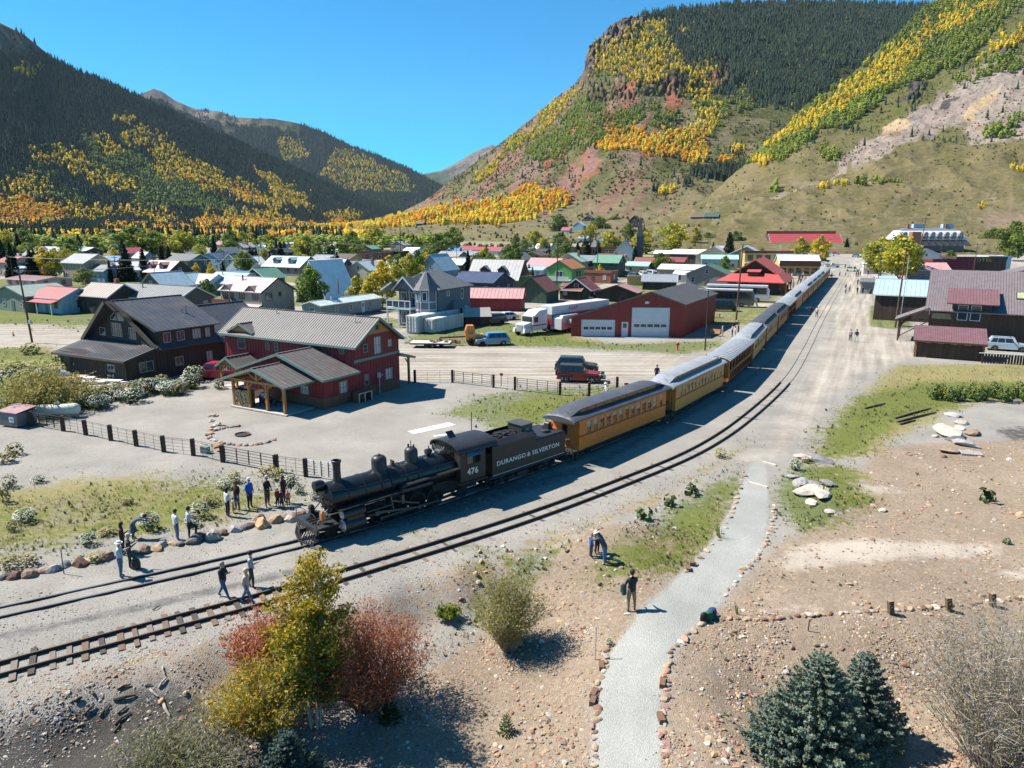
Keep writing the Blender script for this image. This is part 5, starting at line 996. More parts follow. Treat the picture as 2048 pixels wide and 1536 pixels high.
def brown_house():
 t=em('brown_house',(-39.64,71.48,0),R(-31.5),'dark brown board and batten house with big grey metal roof and low front wing','house')
 br=wlm('brown',(.062,.044,.034),dirt=.15);rm=rmt('slate',(.075,.077,.085),.55);tr=M('trim_brown',(.07,.05,.04),.7)
 ym=7.0;Wd=-13.4
 mb=MB();mb.box(Wd+.6,0,0,3.4,0,2.55);mb.prism([(0,2.55),(3.4,2.55),(3.4,3.4)],Wd+.6,0,'x');mb.bd('wing_wall',br,t)
 mb=MB();mb.box(Wd+.6,0,3.4,10.9,0,3.3);mb.prism([(Wd+.6,3.3),(0,3.3),(-2.6,5.25),(-6.4,8.1),(-10.5,5.2)],3.45,10.9,'y');mb.box(-2.6,0,3.9,10.7,3.3,5.15);mb.prism([(-6.4,7.9),(-2.6,5.6),(-2.6,5.1),(0,5.1),(0,5.0),(-6.4,7.6)][:4]+[(0,5.12)],3.9,10.7,'y');mb.bd('wall',br,t)
 for ax,c,s,a0,a1,z0,zt in(('x',0,1,.1,3.4,0,2.6),('x',0,1,3.4,10.9,0,3.25),('x',0,1,4.0,10.7,3.45,5.1),('y',0,-1,Wd+.7,-.05,0,2.5),('y',3.45,-1,-10.6,-1.6,3.45,lambda a:3.4+(8.0-3.4)*(1-abs(a+6.4)/5.6))):battens(t,ax,c,s,a0,a1,z0,zt,.4,br,name='batten')
 srf(t,[(Wd,-.55,2.28),(.75,-.55,2.62),(.55,3.45,3.55),(Wd+1.2,3.45,3.75)],rm,.14,.5,tr,'front_roof')
 mb=MB();mb.slab([(.55,3.2,5.22),(.55,11.2,5.22),(-6.4,11.2,8.1),(-6.4,2.9,8.1)],.14);rf=mb.bd('roof',rm,t)
 mb=MB();
 for k in range(16):y=3.25+k*.53;mb.beam((.55,y,5.25),(-6.4,y-.02*k*0,8.13),.04,.04)
 mb.beam((-6.4,2.9,8.14),(-6.4,11.2,8.14),.25,.05);mb.bd('roof_seams',rm,rf,kind='stuff')
 mb=MB();mb.slab([(-6.4,11.2,8.1),(-12.9,11.2,3.4),(-12.9,2.6,3.4),(-6.4,2.2,8.1)],.14);mb.bd('far_roof',rm,t)
 mb=MB();mb.slab([(-6.4,2.1,8.1),(-5.2,2.4,7.1),(-5.2,3.9,7.1),(-6.4,3.9,8.1)],.14);mb.beam((-5.4,3.0,7.3),(.7,3.1,3.3),.12,.5);mb.beam((-6.4,2.1,8.05),(-12.9,2.6,3.35),.1,.4);mb.beam((-6.4,2.5,8.05),(.6,3.3,5.2),.08,.2);mb.bd('gable_overhang',tr,t)
 srf(t,[(.65,3.2,3.25),(.65,11.0,3.25),(0,11.0,3.75),(0,3.2,3.75)],rm,.1,0,tr,'eyebrow_roof')
 for a in((4.4,5.3,3.8,4.9),(6.0,6.9,3.8,4.9),(7.9,8.9,3.8,4.88),(9.5,10.1,3.8,4.85),(1.4,3.0,1.05,2.15),(5.5,6.5,1.1,2.1),(9.4,10.15,1.05,2.15)):win(t,'x',0,1,*a,fm=M('frame_grey',(.33,.33,.32),.6),split='v',pm=pane_lt if a[0]>7.5 else pnm)
 fg=MATS['frame_grey'];win(t,'y',0,-1,-3.3,-2.0,1.15,1.95,fm=fg,split='v');
 for a in((-7.9,-5.9,4.1,5.6,'v'),(-4.6,-3.3,4.0,5.3,None),(-10.4,-9.2,4.0,4.9,None)):win(t,'y',3.45,-1,*a[:4],fm=fg,split=a[4])
 for s in(-1,1):
  mb=MB();c=-6.5;mb.prism([(c+s*.1,5.9),(c+s*1.3,5.9),(c+s*1.3,6.2),(c+s*.1,7.1)],3.36,3.42,'y');w=mb.bd('window',fg,t);mb=MB();mb.prism([(c+s*.2,6.0),(c+s*1.2,6.0),(c+s*1.2,6.15),(c+s*.2,6.9)],3.34,3.37,'y');mb.bd('pane',pnm,w)
 mb=MB();mb.box(-11.8,-10.7,-.05,0,0,2.0);mb.bd('door',M('door_brown',(.085,.065,.05),.7),t)
 mb=MB();mb.tube((-2.4,9.0,6.3),(-2.4,9.0,7.3),.1);mb.tube((-2.7,8.7,6.3),(-2.7,8.7,7.0),.07);mb.bd('stove_pipe',M('pipe_grey',(.3,.3,.3),.4,metal=.6),t)
 srf(t,[(1.9,11.6,2.5),(1.9,15.0,2.5),(-.4,15.0,3.4),(-.4,11.0,3.4)],rm,.12,0,tr,'rear_porch_roof');mb=MB();mb.box(1.55,1.7,12.0,12.15,0,2.5);mb.bd('porch_post',tr,t)
 mb=MB();gwl(mb,-11,-1.5,10.9,19,0,3.6,6.2,'y');mb.bd('rear_wall',br,t);grf(t,-11,-1.5,11.2,19,3.6,6.5,'y',.6,rm,.6,.14,tr,name='rear_roof')
 return t
brown_house()
def garage():
 t=em('red_garage',(25.2,104.03,0),0,'red ribbed steel garage with two white overhead doors and low pitched grey roof','garage')
 rd=wlm('garage_red',(.26,.035,.03),rough=.5,dirt=.15);gy=rmt('charcoal',(.075,.072,.07),.6);sh=Matrix(((math.cos(R(-4)),math.sin(R(28.6)),0,0),(math.sin(R(-4)),math.cos(R(28.6)),0,0),(0,0,1,0),(0,0,0,1)))
 def mb_():
  m=MB();m.T=sh;return m
 DP=20.2
 mb=mb_();mb.prism([(-16.4,0),(0,0),(0,4.8),(-4.7,6.55),(-16.4,2.72)],0,DP,'y');w=mb.bd('wall',rd,t)
 top=lambda x:4.8+(6.55-4.8)*(-x/4.7)if x>-4.7 else 6.55-(6.55-2.72)*((-4.7-x)/11.7)
 mb=mb_()
 for k in range(54):
  x=-16.35+k*.308;
  for a,b in(((-14.9,-9.95)),((-8.95,-8.0)),((-7.5,-2.0))):
   if a-.1<x<b+.1:break
  else:mb.box(x-.05,x+.05,-.05,0,0,top(x)-.02);continue
  zt={-14.9:2.55,-8.95:2.3,-7.5:4.4}[a];mb.box(x-.05,x+.05,-.05,0,zt,top(x)-.02)
 for k in range(66):y=.15+k*.305;mb.box(0,.05,y-.05,y+.05,0,4.75)
 mb.bd('wall_rib',rd,w,kind='stuff')
 mb=mb_();mb.prism([(-16.7,2.62),(-4.7,6.55),(.25,4.72),(.25,4.87),(-4.7,6.72),(-16.7,2.8)],-.35,DP+.3,'y');rf=mb.bd('roof',gy,t)
 mb=mb_()
 for p,q in(((-16.7,2.73),(-4.7,6.65)),((-4.7,6.65),(.25,4.82))):mb.beam((p[0],-.37,p[1]),(q[0],-.37,q[1]),.05,.22)
 mb.beam((.27,-.35,4.8),(.27,DP+.3,4.8),.05,.16);mb.bd('fascia',M('fascia_grey',(.13,.12,.12),.6),rf)
 dm=M('door_white',(.60,.61,.62),.55,.06,1);dg=M('door_groove',(.35,.36,.37),.7)
 for x0,x1,h,n in((-14.9,-9.95,2.5,4),(-7.5,-2.0,4.35,6)):
  mb=mb_();mb.box(x0,x1,-.04,-.005,0,h);d=mb.bd('overhead_door',dm,t)
  for k in range(n):
   mb=mb_();mb.box(x0+.06,x1-.06,-.07,-.04,h*k/n+.02,h*(k+1)/n-.02);
   mb.bd('door_panel',dm,d)
  zz=1.05 if h<3 else 1.5
  for k in range(5):
   mb=mb_();a=x0+.3+k*(x1-x0-.6)/5;mb.box(a+.08,a+(x1-x0-.6)/5-.1,-.09,-.065,zz,zz+.4);mb.bd('door_window',pnm,d)
 mb=mb_();mb.box(-8.95,-8.0,-.06,0,0,2.2);d=mb.bd('side_door',dm,t);mb=mb_();mb.box(-8.75,-8.2,-.075,-.06,1.35,2.0);mb.bd('pane',pnm,d)
 mb=mb_();mb.cb((-5.3,-.15,5.1),(.5,.3,.35));mb.bd('wall_light',wht,t)
 mb=mb_();mb.box(-8,-1.5,-1.6,-.1,0,.05);mb.bd('apron',conc,t)
garage()
def victorian():
 t=em('victorian_house',(-12.23,112.43,0),R(-28),'blue grey two storey house with octagonal turret, white balcony and slate roof','house')
 bl=wlm('bluegrey',(.105,.125,.15));rm=rmt('shingle_slate',(.105,.115,.125),.8,.2);lt=M('trim_paleblue',(.45,.52,.58),.6)
 mb=MB();mb.box(-7.6,.2,.9,10.5,0,6.3);mb.prism([(-7.6,6.3),(-1.2,6.3),(-3.6,8.6)],.9,4,'y');mb.bd('wall',bl,t)
 mb=MB();mb.lathe([(1.75,0),(1.75,6.3)],(-1.9,.6,0),'z',8);tu=mb.bd('turret',bl,t);mb=MB();mb.lathe([(2.25,6.15),(2.0,6.45),(.35,8.9),(.12,9.0),(.01,9.05)],(-1.9,.6,0),'z',8);mb.bd('turret_roof',rm,tu)
 mb=MB()
 for k in range(8):a=2*PI*k/8;mb.beam((-1.9+1.76*math.cos(a),.6+1.76*math.sin(a),0),(-1.9+1.76*math.cos(a),.6+1.76*math.sin(a),6.2),.1)
 for z in(.2,2.9,3.1,4.3):mb.lathe([(1.77,z-.06),(1.8,z-.06),(1.8,z+.06),(1.77,z+.06)],(-1.9,.6,0),'z',8)
 mb.bd('turret_trim',lt,tu)
 for an in(-157.5,-112.5,-67.5):
  a=R(an);cx,cy=-1.9+1.64*math.cos(a),.6+1.64*math.sin(a)
  for z0,z1 in((1.0,2.6),(4.5,5.9)):
   mb=MB();mb.T=Matrix.Translation((cx,cy,0))@Matrix.Rotation(a,4,'Z');mb.box(0,.06,-.4,.4,z0,z1);w=mb.bd('window',lt if an<-100 else wht,tu);mb=MB();mb.T=Matrix.Translation((cx,cy,0))@Matrix.Rotation(a,4,'Z');mb.box(.05,.075,-.3,.3,z0+.1,z1-.1);mb.bd('pane',pane_lt if z0<2 else pnm,w)
 mb=MB();e=.5;z=6.25;X0,X1,Y0,Y1=-7.6,.2,.9,10.5;v=[(X0-e,Y0-e,z),(X1+e,Y0-e,z),(X1+e,Y1+e,z),(X0-e,Y1+e,z),(-3.7,Y0+1.2,8.9),(-3.7,Y1-3.6,8.9),(X0-e,Y0-e,z-.15),(X1+e,Y0-e,z-.15),(X1+e,Y1+e,z-.15),(X0-e,Y1+e,z-.15)]
 mb.add(v,[(0,1,4),(1,2,5,4),(2,3,5),(3,0,4,5),(6,7,1,0),(7,8,2,1),(8,9,3,2),(9,6,0,3),(9,8,7,6)]);mb.bd('roof',rm,t)
 grf(t,-7.4,-3.6,-.4,4,6.2,8.0,'y',.4,rm,0,.12,lt,name='front_gable')
 mb=MB();mb.prism([(-7.3,6.2),(-3.7,6.2),(-5.5,7.9)],-.3,3,'y');mb.bd('gable_wall',bl,t)
 mb=MB();mb.box(-8.4,-3.6,-1.6,.9,3.0,3.3);b=mb.bd('balcony',lt,t);mb=MB()
 for x in(-8.3,-7.1,-5.9,-4.7,-3.7):mb.box(x-.06,x+.06,-1.55,-1.45,3.3,4.4)
 mb.box(-8.35,-3.6,-1.56,-1.44,4.35,4.45);mb.bd('balcony_rail',wht,b);mb=MB();mb.box(-8.3,-3.65,-1.5,-1.48,3.4,4.3);mb.bd('balcony_panel',M('panel_dark_blue',(.03,.045,.08),.3),b)
 for x in(-8.3,-6.0,-3.8):mb=MB();mb.box(x-.1,x+.1,-1.5,-1.3,0,3.0);mb.bd('porch_post',lt,t)
 for x in(-8.3,-3.8):mb=MB();mb.box(x-.09,x+.09,-1.5,-1.3,4.4,6.2);mb.bd('balcony_post',bl,t)
 srf(t,[(-9.2,-1.8,6.05),(-9.2,6,6.05),(-7.0,6,7.4),(-7.0,-1.8,7.4)],rm,.12,0,lt,'side_roof')
 for a in((-7.2,-6.0,3.6,5.6),(-5.6,-4.4,3.6,5.6),(-7.2,-6.2,.4,2.5),(-5.6,-4.8,.2,2.4)):win(t,'y',.9,-1,*a,fm=wht,split='v')
 for a in((3.2,4.0,5.0,5.8),(7.4,8.2,4.2,5.9),(8.6,9.3,1.5,3.0)):win(t,'x',.2,1,*a,fm=wht)
 mb=MB();mb.add([(.2,3.0,3.2),(.2,7.0,3.2),(1.5,3.3,3.0),(1.5,6.7,3.0),(.2,5.0,4.4)],[(0,2,4),(2,3,4),(3,1,4),(0,1,3,2)]);mb.bd('porch_hood',rm,t);win(t,'x',.2,1,4.6,5.6,1.4,2.8,fm=lt)
 for k in range(4):mb=MB();mb.box(-8.6-.35*k,-8.3-.35*k,-2.5,-.2,0,.55-.13*k);mb.bd('stair_tread',M('tread_red',(.34,.13,.10),.8),t)
victorian()
def beige_house():
 t=em('beige_house',(-43.3,123.0,0),R(-30),'beige two storey house with pinkish roof, small gable dormers and red balcony','house')
 bg=wlm('beige',(.30,.265,.22));rm=rmt('pinkgrey',(.42,.33,.32),.5);db=M('trim_dark_brown',(.06,.04,.035),.7);rb=M('balcony_red',(.16,.05,.035),.7)
 mb=MB();gwl(mb,-10.6,0,0,7.4,0,4.9,7.0,'x');mb.bd('wall',bg,t);mb=MB();mb.box(-10.64,.04,-.04,7.44,0,.9);mb.bd('base_course',db,t)
 grf(t,-10.6,0,0,7.4,4.9,7.0,'x',.35,rm,.6,.14,None);mb=MB()
 for a,b in(((-.4,4.72),(3.7,7.15)),((7.8,4.72),(3.7,7.15))):mb.beam((.37,a[0],a[1]),(.37,b[0],b[1]),.05,.24)
 mb.bd('fascia',db,t)
 for c in(-8.9,-2.6):
  mb=MB();mb.prism([(c-1.2,5.0),(c+1.2,5.0),(c,5.85)],-.1,1.4,'y');d=mb.bd('dormer',bg,t);grf(d,c-1.1,c+1.1,-.05,1.5,5.0,5.8,'y',.2,rmt('mauve',(.26,.16,.16)),0,.08,db,name='dormer_roof')
 for a in((-9.9,-8.6,3.4,4.8),(-7.9,-7.1,2.9,4.8),(-5.6,-4.2,3.5,4.85),(-2.2,-.8,3.5,4.85)):win(t,'y',0,-1,*a,fm=db,split='v')
 for a in((.9,2.3,3.3,4.7),(3.8,4.4,3.9,4.7)):win(t,'x',0,1,*a,fm=db,split='v')
 mb=MB();mb.box(0,.06,3.4,4.0,5.3,6.3);mb.bd('attic_vent',M('vent_rose',(.33,.2,.2),.7),t)
 mb=MB();mb.box(-11.2,-6.6,-1.5,0,2.4,2.55);b=mb.bd('balcony',rb,t);mb=MB();mb.box(-11.2,-6.6,-1.5,-1.44,2.55,3.4);mb.box(-6.66,-6.6,-1.5,0,2.55,3.4);mb.bd('balcony_panel',rb,b)
 mb=MB();mb.beam((-6.6,-.8,2.6),(-4.2,-.8,0.2),.8,.12);mb.beam((-6.6,-1.2,3.5),(-4.2,-1.2,1.1),.06,.1);mb.bd('stair',M('stair_cream',(.42,.38,.32),.7),t)
 srf(t,[(-4.3,-1.3,2.35),(.2,-1.3,2.35),(.2,0,2.75),(-4.3,0,2.75)],rm,.1,0,db,'porch_roof');mb=MB();mb.tube((-7.5,2.6,6.3),(-7.5,2.6,7.5),.13);mb.bd('chimney_pipe',db,t)
beige_house()
def mobile_home():
 t=em('mobile_home',(-32.9,122.2,0),R(-28),'long grey mobile home with pale metal roof behind the red house','mobile home');g=wlm('mobile_grey',(.27,.29,.28));rm=rmt('palegreen',(.55,.62,.60),.35,metal=.2)
 mb=MB();gwl(mb,-4.4,0,0,16.4,.0,2.6,3.2,'y');mb.bd('wall',g,t);grf(t,-4.4,0,0,16.4,2.6,3.2,'y',.25,rm,.8,.1,wht)
 mb=MB();mb.box(-4.42,.02,-.02,16.42,0,.5);mb.bd('skirting',M('skirting_dark',(.08,.08,.075),.8),t)
 win(t,'y',0,-1,-2.6,-1.4,1.1,2.3)
 for a in((3.4,4.3),(7.2,8.1)):win(t,'x',0,1,*a,1.1,2.2)
 for a,m_ in((10.6,wht),(12.6,g)):mb=MB();mb.box(0,.06,a,a+.9,.4,2.4);d=mb.bd('door',m_,t);mb=MB();mb.box(.06,.08,a+.25,a+.65,1.4,2.1);mb.bd('pane',pnm,d)
 mb=MB();mb.tube((-1.2,4,3.0),(-1.2,4,3.9),.1);mb.bd('flue',wht,t)
mobile_home()
def container(a,b,h,W_,lbl,col,n):
 ax,ay=a;bx,by=b;t=em('shipping_container',(ax,ay,0),math.atan2(by-ay,bx-ax)-PI/2,lbl,'container','white containers beside the grey house');Lc=math.hypot(bx-ax,by-ay);m_=wlm('container',(.55,.55,.52),dirt=.45)
 mb=MB();mb.box(-W_,0,0,Lc,.12,h);
 mb.bd('box',m_,t);mb=MB()
 for k in range(int(Lc/.3)):mb.box(0,.035,.1+k*.3,.22+k*.3,.2,h-.12)
 mb.bd('side_rib',m_,t,kind='stuff')
 for k in range(2):
  mb=MB();mb.box(-W_+.05+k*W_/2,-W_+W_/2-.03+k*W_/2,-.05,0,.2,h-.1);d=mb.bd('door',m_,t)
  for q in range(2):mb=MB();x=-W_+.3+k*W_/2+q*.55;mb.tube((x,-.1,.15),(x,-.1,h-.05),.03);mb.bd('lock_rod',M('rod_grey',(.3,.33,.35),.5),d)
  mb=MB()
  for q in range(4):mb.box(-W_+.12+k*W_/2,-W_+W_/2-.1+k*W_/2,-.07,-.05,.3+q*(h-.4)/4,.3+(q+.72)*(h-.4)/4)
  mb.bd('door_panel',m_,d,kind='stuff')
container((-14.3,107.1),(-7.2,120.0),2.75,2.2,'longer white shipping container standing behind the shorter one',0,0)
container((-11.95,107.4),(-7.9,115.2),2.25,1.95,'shorter white storage container with barred end doors',0,0)
CW=dict(white=(.52,.52,.5),cream=(.42,.38,.28),tan=(.36,.28,.17),brown=(.11,.065,.04),dbrown=(.05,.033,.026),red=(.22,.04,.035),brick=(.27,.10,.07),grey=(.22,.22,.21),dgrey=(.10,.10,.10),blue=(.17,.28,.38),lblue=(.30,.42,.5),teal=(.05,.12,.12),green=(.07,.17,.06),dgreen=(.05,.085,.06),sage=(.2,.24,.19),yellow=(.42,.31,.12),pink=(.45,.28,.24),navy=(.035,.05,.09),maroon=(.12,.02,.03))
CR=dict(dgreen=(.04,.09,.065),teal=(.1,.3,.33),white=(.72,.73,.74),silver=(.48,.52,.55),grey=(.26,.27,.28),dgrey=(.12,.125,.13),red=(.34,.055,.06),pink=(.48,.27,.26),rust=(.24,.085,.055),blue=(.05,.19,.38),navy=(.05,.07,.13),lblue=(.33,.44,.50),green=(.12,.26,.18),lgreen=(.33,.5,.42),brown=(.13,.09,.07),orange=(.42,.16,.05),maroon=(.22,.06,.06),sage=(.25,.29,.24),black=(.05,.05,.052),taupe=(.33,.30,.28))
def house(px,py,Wx,Dy,hw,hr,axis,wc,rc,lbl,rz=-28,o='',cat='house',grp=None,name='town_house',ov=.35,z0=0,base=None):
 p=base if base is not None else P(px,py)
 t=em(name,(p[0],p[1],p[2]if len(p)>2 else 0),R(rz),lbl,cat,grp);w=wlm(wc,CW[wc]);r=rmt(rc,CR[rc],.45 if rc not in('white',)else .35)
 x0,x1,y0,y1=-Wx/2,Wx/2,0,Dy;q=random.Random(int(px*13+py*7))
 if 'F' in o:
  mb=MB();mb.box(x0,x1,y0,y1,-1,hw);mb.bd('wall',w,t);mb=MB();mb.box(x0+.3,x1-.3,y0+.3,y1-.3,hw,hw+.06);mb.bd('roof',r,t)
  mb=MB();mb.box(x0-.15,x1+.15,y0-.15,y0+.25,hw-.3,hw+.45);mb.box(x0-.15,x0+.25,y0+.25,y1,hw-.3,hw+.35);mb.box(x1-.25,x1+.15,y0+.25,y1,hw-.3,hw+.35);mb.bd('parapet',w if 'K' not in o else wlm('maroon',CW['maroon']),t)
 elif 'S' in o:
  mb=MB();mb.prism([(y0,-1),(y1,-1),(y1,hw+hr),(y0,hw)],x0,x1,'x');mb.bd('wall',w,t)
  srf(t,[(x0-ov,y0-ov,hw-.0),(x1+ov,y0-ov,hw-.0),(x1+ov,y1+ov,hw+hr+.25),(x0-ov,y1+ov,hw+hr+.25)],r,.14,.6)
 else:
  mb=MB();gwl(mb,x0,x1,y0,y1,-1,hw,hw+hr,axis);mb.bd('wall',w,t);grf(t,x0,x1,y0,y1,hw,hw+hr,axis,ov,r,.7 if Dy*Wx>20 and py>530 else 0,.13,wht if q.random()<.5 else w)
 fl=[1.0]if hw<4.4 else[1.0,3.7]
 if 'n' not in o:
  for zz in fl:
   n=max(2,int(Wx/3));pm=q.choice([pnm,pnm,pane_lt]);fm=q.choice([wht,wht,MATS['trim_dark_brown']])
   for k in range(n):
    c=x0+(k+.5)*Wx/n;
    if zz==1.0 and k==n//2:mb=MB();mb.box(c-.45,c+.45,-.05,0,0,2.05);mb.bd('door',M('door_'+wc,tuple(v*.5 for v in CW[wc]),.6),t);continue
    win(t,'y',y0,-1,c-.5,c+.5,zz,min(zz+1.4,hw-.2),fm=fm,pm=pm,sub=py>520)
   n=max(1,int(Dy/4));sd=1 if p[0]<p[1]*.6 else-1
   for k in range(n):c=y0+(k+.5)*Dy/n;win(t,'x',x1 if sd>0 else x0,sd,c-.5,c+.5,zz,min(zz+1.4,hw-.2),fm=fm,pm=pm,sub=py>520)
  if axis=='y' and hr>2 and 'F' not in o and 'S' not in o:win(t,'y',y0,-1,-.5,.5,hw+.2,hw+1.3,fm=wht,sub=py>520)
  if axis=='x' and hr>2 and 'F' not in o and 'S' not in o:win(t,'x',x1,1,(y0+y1)/2-.5,(y0+y1)/2+.5,hw+.2,hw+1.3,fm=wht,sub=py>520)
 if 'D' in o:
  for c in(-Wx*.2,Wx*.2):
   yb=Dy*.12;zb=hw+hr*.30;mb=MB();mb.box(c-1.0,c+1.0,yb,yb+Dy*.28,zb,zb+1.3);mb.prism([(c-1,zb+1.3),(c+1,zb+1.3),(c,zb+2.0)],yb,yb+Dy*.3,'y');d=mb.bd('dormer',w,t);grf(d,c-1,c+1,yb,yb+Dy*.3,zb+1.3,zb+2.0,'y',.2,r,0,.1,name='dormer_roof');win(d,'y',yb,-1,c-.5,c+.5,zb+.2,zb+1.2,sub=False)
 if 'C' in o:mb=MB();mb.box(Wx*.2,Wx*.2+.7,Dy*.5,Dy*.5+.7,hw,hw+hr+1.0);mb.bd('chimney',wlm('brick',CW['brick']),t)
 if 'V' in o:mb=MB();mb.tube((-Wx*.2,Dy*.35,hw),(-Wx*.2,Dy*.35,hw+hr+.6),.12);mb.bd('stove_pipe',M('pipe_grey',(.3,.3,.3)),t)
 if 'P' in o:
  srf(t,[(x0,-1.9,2.2),(x1,-1.9,2.2),(x1,0,2.7),(x0,0,2.7)],r,.1,0,None,'porch_roof')
  for k in range(3):mb=MB();c=x0+.15+k*(Wx-.3)/2;mb.box(c-.07,c+.07,-1.85,-1.7,0,2.2);mb.bd('porch_post',wht,t)
 if 'B' in o:
  mb=MB();mb.box(x0+.2,x1-.2,-1.3,0,2.9,3.05);b=mb.bd('balcony',wht,t);mb=MB();mb.box(x0+.2,x1-.2,-1.3,-1.24,3.8,3.9);[mb.box(x0+.2+k*(Wx-.5)/6,x0+.26+k*(Wx-.5)/6,-1.3,-1.24,3.05,3.8)for k in range(7)];mb.bd('balcony_rail',wht,b)
 return t
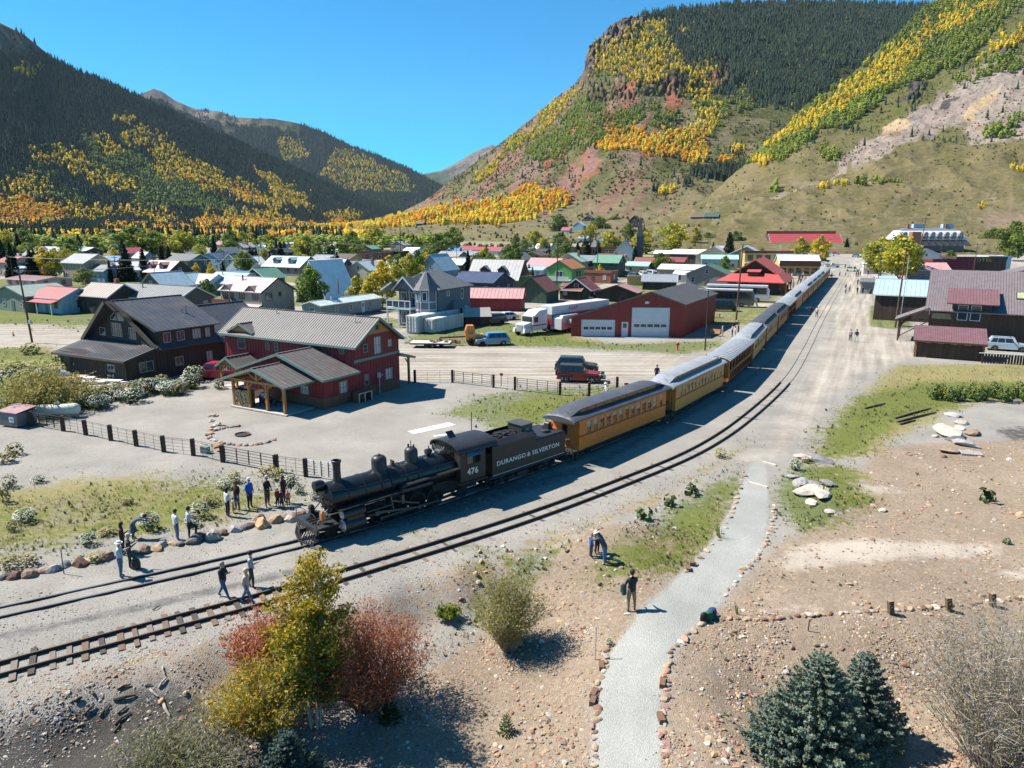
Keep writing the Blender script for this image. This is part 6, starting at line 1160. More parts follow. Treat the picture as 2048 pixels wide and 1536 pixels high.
H=[(30,560,9,6,2.6,1.3,'x','brown','lblue','low cabin with pale blue metal roof at the end of the dirt road'),(45,578,14,9,2.4,.6,'x','pink','pink','long low shed with faded pink roof'),(20,622,12,9,3.0,1.7,'y','sage','sage','sage green house with sage roof beside the teal cottage'),(95,626,9.5,7,2.9,1.6,'x','lblue','red','pale blue cottage with bright red roof and corner porch','P'),(190,628,9,6.5,3.4,2.0,'x','dbrown','brown','weathered dark log cabin with rusty ribbed roof','C'),(135,624,6,6,2.6,1.7,'x','dbrown','brown','lower brown cabin wing with white greenhouse porch'),(290,628,19,8,3.0,2.0,'x','dgrey','dgrey','long low house with charcoal roof behind the brown house','V'),(150,562,11,9,5.4,2.4,'x','tan','silver','tall tan house with blue grey ribbed roof'),(195,564,7,6,3.2,1.6,'x','blue','grey','small blue house with grey roof beside the tall tan house'),(222,535,9,6,3,1.4,'x','navy','blue','house with vivid blue metal roof'),(232,562,9,8,3.2,2.3,'y','white','white','white house with white gabled roof behind a spruce'),(308,562,13,9,2.6,3.2,'x','brown','pink','brown house with faded pink roof and gable dormer','D'),(360,552,11,8,5.2,1.8,'x','teal','dgrey','dark teal two storey house with grey roof'),(305,596,8,8,2.6,3.0,'y','dgreen','lblue','green sided cabin under steep ice blue roof'),(345,592,8,7,2.4,2.6,'y','cream','lblue','cream cabin with ice blue roof between two gables'),(388,590,9,7,2.8,1.9,'x','white','white','white cottage with bright white metal roof'),(440,590,11,9,2.8,2.2,'x','lblue','lblue','pale blue house with ice blue roof and black chimney pipes','V'),(462,548,9,8,3.6,3.0,'y','white','dgreen','white house with dark green steep roof'),(490,546,7,7,3.0,2.6,'y','cream','white','little cream gabled house next to the dark green roof'),(562,552,17,10,3.0,3.2,'x','grey','lblue','wide house with ice blue roof and two small dormers','D'),(360,535,10,8,3,2,'x','pink','taupe','pink walled house with brownish roof in the trees'),(30,530,11,8,3,1.6,'x','lblue','navy','blue house with dark roof at the edge of town','C'),(90,510,12,8,3,1.6,'x','white','silver','white house with silver roof below the highway'),(160,512,13,9,3,1.6,'x','brown','white','brown house with snow white roof among the spruces'),(300,512,12,8,3,1.8,'x','cream','dgrey','cream house with dark roof among the cottonwoods'),(420,520,12,8,3,1.8,'x','navy','dgrey','navy house with dark roof under the far cottonwoods'),(380,508,10,7,3,1.5,'x','white','grey','pale house with grey roof at the far edge of the trees'),(500,522,10,7,3,2.0,'y','white','grey','white gable front house near two dark spruces'),(470,570,12,7,2.6,1.0,'x','blue','blue','long blue roofed shed behind the hedge of small aspens'),(510,575,8,7,2.6,2.4,'y','dgreen','green','green gabled roof peeping over the beige house'),(655,560,9,8,3.0,3.2,'x','navy','navy','house with dark purple gambrel roof and skylights','D'),(668,556,11,8,2.8,2.4,'x','white','navy','white house under dark purple roof'),(717,560,9,8,3.0,2.6,'y','cream','lblue','cream house with pale blue gabled roof','C'),(640,535,9,7,3,1.8,'x','grey','silver','grey house with silver roof beside the cottonwoods'),(690,535,10,7,3.2,1.6,'x','dgrey','white','low building with white roof edge'),(735,545,8,6,2.8,1.4,'x','pink','pink','pink sided shed behind the yellow aspens'),(862,558,9,9,2.8,4.6,'y','blue','lblue','sky blue A frame house with pale metal roof'),(900,545,10,8,2.8,1.8,'x','brown','white','brown house with white roof behind the blue A frame'),(918,540,8,6,3,1.6,'x','brick','grey','brick cottage with grey roof'),(925,525,9,7,3.2,2.0,'y','lblue','lblue','ice blue house by the big cottonwood'),(945,520,10,7,4.8,1.4,'x','pink','red','two storey pink house with red roof'),(905,515,10,7,3,1.6,'x','white','blue','white house with blue roof beyond the cottonwood'),(820,512,9,7,3,1.5,'x','white','white','white roofed house between two cottonwoods'),(945,592,11,10,3.2,2.0,'x','navy','navy','blue house with broad dull blue roof behind the turreted house'),(1082,552,11,9,3.0,2.6,'x','grey','pink','grey house with faded rose roof beside the green house'),(1065,556,7,6,2.6,.9,'x','lblue','lblue','small cabin with bright blue metal roof'),(1140,600,5,5,2.2,1.2,'x','dbrown','rust','small shed behind the white trailer'),(1168,548,13,9,4.6,1.2,'x','brown','silver','long brown building with silver roof','S'),(1185,566,11,6,3.2,.9,'x','brick','grey','low brick red building with grey flat roof','F'),(1272,548,8,6,2.8,1.2,'x','cream','lblue','small building with ice blue roof near parked cars'),(1300,545,12,6,3.2,1.8,'x','brown','rust','brown building with rusty gables behind the parked cars'),(1335,540,12,7,3.0,1.6,'x','maroon','maroon','maroon roofed building at the parking area'),(1358,562,13,8,3.4,1.2,'x','tan','white','tan building with bright white metal roof'),(1378,568,9,5,2.6,.8,'x','white','white','white lean-to with white roof beside the green gabled house'),(1010,520,8,7,3.2,2.4,'y','white','grey','white gabled house with grey roof near leafy trees'),(1045,515,10,7,3.4,2.0,'x','grey','lblue','grey house with pale blue roof among green trees'),(1122,518,10,8,3.6,2.6,'y','lblue','dgrey','pale blue porch house with dark roof','P'),(1075,524,8,6,4.8,1.0,'x','dbrown','black','tall dark wooden house among spruces'),(1098,484,8,6,3.4,1.8,'y','white','lblue','white cabin at the edge of the meadow'),(1165,486,10,7,4.6,2.0,'x','white','silver','white mansion with two little dormers','D'),(1200,488,8,6,3.2,1.6,'x','navy','blue','house with turquoise edge roof above the brick block'),(1282,478,8,6,3,2.0,'x','maroon','red','small red roofed cabin by the yellow cottonwoods'),(1325,520,9,6,3,1.5,'x','dgrey','white','grey house with white roof beneath the yellow cottonwood'),(1375,528,16,12,4.2,1.8,'x','brown','white','big brown building with white metal roof'),(1440,508,12,8,3,1.6,'x','grey','taupe','low grey building under the far hillside road'),(1040,500,9,7,3,1.8,'x','cream','grey','cream house with grey roof left of the brick block'),(985,512,9,7,3,1.8,'x','white','red','white house with red roof beyond the grey barn'),(1900,505,14,9,3.4,1.6,'x','cream','white','white roofed building below the hotel'),]
HC=[('white','white'),('cream','dgrey'),('grey','silver'),('brown','rust'),('lblue','lblue'),('tan','grey'),('dgreen','green'),('white','maroon'),('blue','navy'),('sage','taupe'),('dbrown','black'),('pink','red'),('cream','lgreen'),('yellow','brown')]
q=random.Random(12)
for k in range(84):
 py=q.uniform(498,556);px=q.uniform(0,1240);a,b=HC[k%14]
 if any(abs(px-h[0])<16 and abs(py-h[1])<7 for h in H):continue
 ld=['above the tan house','by the highway trees','near the white roofs','beyond the beige house','behind the ice blue dormer house','near the purple roof','beyond the yellow aspens','behind the turreted house','near the sky blue A frame','beyond the dormer barn','near the green house','by the brick block','near the church'][min(12,int(px/95))]
 lb=''
 while not lb or any(lb==h[9]for h in H):lb=f"{q.choice(['small','plain','low','narrow','squat','tidy','little','modest','weathered','boxy'])} {dict(lblue='ice blue',dgreen='green',dbrown='dark').get(a,a)} house with {dict(lblue='ice blue',dgrey='charcoal',lgreen='pale green').get(b,b)} roof {ld}"
 H.append((px,py,q.uniform(7,11),q.uniform(6,9),q.choice([2.6,3,3.2,4.6]),q.uniform(1.3,2.8),q.choice('xy'),a,b,lb,q.choice(['','V','C',''])))
for h in H:
 px,py,Wx,Dy,hw,hr,ax,wc,rc,lb=h[:10];house(px,py,Wx,Dy,hw,hr,ax,wc,rc,lb,o=h[10]if len(h)>10 else '')
def meadow(px,py,L):
 pb=float(interp(L.base,px));pc=float(interp(L.crest,px));s=(pb-py)/(pb-pc);X,Y,Z,_=L.pos(np.array([float(px)]),np.array([s]));return(X[0],Y[0],Z[0]-.3)
for px,py,Wx,Dy,hw,hr,ax,wc,rc,lb,L in[(1175,446,12,10,4,3,'y','dbrown','black','dark cabin on the meadow above the cottonwoods',cliff),(1156,464,13,10,6,4,'y','lblue','lblue','ice blue chalet with steep roofs on the meadow edge',cliff),(1268,456,14,10,8,6,'y','dbrown','brown','tall brown A frame chalet on the meadow',cliff),(1282,462,8,7,4,2.5,'y','maroon','pink','pink roofed cabin beside the brown chalet',cliff),(1393,442,14,8,4,2.5,'x','dbrown','brown','wide low brown cabin on the hillside',slope),(1418,443,13,9,5,3,'x','dbrown','dgreen','brown cabin with green roof on the hillside',slope),(840,464,14,9,4,3,'x','dbrown','black','lone black barn on the far meadow',cliff),(1130,470,10,8,4,3,'x','white','red','tiny house with red roof at the meadow foot',cliff)]:
 house(px,py,Wx,Dy,hw,hr,ax,wc,rc,lb,base=meadow(px,py,L),name='hillside_cabin',cat='cabin')
def aframe():
 p=P(628,606);t=em('a_frame_house',(p.x,p.y,0),R(-28),'steep dark brown A frame house with white metal roof behind the big green tree','house');br=wlm('dbrown',CW['dbrown']);r=rmt('white',CR['white'])
 mb=MB();mb.prism([(-4.4,0),(4.4,0),(0,8.6)],0,9,'y');mb.bd('wall',br,t)
 for s in(-1,1):mb=MB();mb.slab([(s*4.9,-.9,-.3),(s*4.9,9.5,-.3),(0,9.5,9.1),(0,-.9,9.1)]if s>0 else[(0,-.9,9.1),(0,9.5,9.1),(-4.9,9.5,-.3),(-4.9,-.9,-.3)],.2);mb.bd('roof',r,t)
 for a in((-1.5,1.5,.9,2.3),(-.9,.9,4,5.4)):win(t,'y',0,-1,*a,split='v')
 mb=MB();mb.tube((5.2,2,2),(5.2,2,5.2),.16);mb.bd('stove_pipe',M('pipe_grey',(.3,.3,.3)),t)
aframe()
def dormer_barn():
 p=P(985,580);t=em('grey_dormer_house',(p.x,p.y,0),R(-16),'grey house with broad pale roof, two dark shed dormers and red gable end','house');g=wlm('dgrey',CW['dgrey']);g2=wlm('olive_grey',(.16,.16,.13));r=rmt('taupe_light',(.40,.385,.37));rd=wlm('red',(.20,.018,.022))
 mb=MB();gwl(mb,-6.6,6.6,0,11,0,2.8,7.4,'x');mb.bd('wall',g2,t);grf(t,-6.6,6.6,0,11,2.8,7.4,'x',.5,r,.9,.14,g)
 mb=MB();mb.prism([(2.2,4.0),(8.8,4.0),(5.5,7.1)],6.6,6.66,'x');mb.bd('gable_panel',rd,t);mb=MB();mb.box(6.7,8.2,2.5,8.5,3.4,3.55);b=mb.bd('balcony',wht,t);mb=MB();mb.box(8.1,8.2,2.5,8.5,3.55,4.3);mb.bd('balcony_rail',rd,b)
 for c in(-2.6,2.2):
  mb=MB();mb.box(c-1.1,c+1.1,1.2,3.6,3.7,5.1);mb.prism([(c-1.1,5.1),(c+1.1,5.1),(c,6.0)],1.2,4.2,'y');d=mb.bd('dormer',wlm('dbrown',CW['dbrown']),t);grf(d,c-1.1,c+1.1,1.2,4.3,5.1,6.0,'y',.25,rmt('grey',CR['grey']),0,.1,name='dormer_roof');win(d,'y',1.2,-1,c-.8,c+.8,3.9,4.9,fm=g,sub=False)
 win(t,'y',0,-1,.8,1.8,1,2.2)
dormer_barn()
house(984,622,11.5,5.4,2.5,1.6,'x','red','pink','red plank cabin with faded pink roof beside the turreted house',o='n',rz=-8,cat='cabin',name='plank_cabin')
house(1062,606,7.0,7.5,2.6,2.9,'y','dgreen','rust','tall weathered barn with rusted metal gable roof',o='n',cat='barn',name='old_barn',rz=-24)
house(1152,600,6.6,6,2.3,2.3,'y','brown','maroon','small log garage with maroon metal gable roof',o='',cat='garage',name='log_garage',rz=-24)
house(1232,604,8.8,6,2.0,1.5,'y','dbrown','pink','open fronted wooden shed with pink metal roof',o='n',cat='shed',name='open_shed',rz=-22)
house(1318,580,8.5,5,2.2,1.6,'x','dbrown','silver','dark wooden shed with shiny silver roof behind the red garage',o='n',cat='shed',name='open_shed',rz=-14)
def green_house():
 p=P(1118,582);t=em('green_house',(p.x,p.y,0),R(-26),'bright green unfinished house with orange roof sheathing and white balcony','house');g=wlm('brightgreen',(.09,.27,.08));r=rmt('orange',CR['orange'])
 mb=MB();gwl(mb,-3.4,3.4,0,9,0,5.6,7.6,'y');mb.bd('wall',g,t);grf(t,-3.4,3.4,0,9,5.6,7.6,'y',.25,r,0,.12,None);mb=MB();mb.box(-3.4,3.4,-2.2,0,2.7,2.9);b=mb.bd('balcony',wht,t);mb=MB();mb.box(-3.4,3.4,-2.2,-2.14,2.9,3.8);mb.bd('balcony_rail',M('rail_white_mesh',(.5,.55,.5),.6),b)
 mb=MB();mb.box(-3.3,3.3,-2.1,-.01,0,2.7);mb.bd('lower_wall',g,t);win(t,'y',0,-1,-1.0,1.0,3.2,5.0,fm=wht,split='v')
 for a in((3,4.2),(5,6.2)):win(t,'x',3.4,1,*a,3.6,4.9,fm=MATS['trim_dark_brown'])
green_house()
def barn_right():
 o=P(1852,684);t=em('wooden_hall',(o.x,o.y,0),R(-31),'large dark plank hall with mauve ribbed roof, hooded double window and two skylights','building')
 br=wlm('hall_brown',(.085,.045,.03),stretch=(5,5,.5));r=rmt('mauve_rib',(.17,.14,.145),.45);rr_=rmt('wine_rib',(.17,.085,.09),.45)
 mb=MB();mb.prism([(0,0),(15,0),(15,4),(8.5,9.6),(0,5.0)],0,26,'x');mb.bd('wall',br,t);battens(t,'y',0,-1,.1,26,0,4.9,.3,br,.03,.02,'plank_joint')
 mb=MB();ra=MB()
 mb.slab([(-.6,-.9,4.6),(26,-.9,4.6),(26,8.5,9.75),(-.6,8.5,9.75)],.16);mb.slab([(-.6,8.5,9.75),(26,8.5,9.75),(26,15.5,4),(-.6,15.5,4)],.16);rf=mb.bd('roof',r,t)
 mb=MB();[mb.beam((-.6+.32*k,-.9,4.63),(-.6+.32*k,8.5,9.78),.05,.05)for k in range(84)];mb.bd('roof_seams',r,rf,kind='stuff')
 for x in(9.9,12.2):
  mb=MB();y=2.2;z=4.6+(y+.9)*.548;mb.slab([(x,y,z+.15),(x+1.2,y,z+.15),(x+1.2,y+1.5,z+.97),(x,y+1.5,z+.97)],.12);s_=mb.bd('skylight',M('frame_black',(.03,.03,.03),.5),t);mb=MB();mb.slab([(x+.1,y+.12,z+.23),(x+1.1,y+.12,z+.23),(x+1.1,y+1.38,z+.92),(x+.1,y+1.38,z+.92)],.04);mb.bd('pane',M('skylight_glass',(.33,.36,.2),.2),s_)
 mb=MB();mb.box(2.6,7.2,-.45,2.6,3.6,6.0);d=mb.bd('dormer',br,t);srf(t,[(1.9,-1.35,5.75),(7.9,-1.35,5.75),(7.9,3.2,7.5),(1.9,3.2,7.5)],rr_,.14,.32,None,'dormer_roof')
 for x in(3.3,4.8):win(t,'y',-.45,-1,x,x+1.2,3.4,5.5,split=None)
 mb=MB();mb.box(.3,2.7,-.08,-.02,3.4,4.2);sg=mb.bd('sign_board',M('sign_tan',(.28,.22,.13),.8,.2,5),t)
 win(t,'y',0,-1,3.5,4.8,.7,2.1,split='h');win(t,'y',0,-1,11.3,12.6,1.2,2.6,split=None)
 srf(t,[(-4.2,-.8,3.0),(-4.2,4.5,3.0),(-.1,4.5,4.9),(-.1,-.8,4.9)],rmt('pale_mauve',(.36,.32,.33)),.14,.5,br,'side_roof')
 for y in(-.4,1.8,4.2):
  mb=MB();mb.box(-3.7,-3.5,y-.1,y+.1,0,3.1);mb.path([(-3.6,y,1.8),(-3.1,y,2.6),(-2.3,y,3.2)],.09);mb.bd('awning_post',br,t)
 mb=MB();[mb.beam((-3.6,-.4,z),(-.1,-.4,z+(.35 if z>2.5 else 0)),.12)for z in(2.1,2.9)];mb.beam((-3.6,-.4,.6),(-.2,-.4,2.9),.12);mb.bd('awning_truss',br,t)
 srf(t,[(15.2,-1.6,2.6),(20,-1.6,2.6),(20,0,3.4),(15.2,0,3.4)],rr_,.1,.4,None,'door_hood');mb=MB();mb.box(15.3,15.45,-1.5,-1.35,0,2.6);mb.bd('hood_post',br,t)
 house(1800,642,8.5,12,4.4,2.2,'x','dbrown','lblue','long brown shed with teal and rust streaked metal roof',rz=-29,o='n',name='long_shed',cat='shed')
 house(1752,588,7,6,2.8,.5,'x','grey','grey','little grey shed at the corner of the grass island',rz=-29,o='n',name='small_shed',cat='shed')
 p=P(1895,718);t2=em('open_shelter',(p.x,p.y,0),R(-29),'long low wooden shelter with wine red ribbed roof in front of the hall','shed')
 mb=MB();mb.box(-3.7,3.7,0,.15,0,2.3);mb.box(-3.7,-3.55,.15,4,0,2.3);mb.box(3.55,3.7,.15,4,0,2.3);mb.bd('wall',br,t2);srf(t2,[(-3.9,-.6,2.15),(3.9,-.6,2.15),(3.9,4.2,3.5),(-3.9,4.2,3.5)],rr_,.14,.25,br)
 for z in range(7):mb=MB();mb.box(-3.68,3.68,-.05,0,.05+z*.3,.31+z*.3);mb.bd('plank',br,t2)
 for x in(-2.6,-1.2,.2,1.6):mb=MB();mb.box(x,x+.6,-.07,-.05,1.85,2.0);mb.bd('slot_window',M('slot_yellow',(.45,.42,.22),.7),t2)
 for x in(-3.65,3.5):mb=MB();mb.box(x-.05,x+.2,-.25,-.06,0,2.2);mb.bd('corner_post',M('post_orange',(.26,.11,.05),.8),t2)
barn_right()
def modern():
 p=P(2010,586);t=em('modern_building',(p.x,p.y,0),R(-29),'modern rust brown building with white slanted roof fins','building');br=wlm('rust',(.20,.08,.04));
 mb=MB();mb.prism([(0,0),(16,0),(16,8),(0,4.5)],0,12,'y');mb.bd('wall',wlm('dbrown',CW['dbrown']),t);mb=MB();mb.box(-.3,1.0,-.3,0,0,4.6);mb.bd('corner_pier',br,t)
 mb=MB();mb.slab([(-1.2,-1,4.5),(16,-1,9.6),(16,12,9.6),(-1.2,12,4.5)],.25);mb.bd('roof',rmt('mauve_rib',(.17,.14,.145)),t)
 for k in range(3):mb=MB();mb.beam((5+k*1.2,-1.4-.2*k,2.2+.2*k-k*.8),(16,-1.4-.2*k,8.6-1.6*k),.3,.9);mb.bd('roof_fin',M('fin_pale',(.55,.48,.46),.6),t)
modern()
def depot():
 p=P(1503,588);t=em('railway_depot',(p.x,p.y,0),R(-27),'brown depot with wide bright red hipped canopy roof beside the train','station');br=wlm('depot_dark',(.06,.05,.045));rd=rmt('bright_red',(.43,.07,.06),.5);e=9.5
 mb=MB();mb.box(-6,6,2,14,0,3.6);mb.bd('wall',wlm('dgrey',CW['dgrey']),t)
 mb=MB();z0,z1=3.1,4.9;a=[(-8.2,-2.5,z0),(7.6,-2.5,z0),(7.6,17,z0),(-8.2,17,z0)];b=[(-5.2,3,z1),(5.2,3,z1),(5.2,14,z1),(-5.2,14,z1)]
 mb.add(a+b+[(x,y,z-.2)for x,y,z in a],[(0,1,5,4),(1,2,6,5),(2,3,7,6),(3,0,4,7),(8,9,1,0),(9,10,2,1),(10,11,3,2),(11,8,0,3),(11,10,9,8),(4,5,6,7)]);mb.bd('canopy_roof',rd,t)
 mb=MB();gwl(mb,-4.6,4.6,3.4,17,4.6,5.0,8.0,'y');mb.bd('upper_wall',br,t);grf(t,-4.6,4.6,3.0,17,5.0,8.0,'y',.6,rd,0,.18,M('fascia_orange',(.45,.15,.06),.6),name='gable_roof')
 mb=MB();mb.box(-1.3,1.3,.8,3.2,4.3,5.3);d=mb.bd('dormer',br,t);srf(t,[(-1.6,.5,5.3),(1.6,.5,5.3),(1.6,3.2,5.9),(-1.6,3.2,5.9)],rd,.1,name='dormer_roof')
 for x,y in((-8,-2),(-2.8,-2),(2.8,-2),(8,-2),(7.2,4),(7.2,10),(7.2,16)):mb=MB();mb.box(x-.12,x+.12,y-.12,y+.12,0,3.2);mb.bd('canopy_post',woodb,t)
 for a_ in((-4,-3),(-1,0),(2,3)):win(t,'y',2,-1,*a_,1,2.6,sub=False)
depot()
def street_blocks():
 t=house(1535,546,16,14,7.2,1,'x','yellow','grey','yellow two storey false front building with maroon cornice and red balcony columns',o='FKn',cat='building',name='false_front_store',rz=-12)
 for z in(.9,4.2):
  for k in range(5):win(t,'y',0,-1,-7+k*2.9,-5.2+k*2.9,z,z+2.0,fm=wlm('maroon',CW['maroon']),sub=False)
 mb=MB();mb.box(-8,8,-1.6,0,3.3,3.6);mb.bd('awning',wht,t)
 t=house(1598,552,12.5,12,4.0,2.6,'x','yellow','white','yellow and brown storefront with large windows and white metal roof',o='n',cat='building',name='corner_store',rz=-12)
 mb=MB();mb.box(-6.4,6.4,-.4,0,3.2,5.0);mb.bd('sign_parapet',M('parapet_brown',(.12,.05,.03),.7),t)
 for k in range(5):win(t,'y',0,-1,-6+k*2.4,-4.1+k*2.4,.7,2.7,fm=wlm('yellow',CW['yellow']),sub=False)
 t=house(1612,502,46,16,5,6,'x','brown','red','long brick building with large rose red roof at the foot of the hill',o='n',cat='building',name='red_roof_hall',rz=-6)
 mb=MB();mb.box(-23,23,15,16,0,13);mb.bd('rear_parapet',wlm('brick',CW['brick']),t)
 house(1425,532,14,16,4.2,3.6,'y','cream','white','white roofed hall left of the tall street spruce',o='n',cat='building',name='white_hall',rz=-20)
 house(1490,536,17,16,4.2,4.0,'y','tan','white','large hall with dazzling white metal roof right of the spruce',o='n',cat='building',name='white_hall',rz=-20)
 house(1438,540,13,8,4.0,1.4,'x','lblue','lgreen','pale green roofed shop above the green gabled house',o='',cat='shop',name='shop',rz=-14)
 t=house(1412,572,11,9,3.2,2.4,'y','grey','green','grey wood cottage with green metal gable roof near the buses',o='',rz=-24)
 t=house(1188,524,34,14,6.4,1,'x','brick','grey','long two storey red brick block with rows of arched windows',o='Fn',cat='building',name='brick_block',rz=-8)
 for z in(1,4):
  for k in range(11):win(t,'y',0,-1,-16+k*3,-14.6+k*3,z,z+1.8,sub=False)
 mb=MB();mb.add([(-2,-.5,6.8),(2,-.5,6.8),(2,3,6.8),(-2,3,6.8),(0,1.2,10.5)],[(0,1,4),(1,2,4),(2,3,4),(3,0,4),(3,2,1,0)]);mb.bd('cupola_roof',rmt('taupe',CR['taupe']),t)
 t=house(1248,528,9,16,5.2,5,'y','white','dgrey','white church with steep dark roof and grey steeple',o='n',cat='church',name='church',rz=-10)
 for k in range(4):win(t,'x',4.5,1,2+k*3.4,3.2+k*3.4,1.2,4.2,sub=False)
 mb=MB();mb.box(5,8,13,16,0,12);mb.add([(5,13,12),(8,13,12),(8,16,12),(5,16,12),(6.5,14.5,21)],[(0,1,4),(1,2,4),(2,3,4),(3,0,4)]);mb.bd('steeple',wlm('dgrey',CW['dgrey']),t)
 t=house(745,536,12,10,6.2,1,'x','brick','silver','red brick two storey block with white cornice behind the aspens',o='Fn',cat='building',name='brick_block',rz=-10)
 for k in range(3):win(t,'y',0,-1,-4.5+k*3.5,-3.3+k*3.5,3.4,5,sub=False)
 house(780,534,9,11,5.8,1,'x','dbrown','black','dark plank building joined to the red brick block',o='Fn',cat='building',name='plank_building',rz=-10)
 t=house(1860,508,38,16,8,1,'x','grey','grey','big grey hotel with pale mansard roof and a row of round topped dormers',o='Fn',cat='hotel',name='mansard_hotel',rz=-4)
 mb=MB();v=[(-20,-1,8.4),(20,-1,8.4),(20,17,8.4),(-20,17,8.4),(-17,3,13.5),(17,3,13.5),(17,13,13.5),(-17,13,13.5),(-13,7,15.2),(13,7,15.2)];mb.add(v,[(0,1,5,4),(1,2,6,5),(2,3,7,6),(3,0,4,7),(4,5,9,8),(5,6,9),(6,7,8,9),(7,4,8)]);mb.mi[-8:]=[0,0,0,0,1,1,1,1];mb.bd('mansard_roof',[rmt('white',CR['white']),rmt('grey',CR['grey'])],t)
 for k in range(9):
  x=-16+k*4;mb=MB();mb.box(x-1.1,x+1.1,-1.1,2.2,9,11.6);d=mb.bd('dormer',wlm('rust',(.20,.08,.04)),t);mb=MB();mb.lathe([(1.3,-1.3),(1.3,2.6)],(x,0,11.6),'y',12);mb.bd('dormer_roof',rmt('silver',CR['silver']),d);win(d,'y',-1.1,-1,x-.6,x+.6,9.4,11.2,sub=False)
 for k in range(9):mb=MB();x=-15+k*3.9;mb.slab([(x,-7,5.0),(x+3.2,-7,5.0),(x+3.2,-1.2,8.0),(x,-1.2,8.0)],.2);mb.bd('solar_panel',M('solar_dark',(.03,.035,.04),.25),t)
 for x in(-8,9):mb=MB();mb.box(x,x+6,7,10,14.5,17.5);mb.bd('roof_turret',wlm('lblue',CW['lblue']),t)
 for x in(-12,10):mb=MB();mb.box(x,x+1,6,7,14.5,17.5);mb.bd('chimney',wlm('brick',CW['brick']),t)
 mb=MB();mb.box(-17,-12,-12,-8,0,13);mb.bd('brick_tower',wlm('brick',CW['brick']),t)
 house(1905,556,13,9,5.5,1,'x','maroon','grey','maroon false front building with metal canopy',o='Fn',cat='building',name='maroon_store',rz=-6)
 t=house(1958,556,15,10,6.2,1,'x','dbrown','black','black two storey saloon with gold lettered sign',o='Fn',cat='building',name='saloon',rz=-6);txo('HOTEL',1.4,'sign_lettering',t,(0,-.2,5.6),(PI/2,0,0),M('sign_gold',(.5,.32,.05),.5),sx=1.3)
 house(1998,545,7,9,5.4,1,'x','lblue','teal' if 'teal' in CR else 'lblue','turquoise building beside the black saloon',o='Fn',cat='building',name='turquoise_shop',rz=-6)
 house(1856,560,12,8,3.0,2.0,'x','pink','pink','building with half pink half white gable roof behind the hall',o='n',rz=-6)
 t=house(1850,535,14,8,4.2,3,'y','white','dgrey','white gabled building with row of dark arched windows',o='',rz=-6)
 t=house(1742,548,5,4,2.4,1.2,'x','white','white','white market tent with peaked roof at the street edge',o='n',cat='tent',name='market_tent',rz=-20)
 house(1774,578,4,3,2.2,.9,'x','blue','lblue','small blue canopy tent beside the grey pole',o='n',cat='tent',name='market_tent',rz=-10)
street_blocks()
tyre_m=M('tyre_rubber',(.022,.022,.022),.85,.2,10);rim_m=M('alloy_rim',(.45,.46,.48),.35,.1,6,metal=.6);rim_w=M('white_rim',(.6,.6,.6),.5);lamp_m=M('lamp_clear',(.7,.7,.68),.15,.05,3,spec=.8);tail_m=M('lamp_red',(.35,.02,.015),.3);plast=M('black_plastic',(.03,.03,.032),.6)
def paint(k,c):return M('paint_'+k,c,.25,.06,1.5,spec=.6,dirt=.12)
def arch(x,r,z0,n=7):return[(x-r*math.cos(PI*i/(n-1)),z0+r*math.sin(PI*i/(n-1)))for i in range(n)]
WHL={}
def wheels(t,xs,y,r,w,det,rm=None):
 rm=rm or rim_m;key=(r,w,rm.name)
 if key not in WHL:
  a=MB();a.lathe([(r*.6,-w/2),(r*.93,-w/2),(r,-w/2+.03),(r,w/2-.03),(r*.93,w/2),(r*.6,w/2)],axis='y',n=18);b=MB();b.lathe([(.01,-w/2+.03),(r*.62,-w/2+.02),(r*.62,w/2-.02),(.01,w/2-.03)],axis='y',n=14)
  for k in range(5):an=2*PI*k/5;b.beam((0,-w/2+.01,0),(r*.58*math.cos(an),-w/2+.01,r*.58*math.sin(an)),.07,.02,up=(0,1,0));b.beam((0,w/2-.01,0),(r*.58*math.cos(an),w/2-.01,r*.58*math.sin(an)),.07,.02,up=(0,1,0))
  WHL[key]=(a.mesh('wheel',tyre_m,True),b.mesh('rim',rm))
 for x in xs:
  for s in(-1,1):
   o=link(WHL[key][0],'wheel',t);o.location=(x,s*y,r)
   if det:link(WHL[key][1],'rim',o)
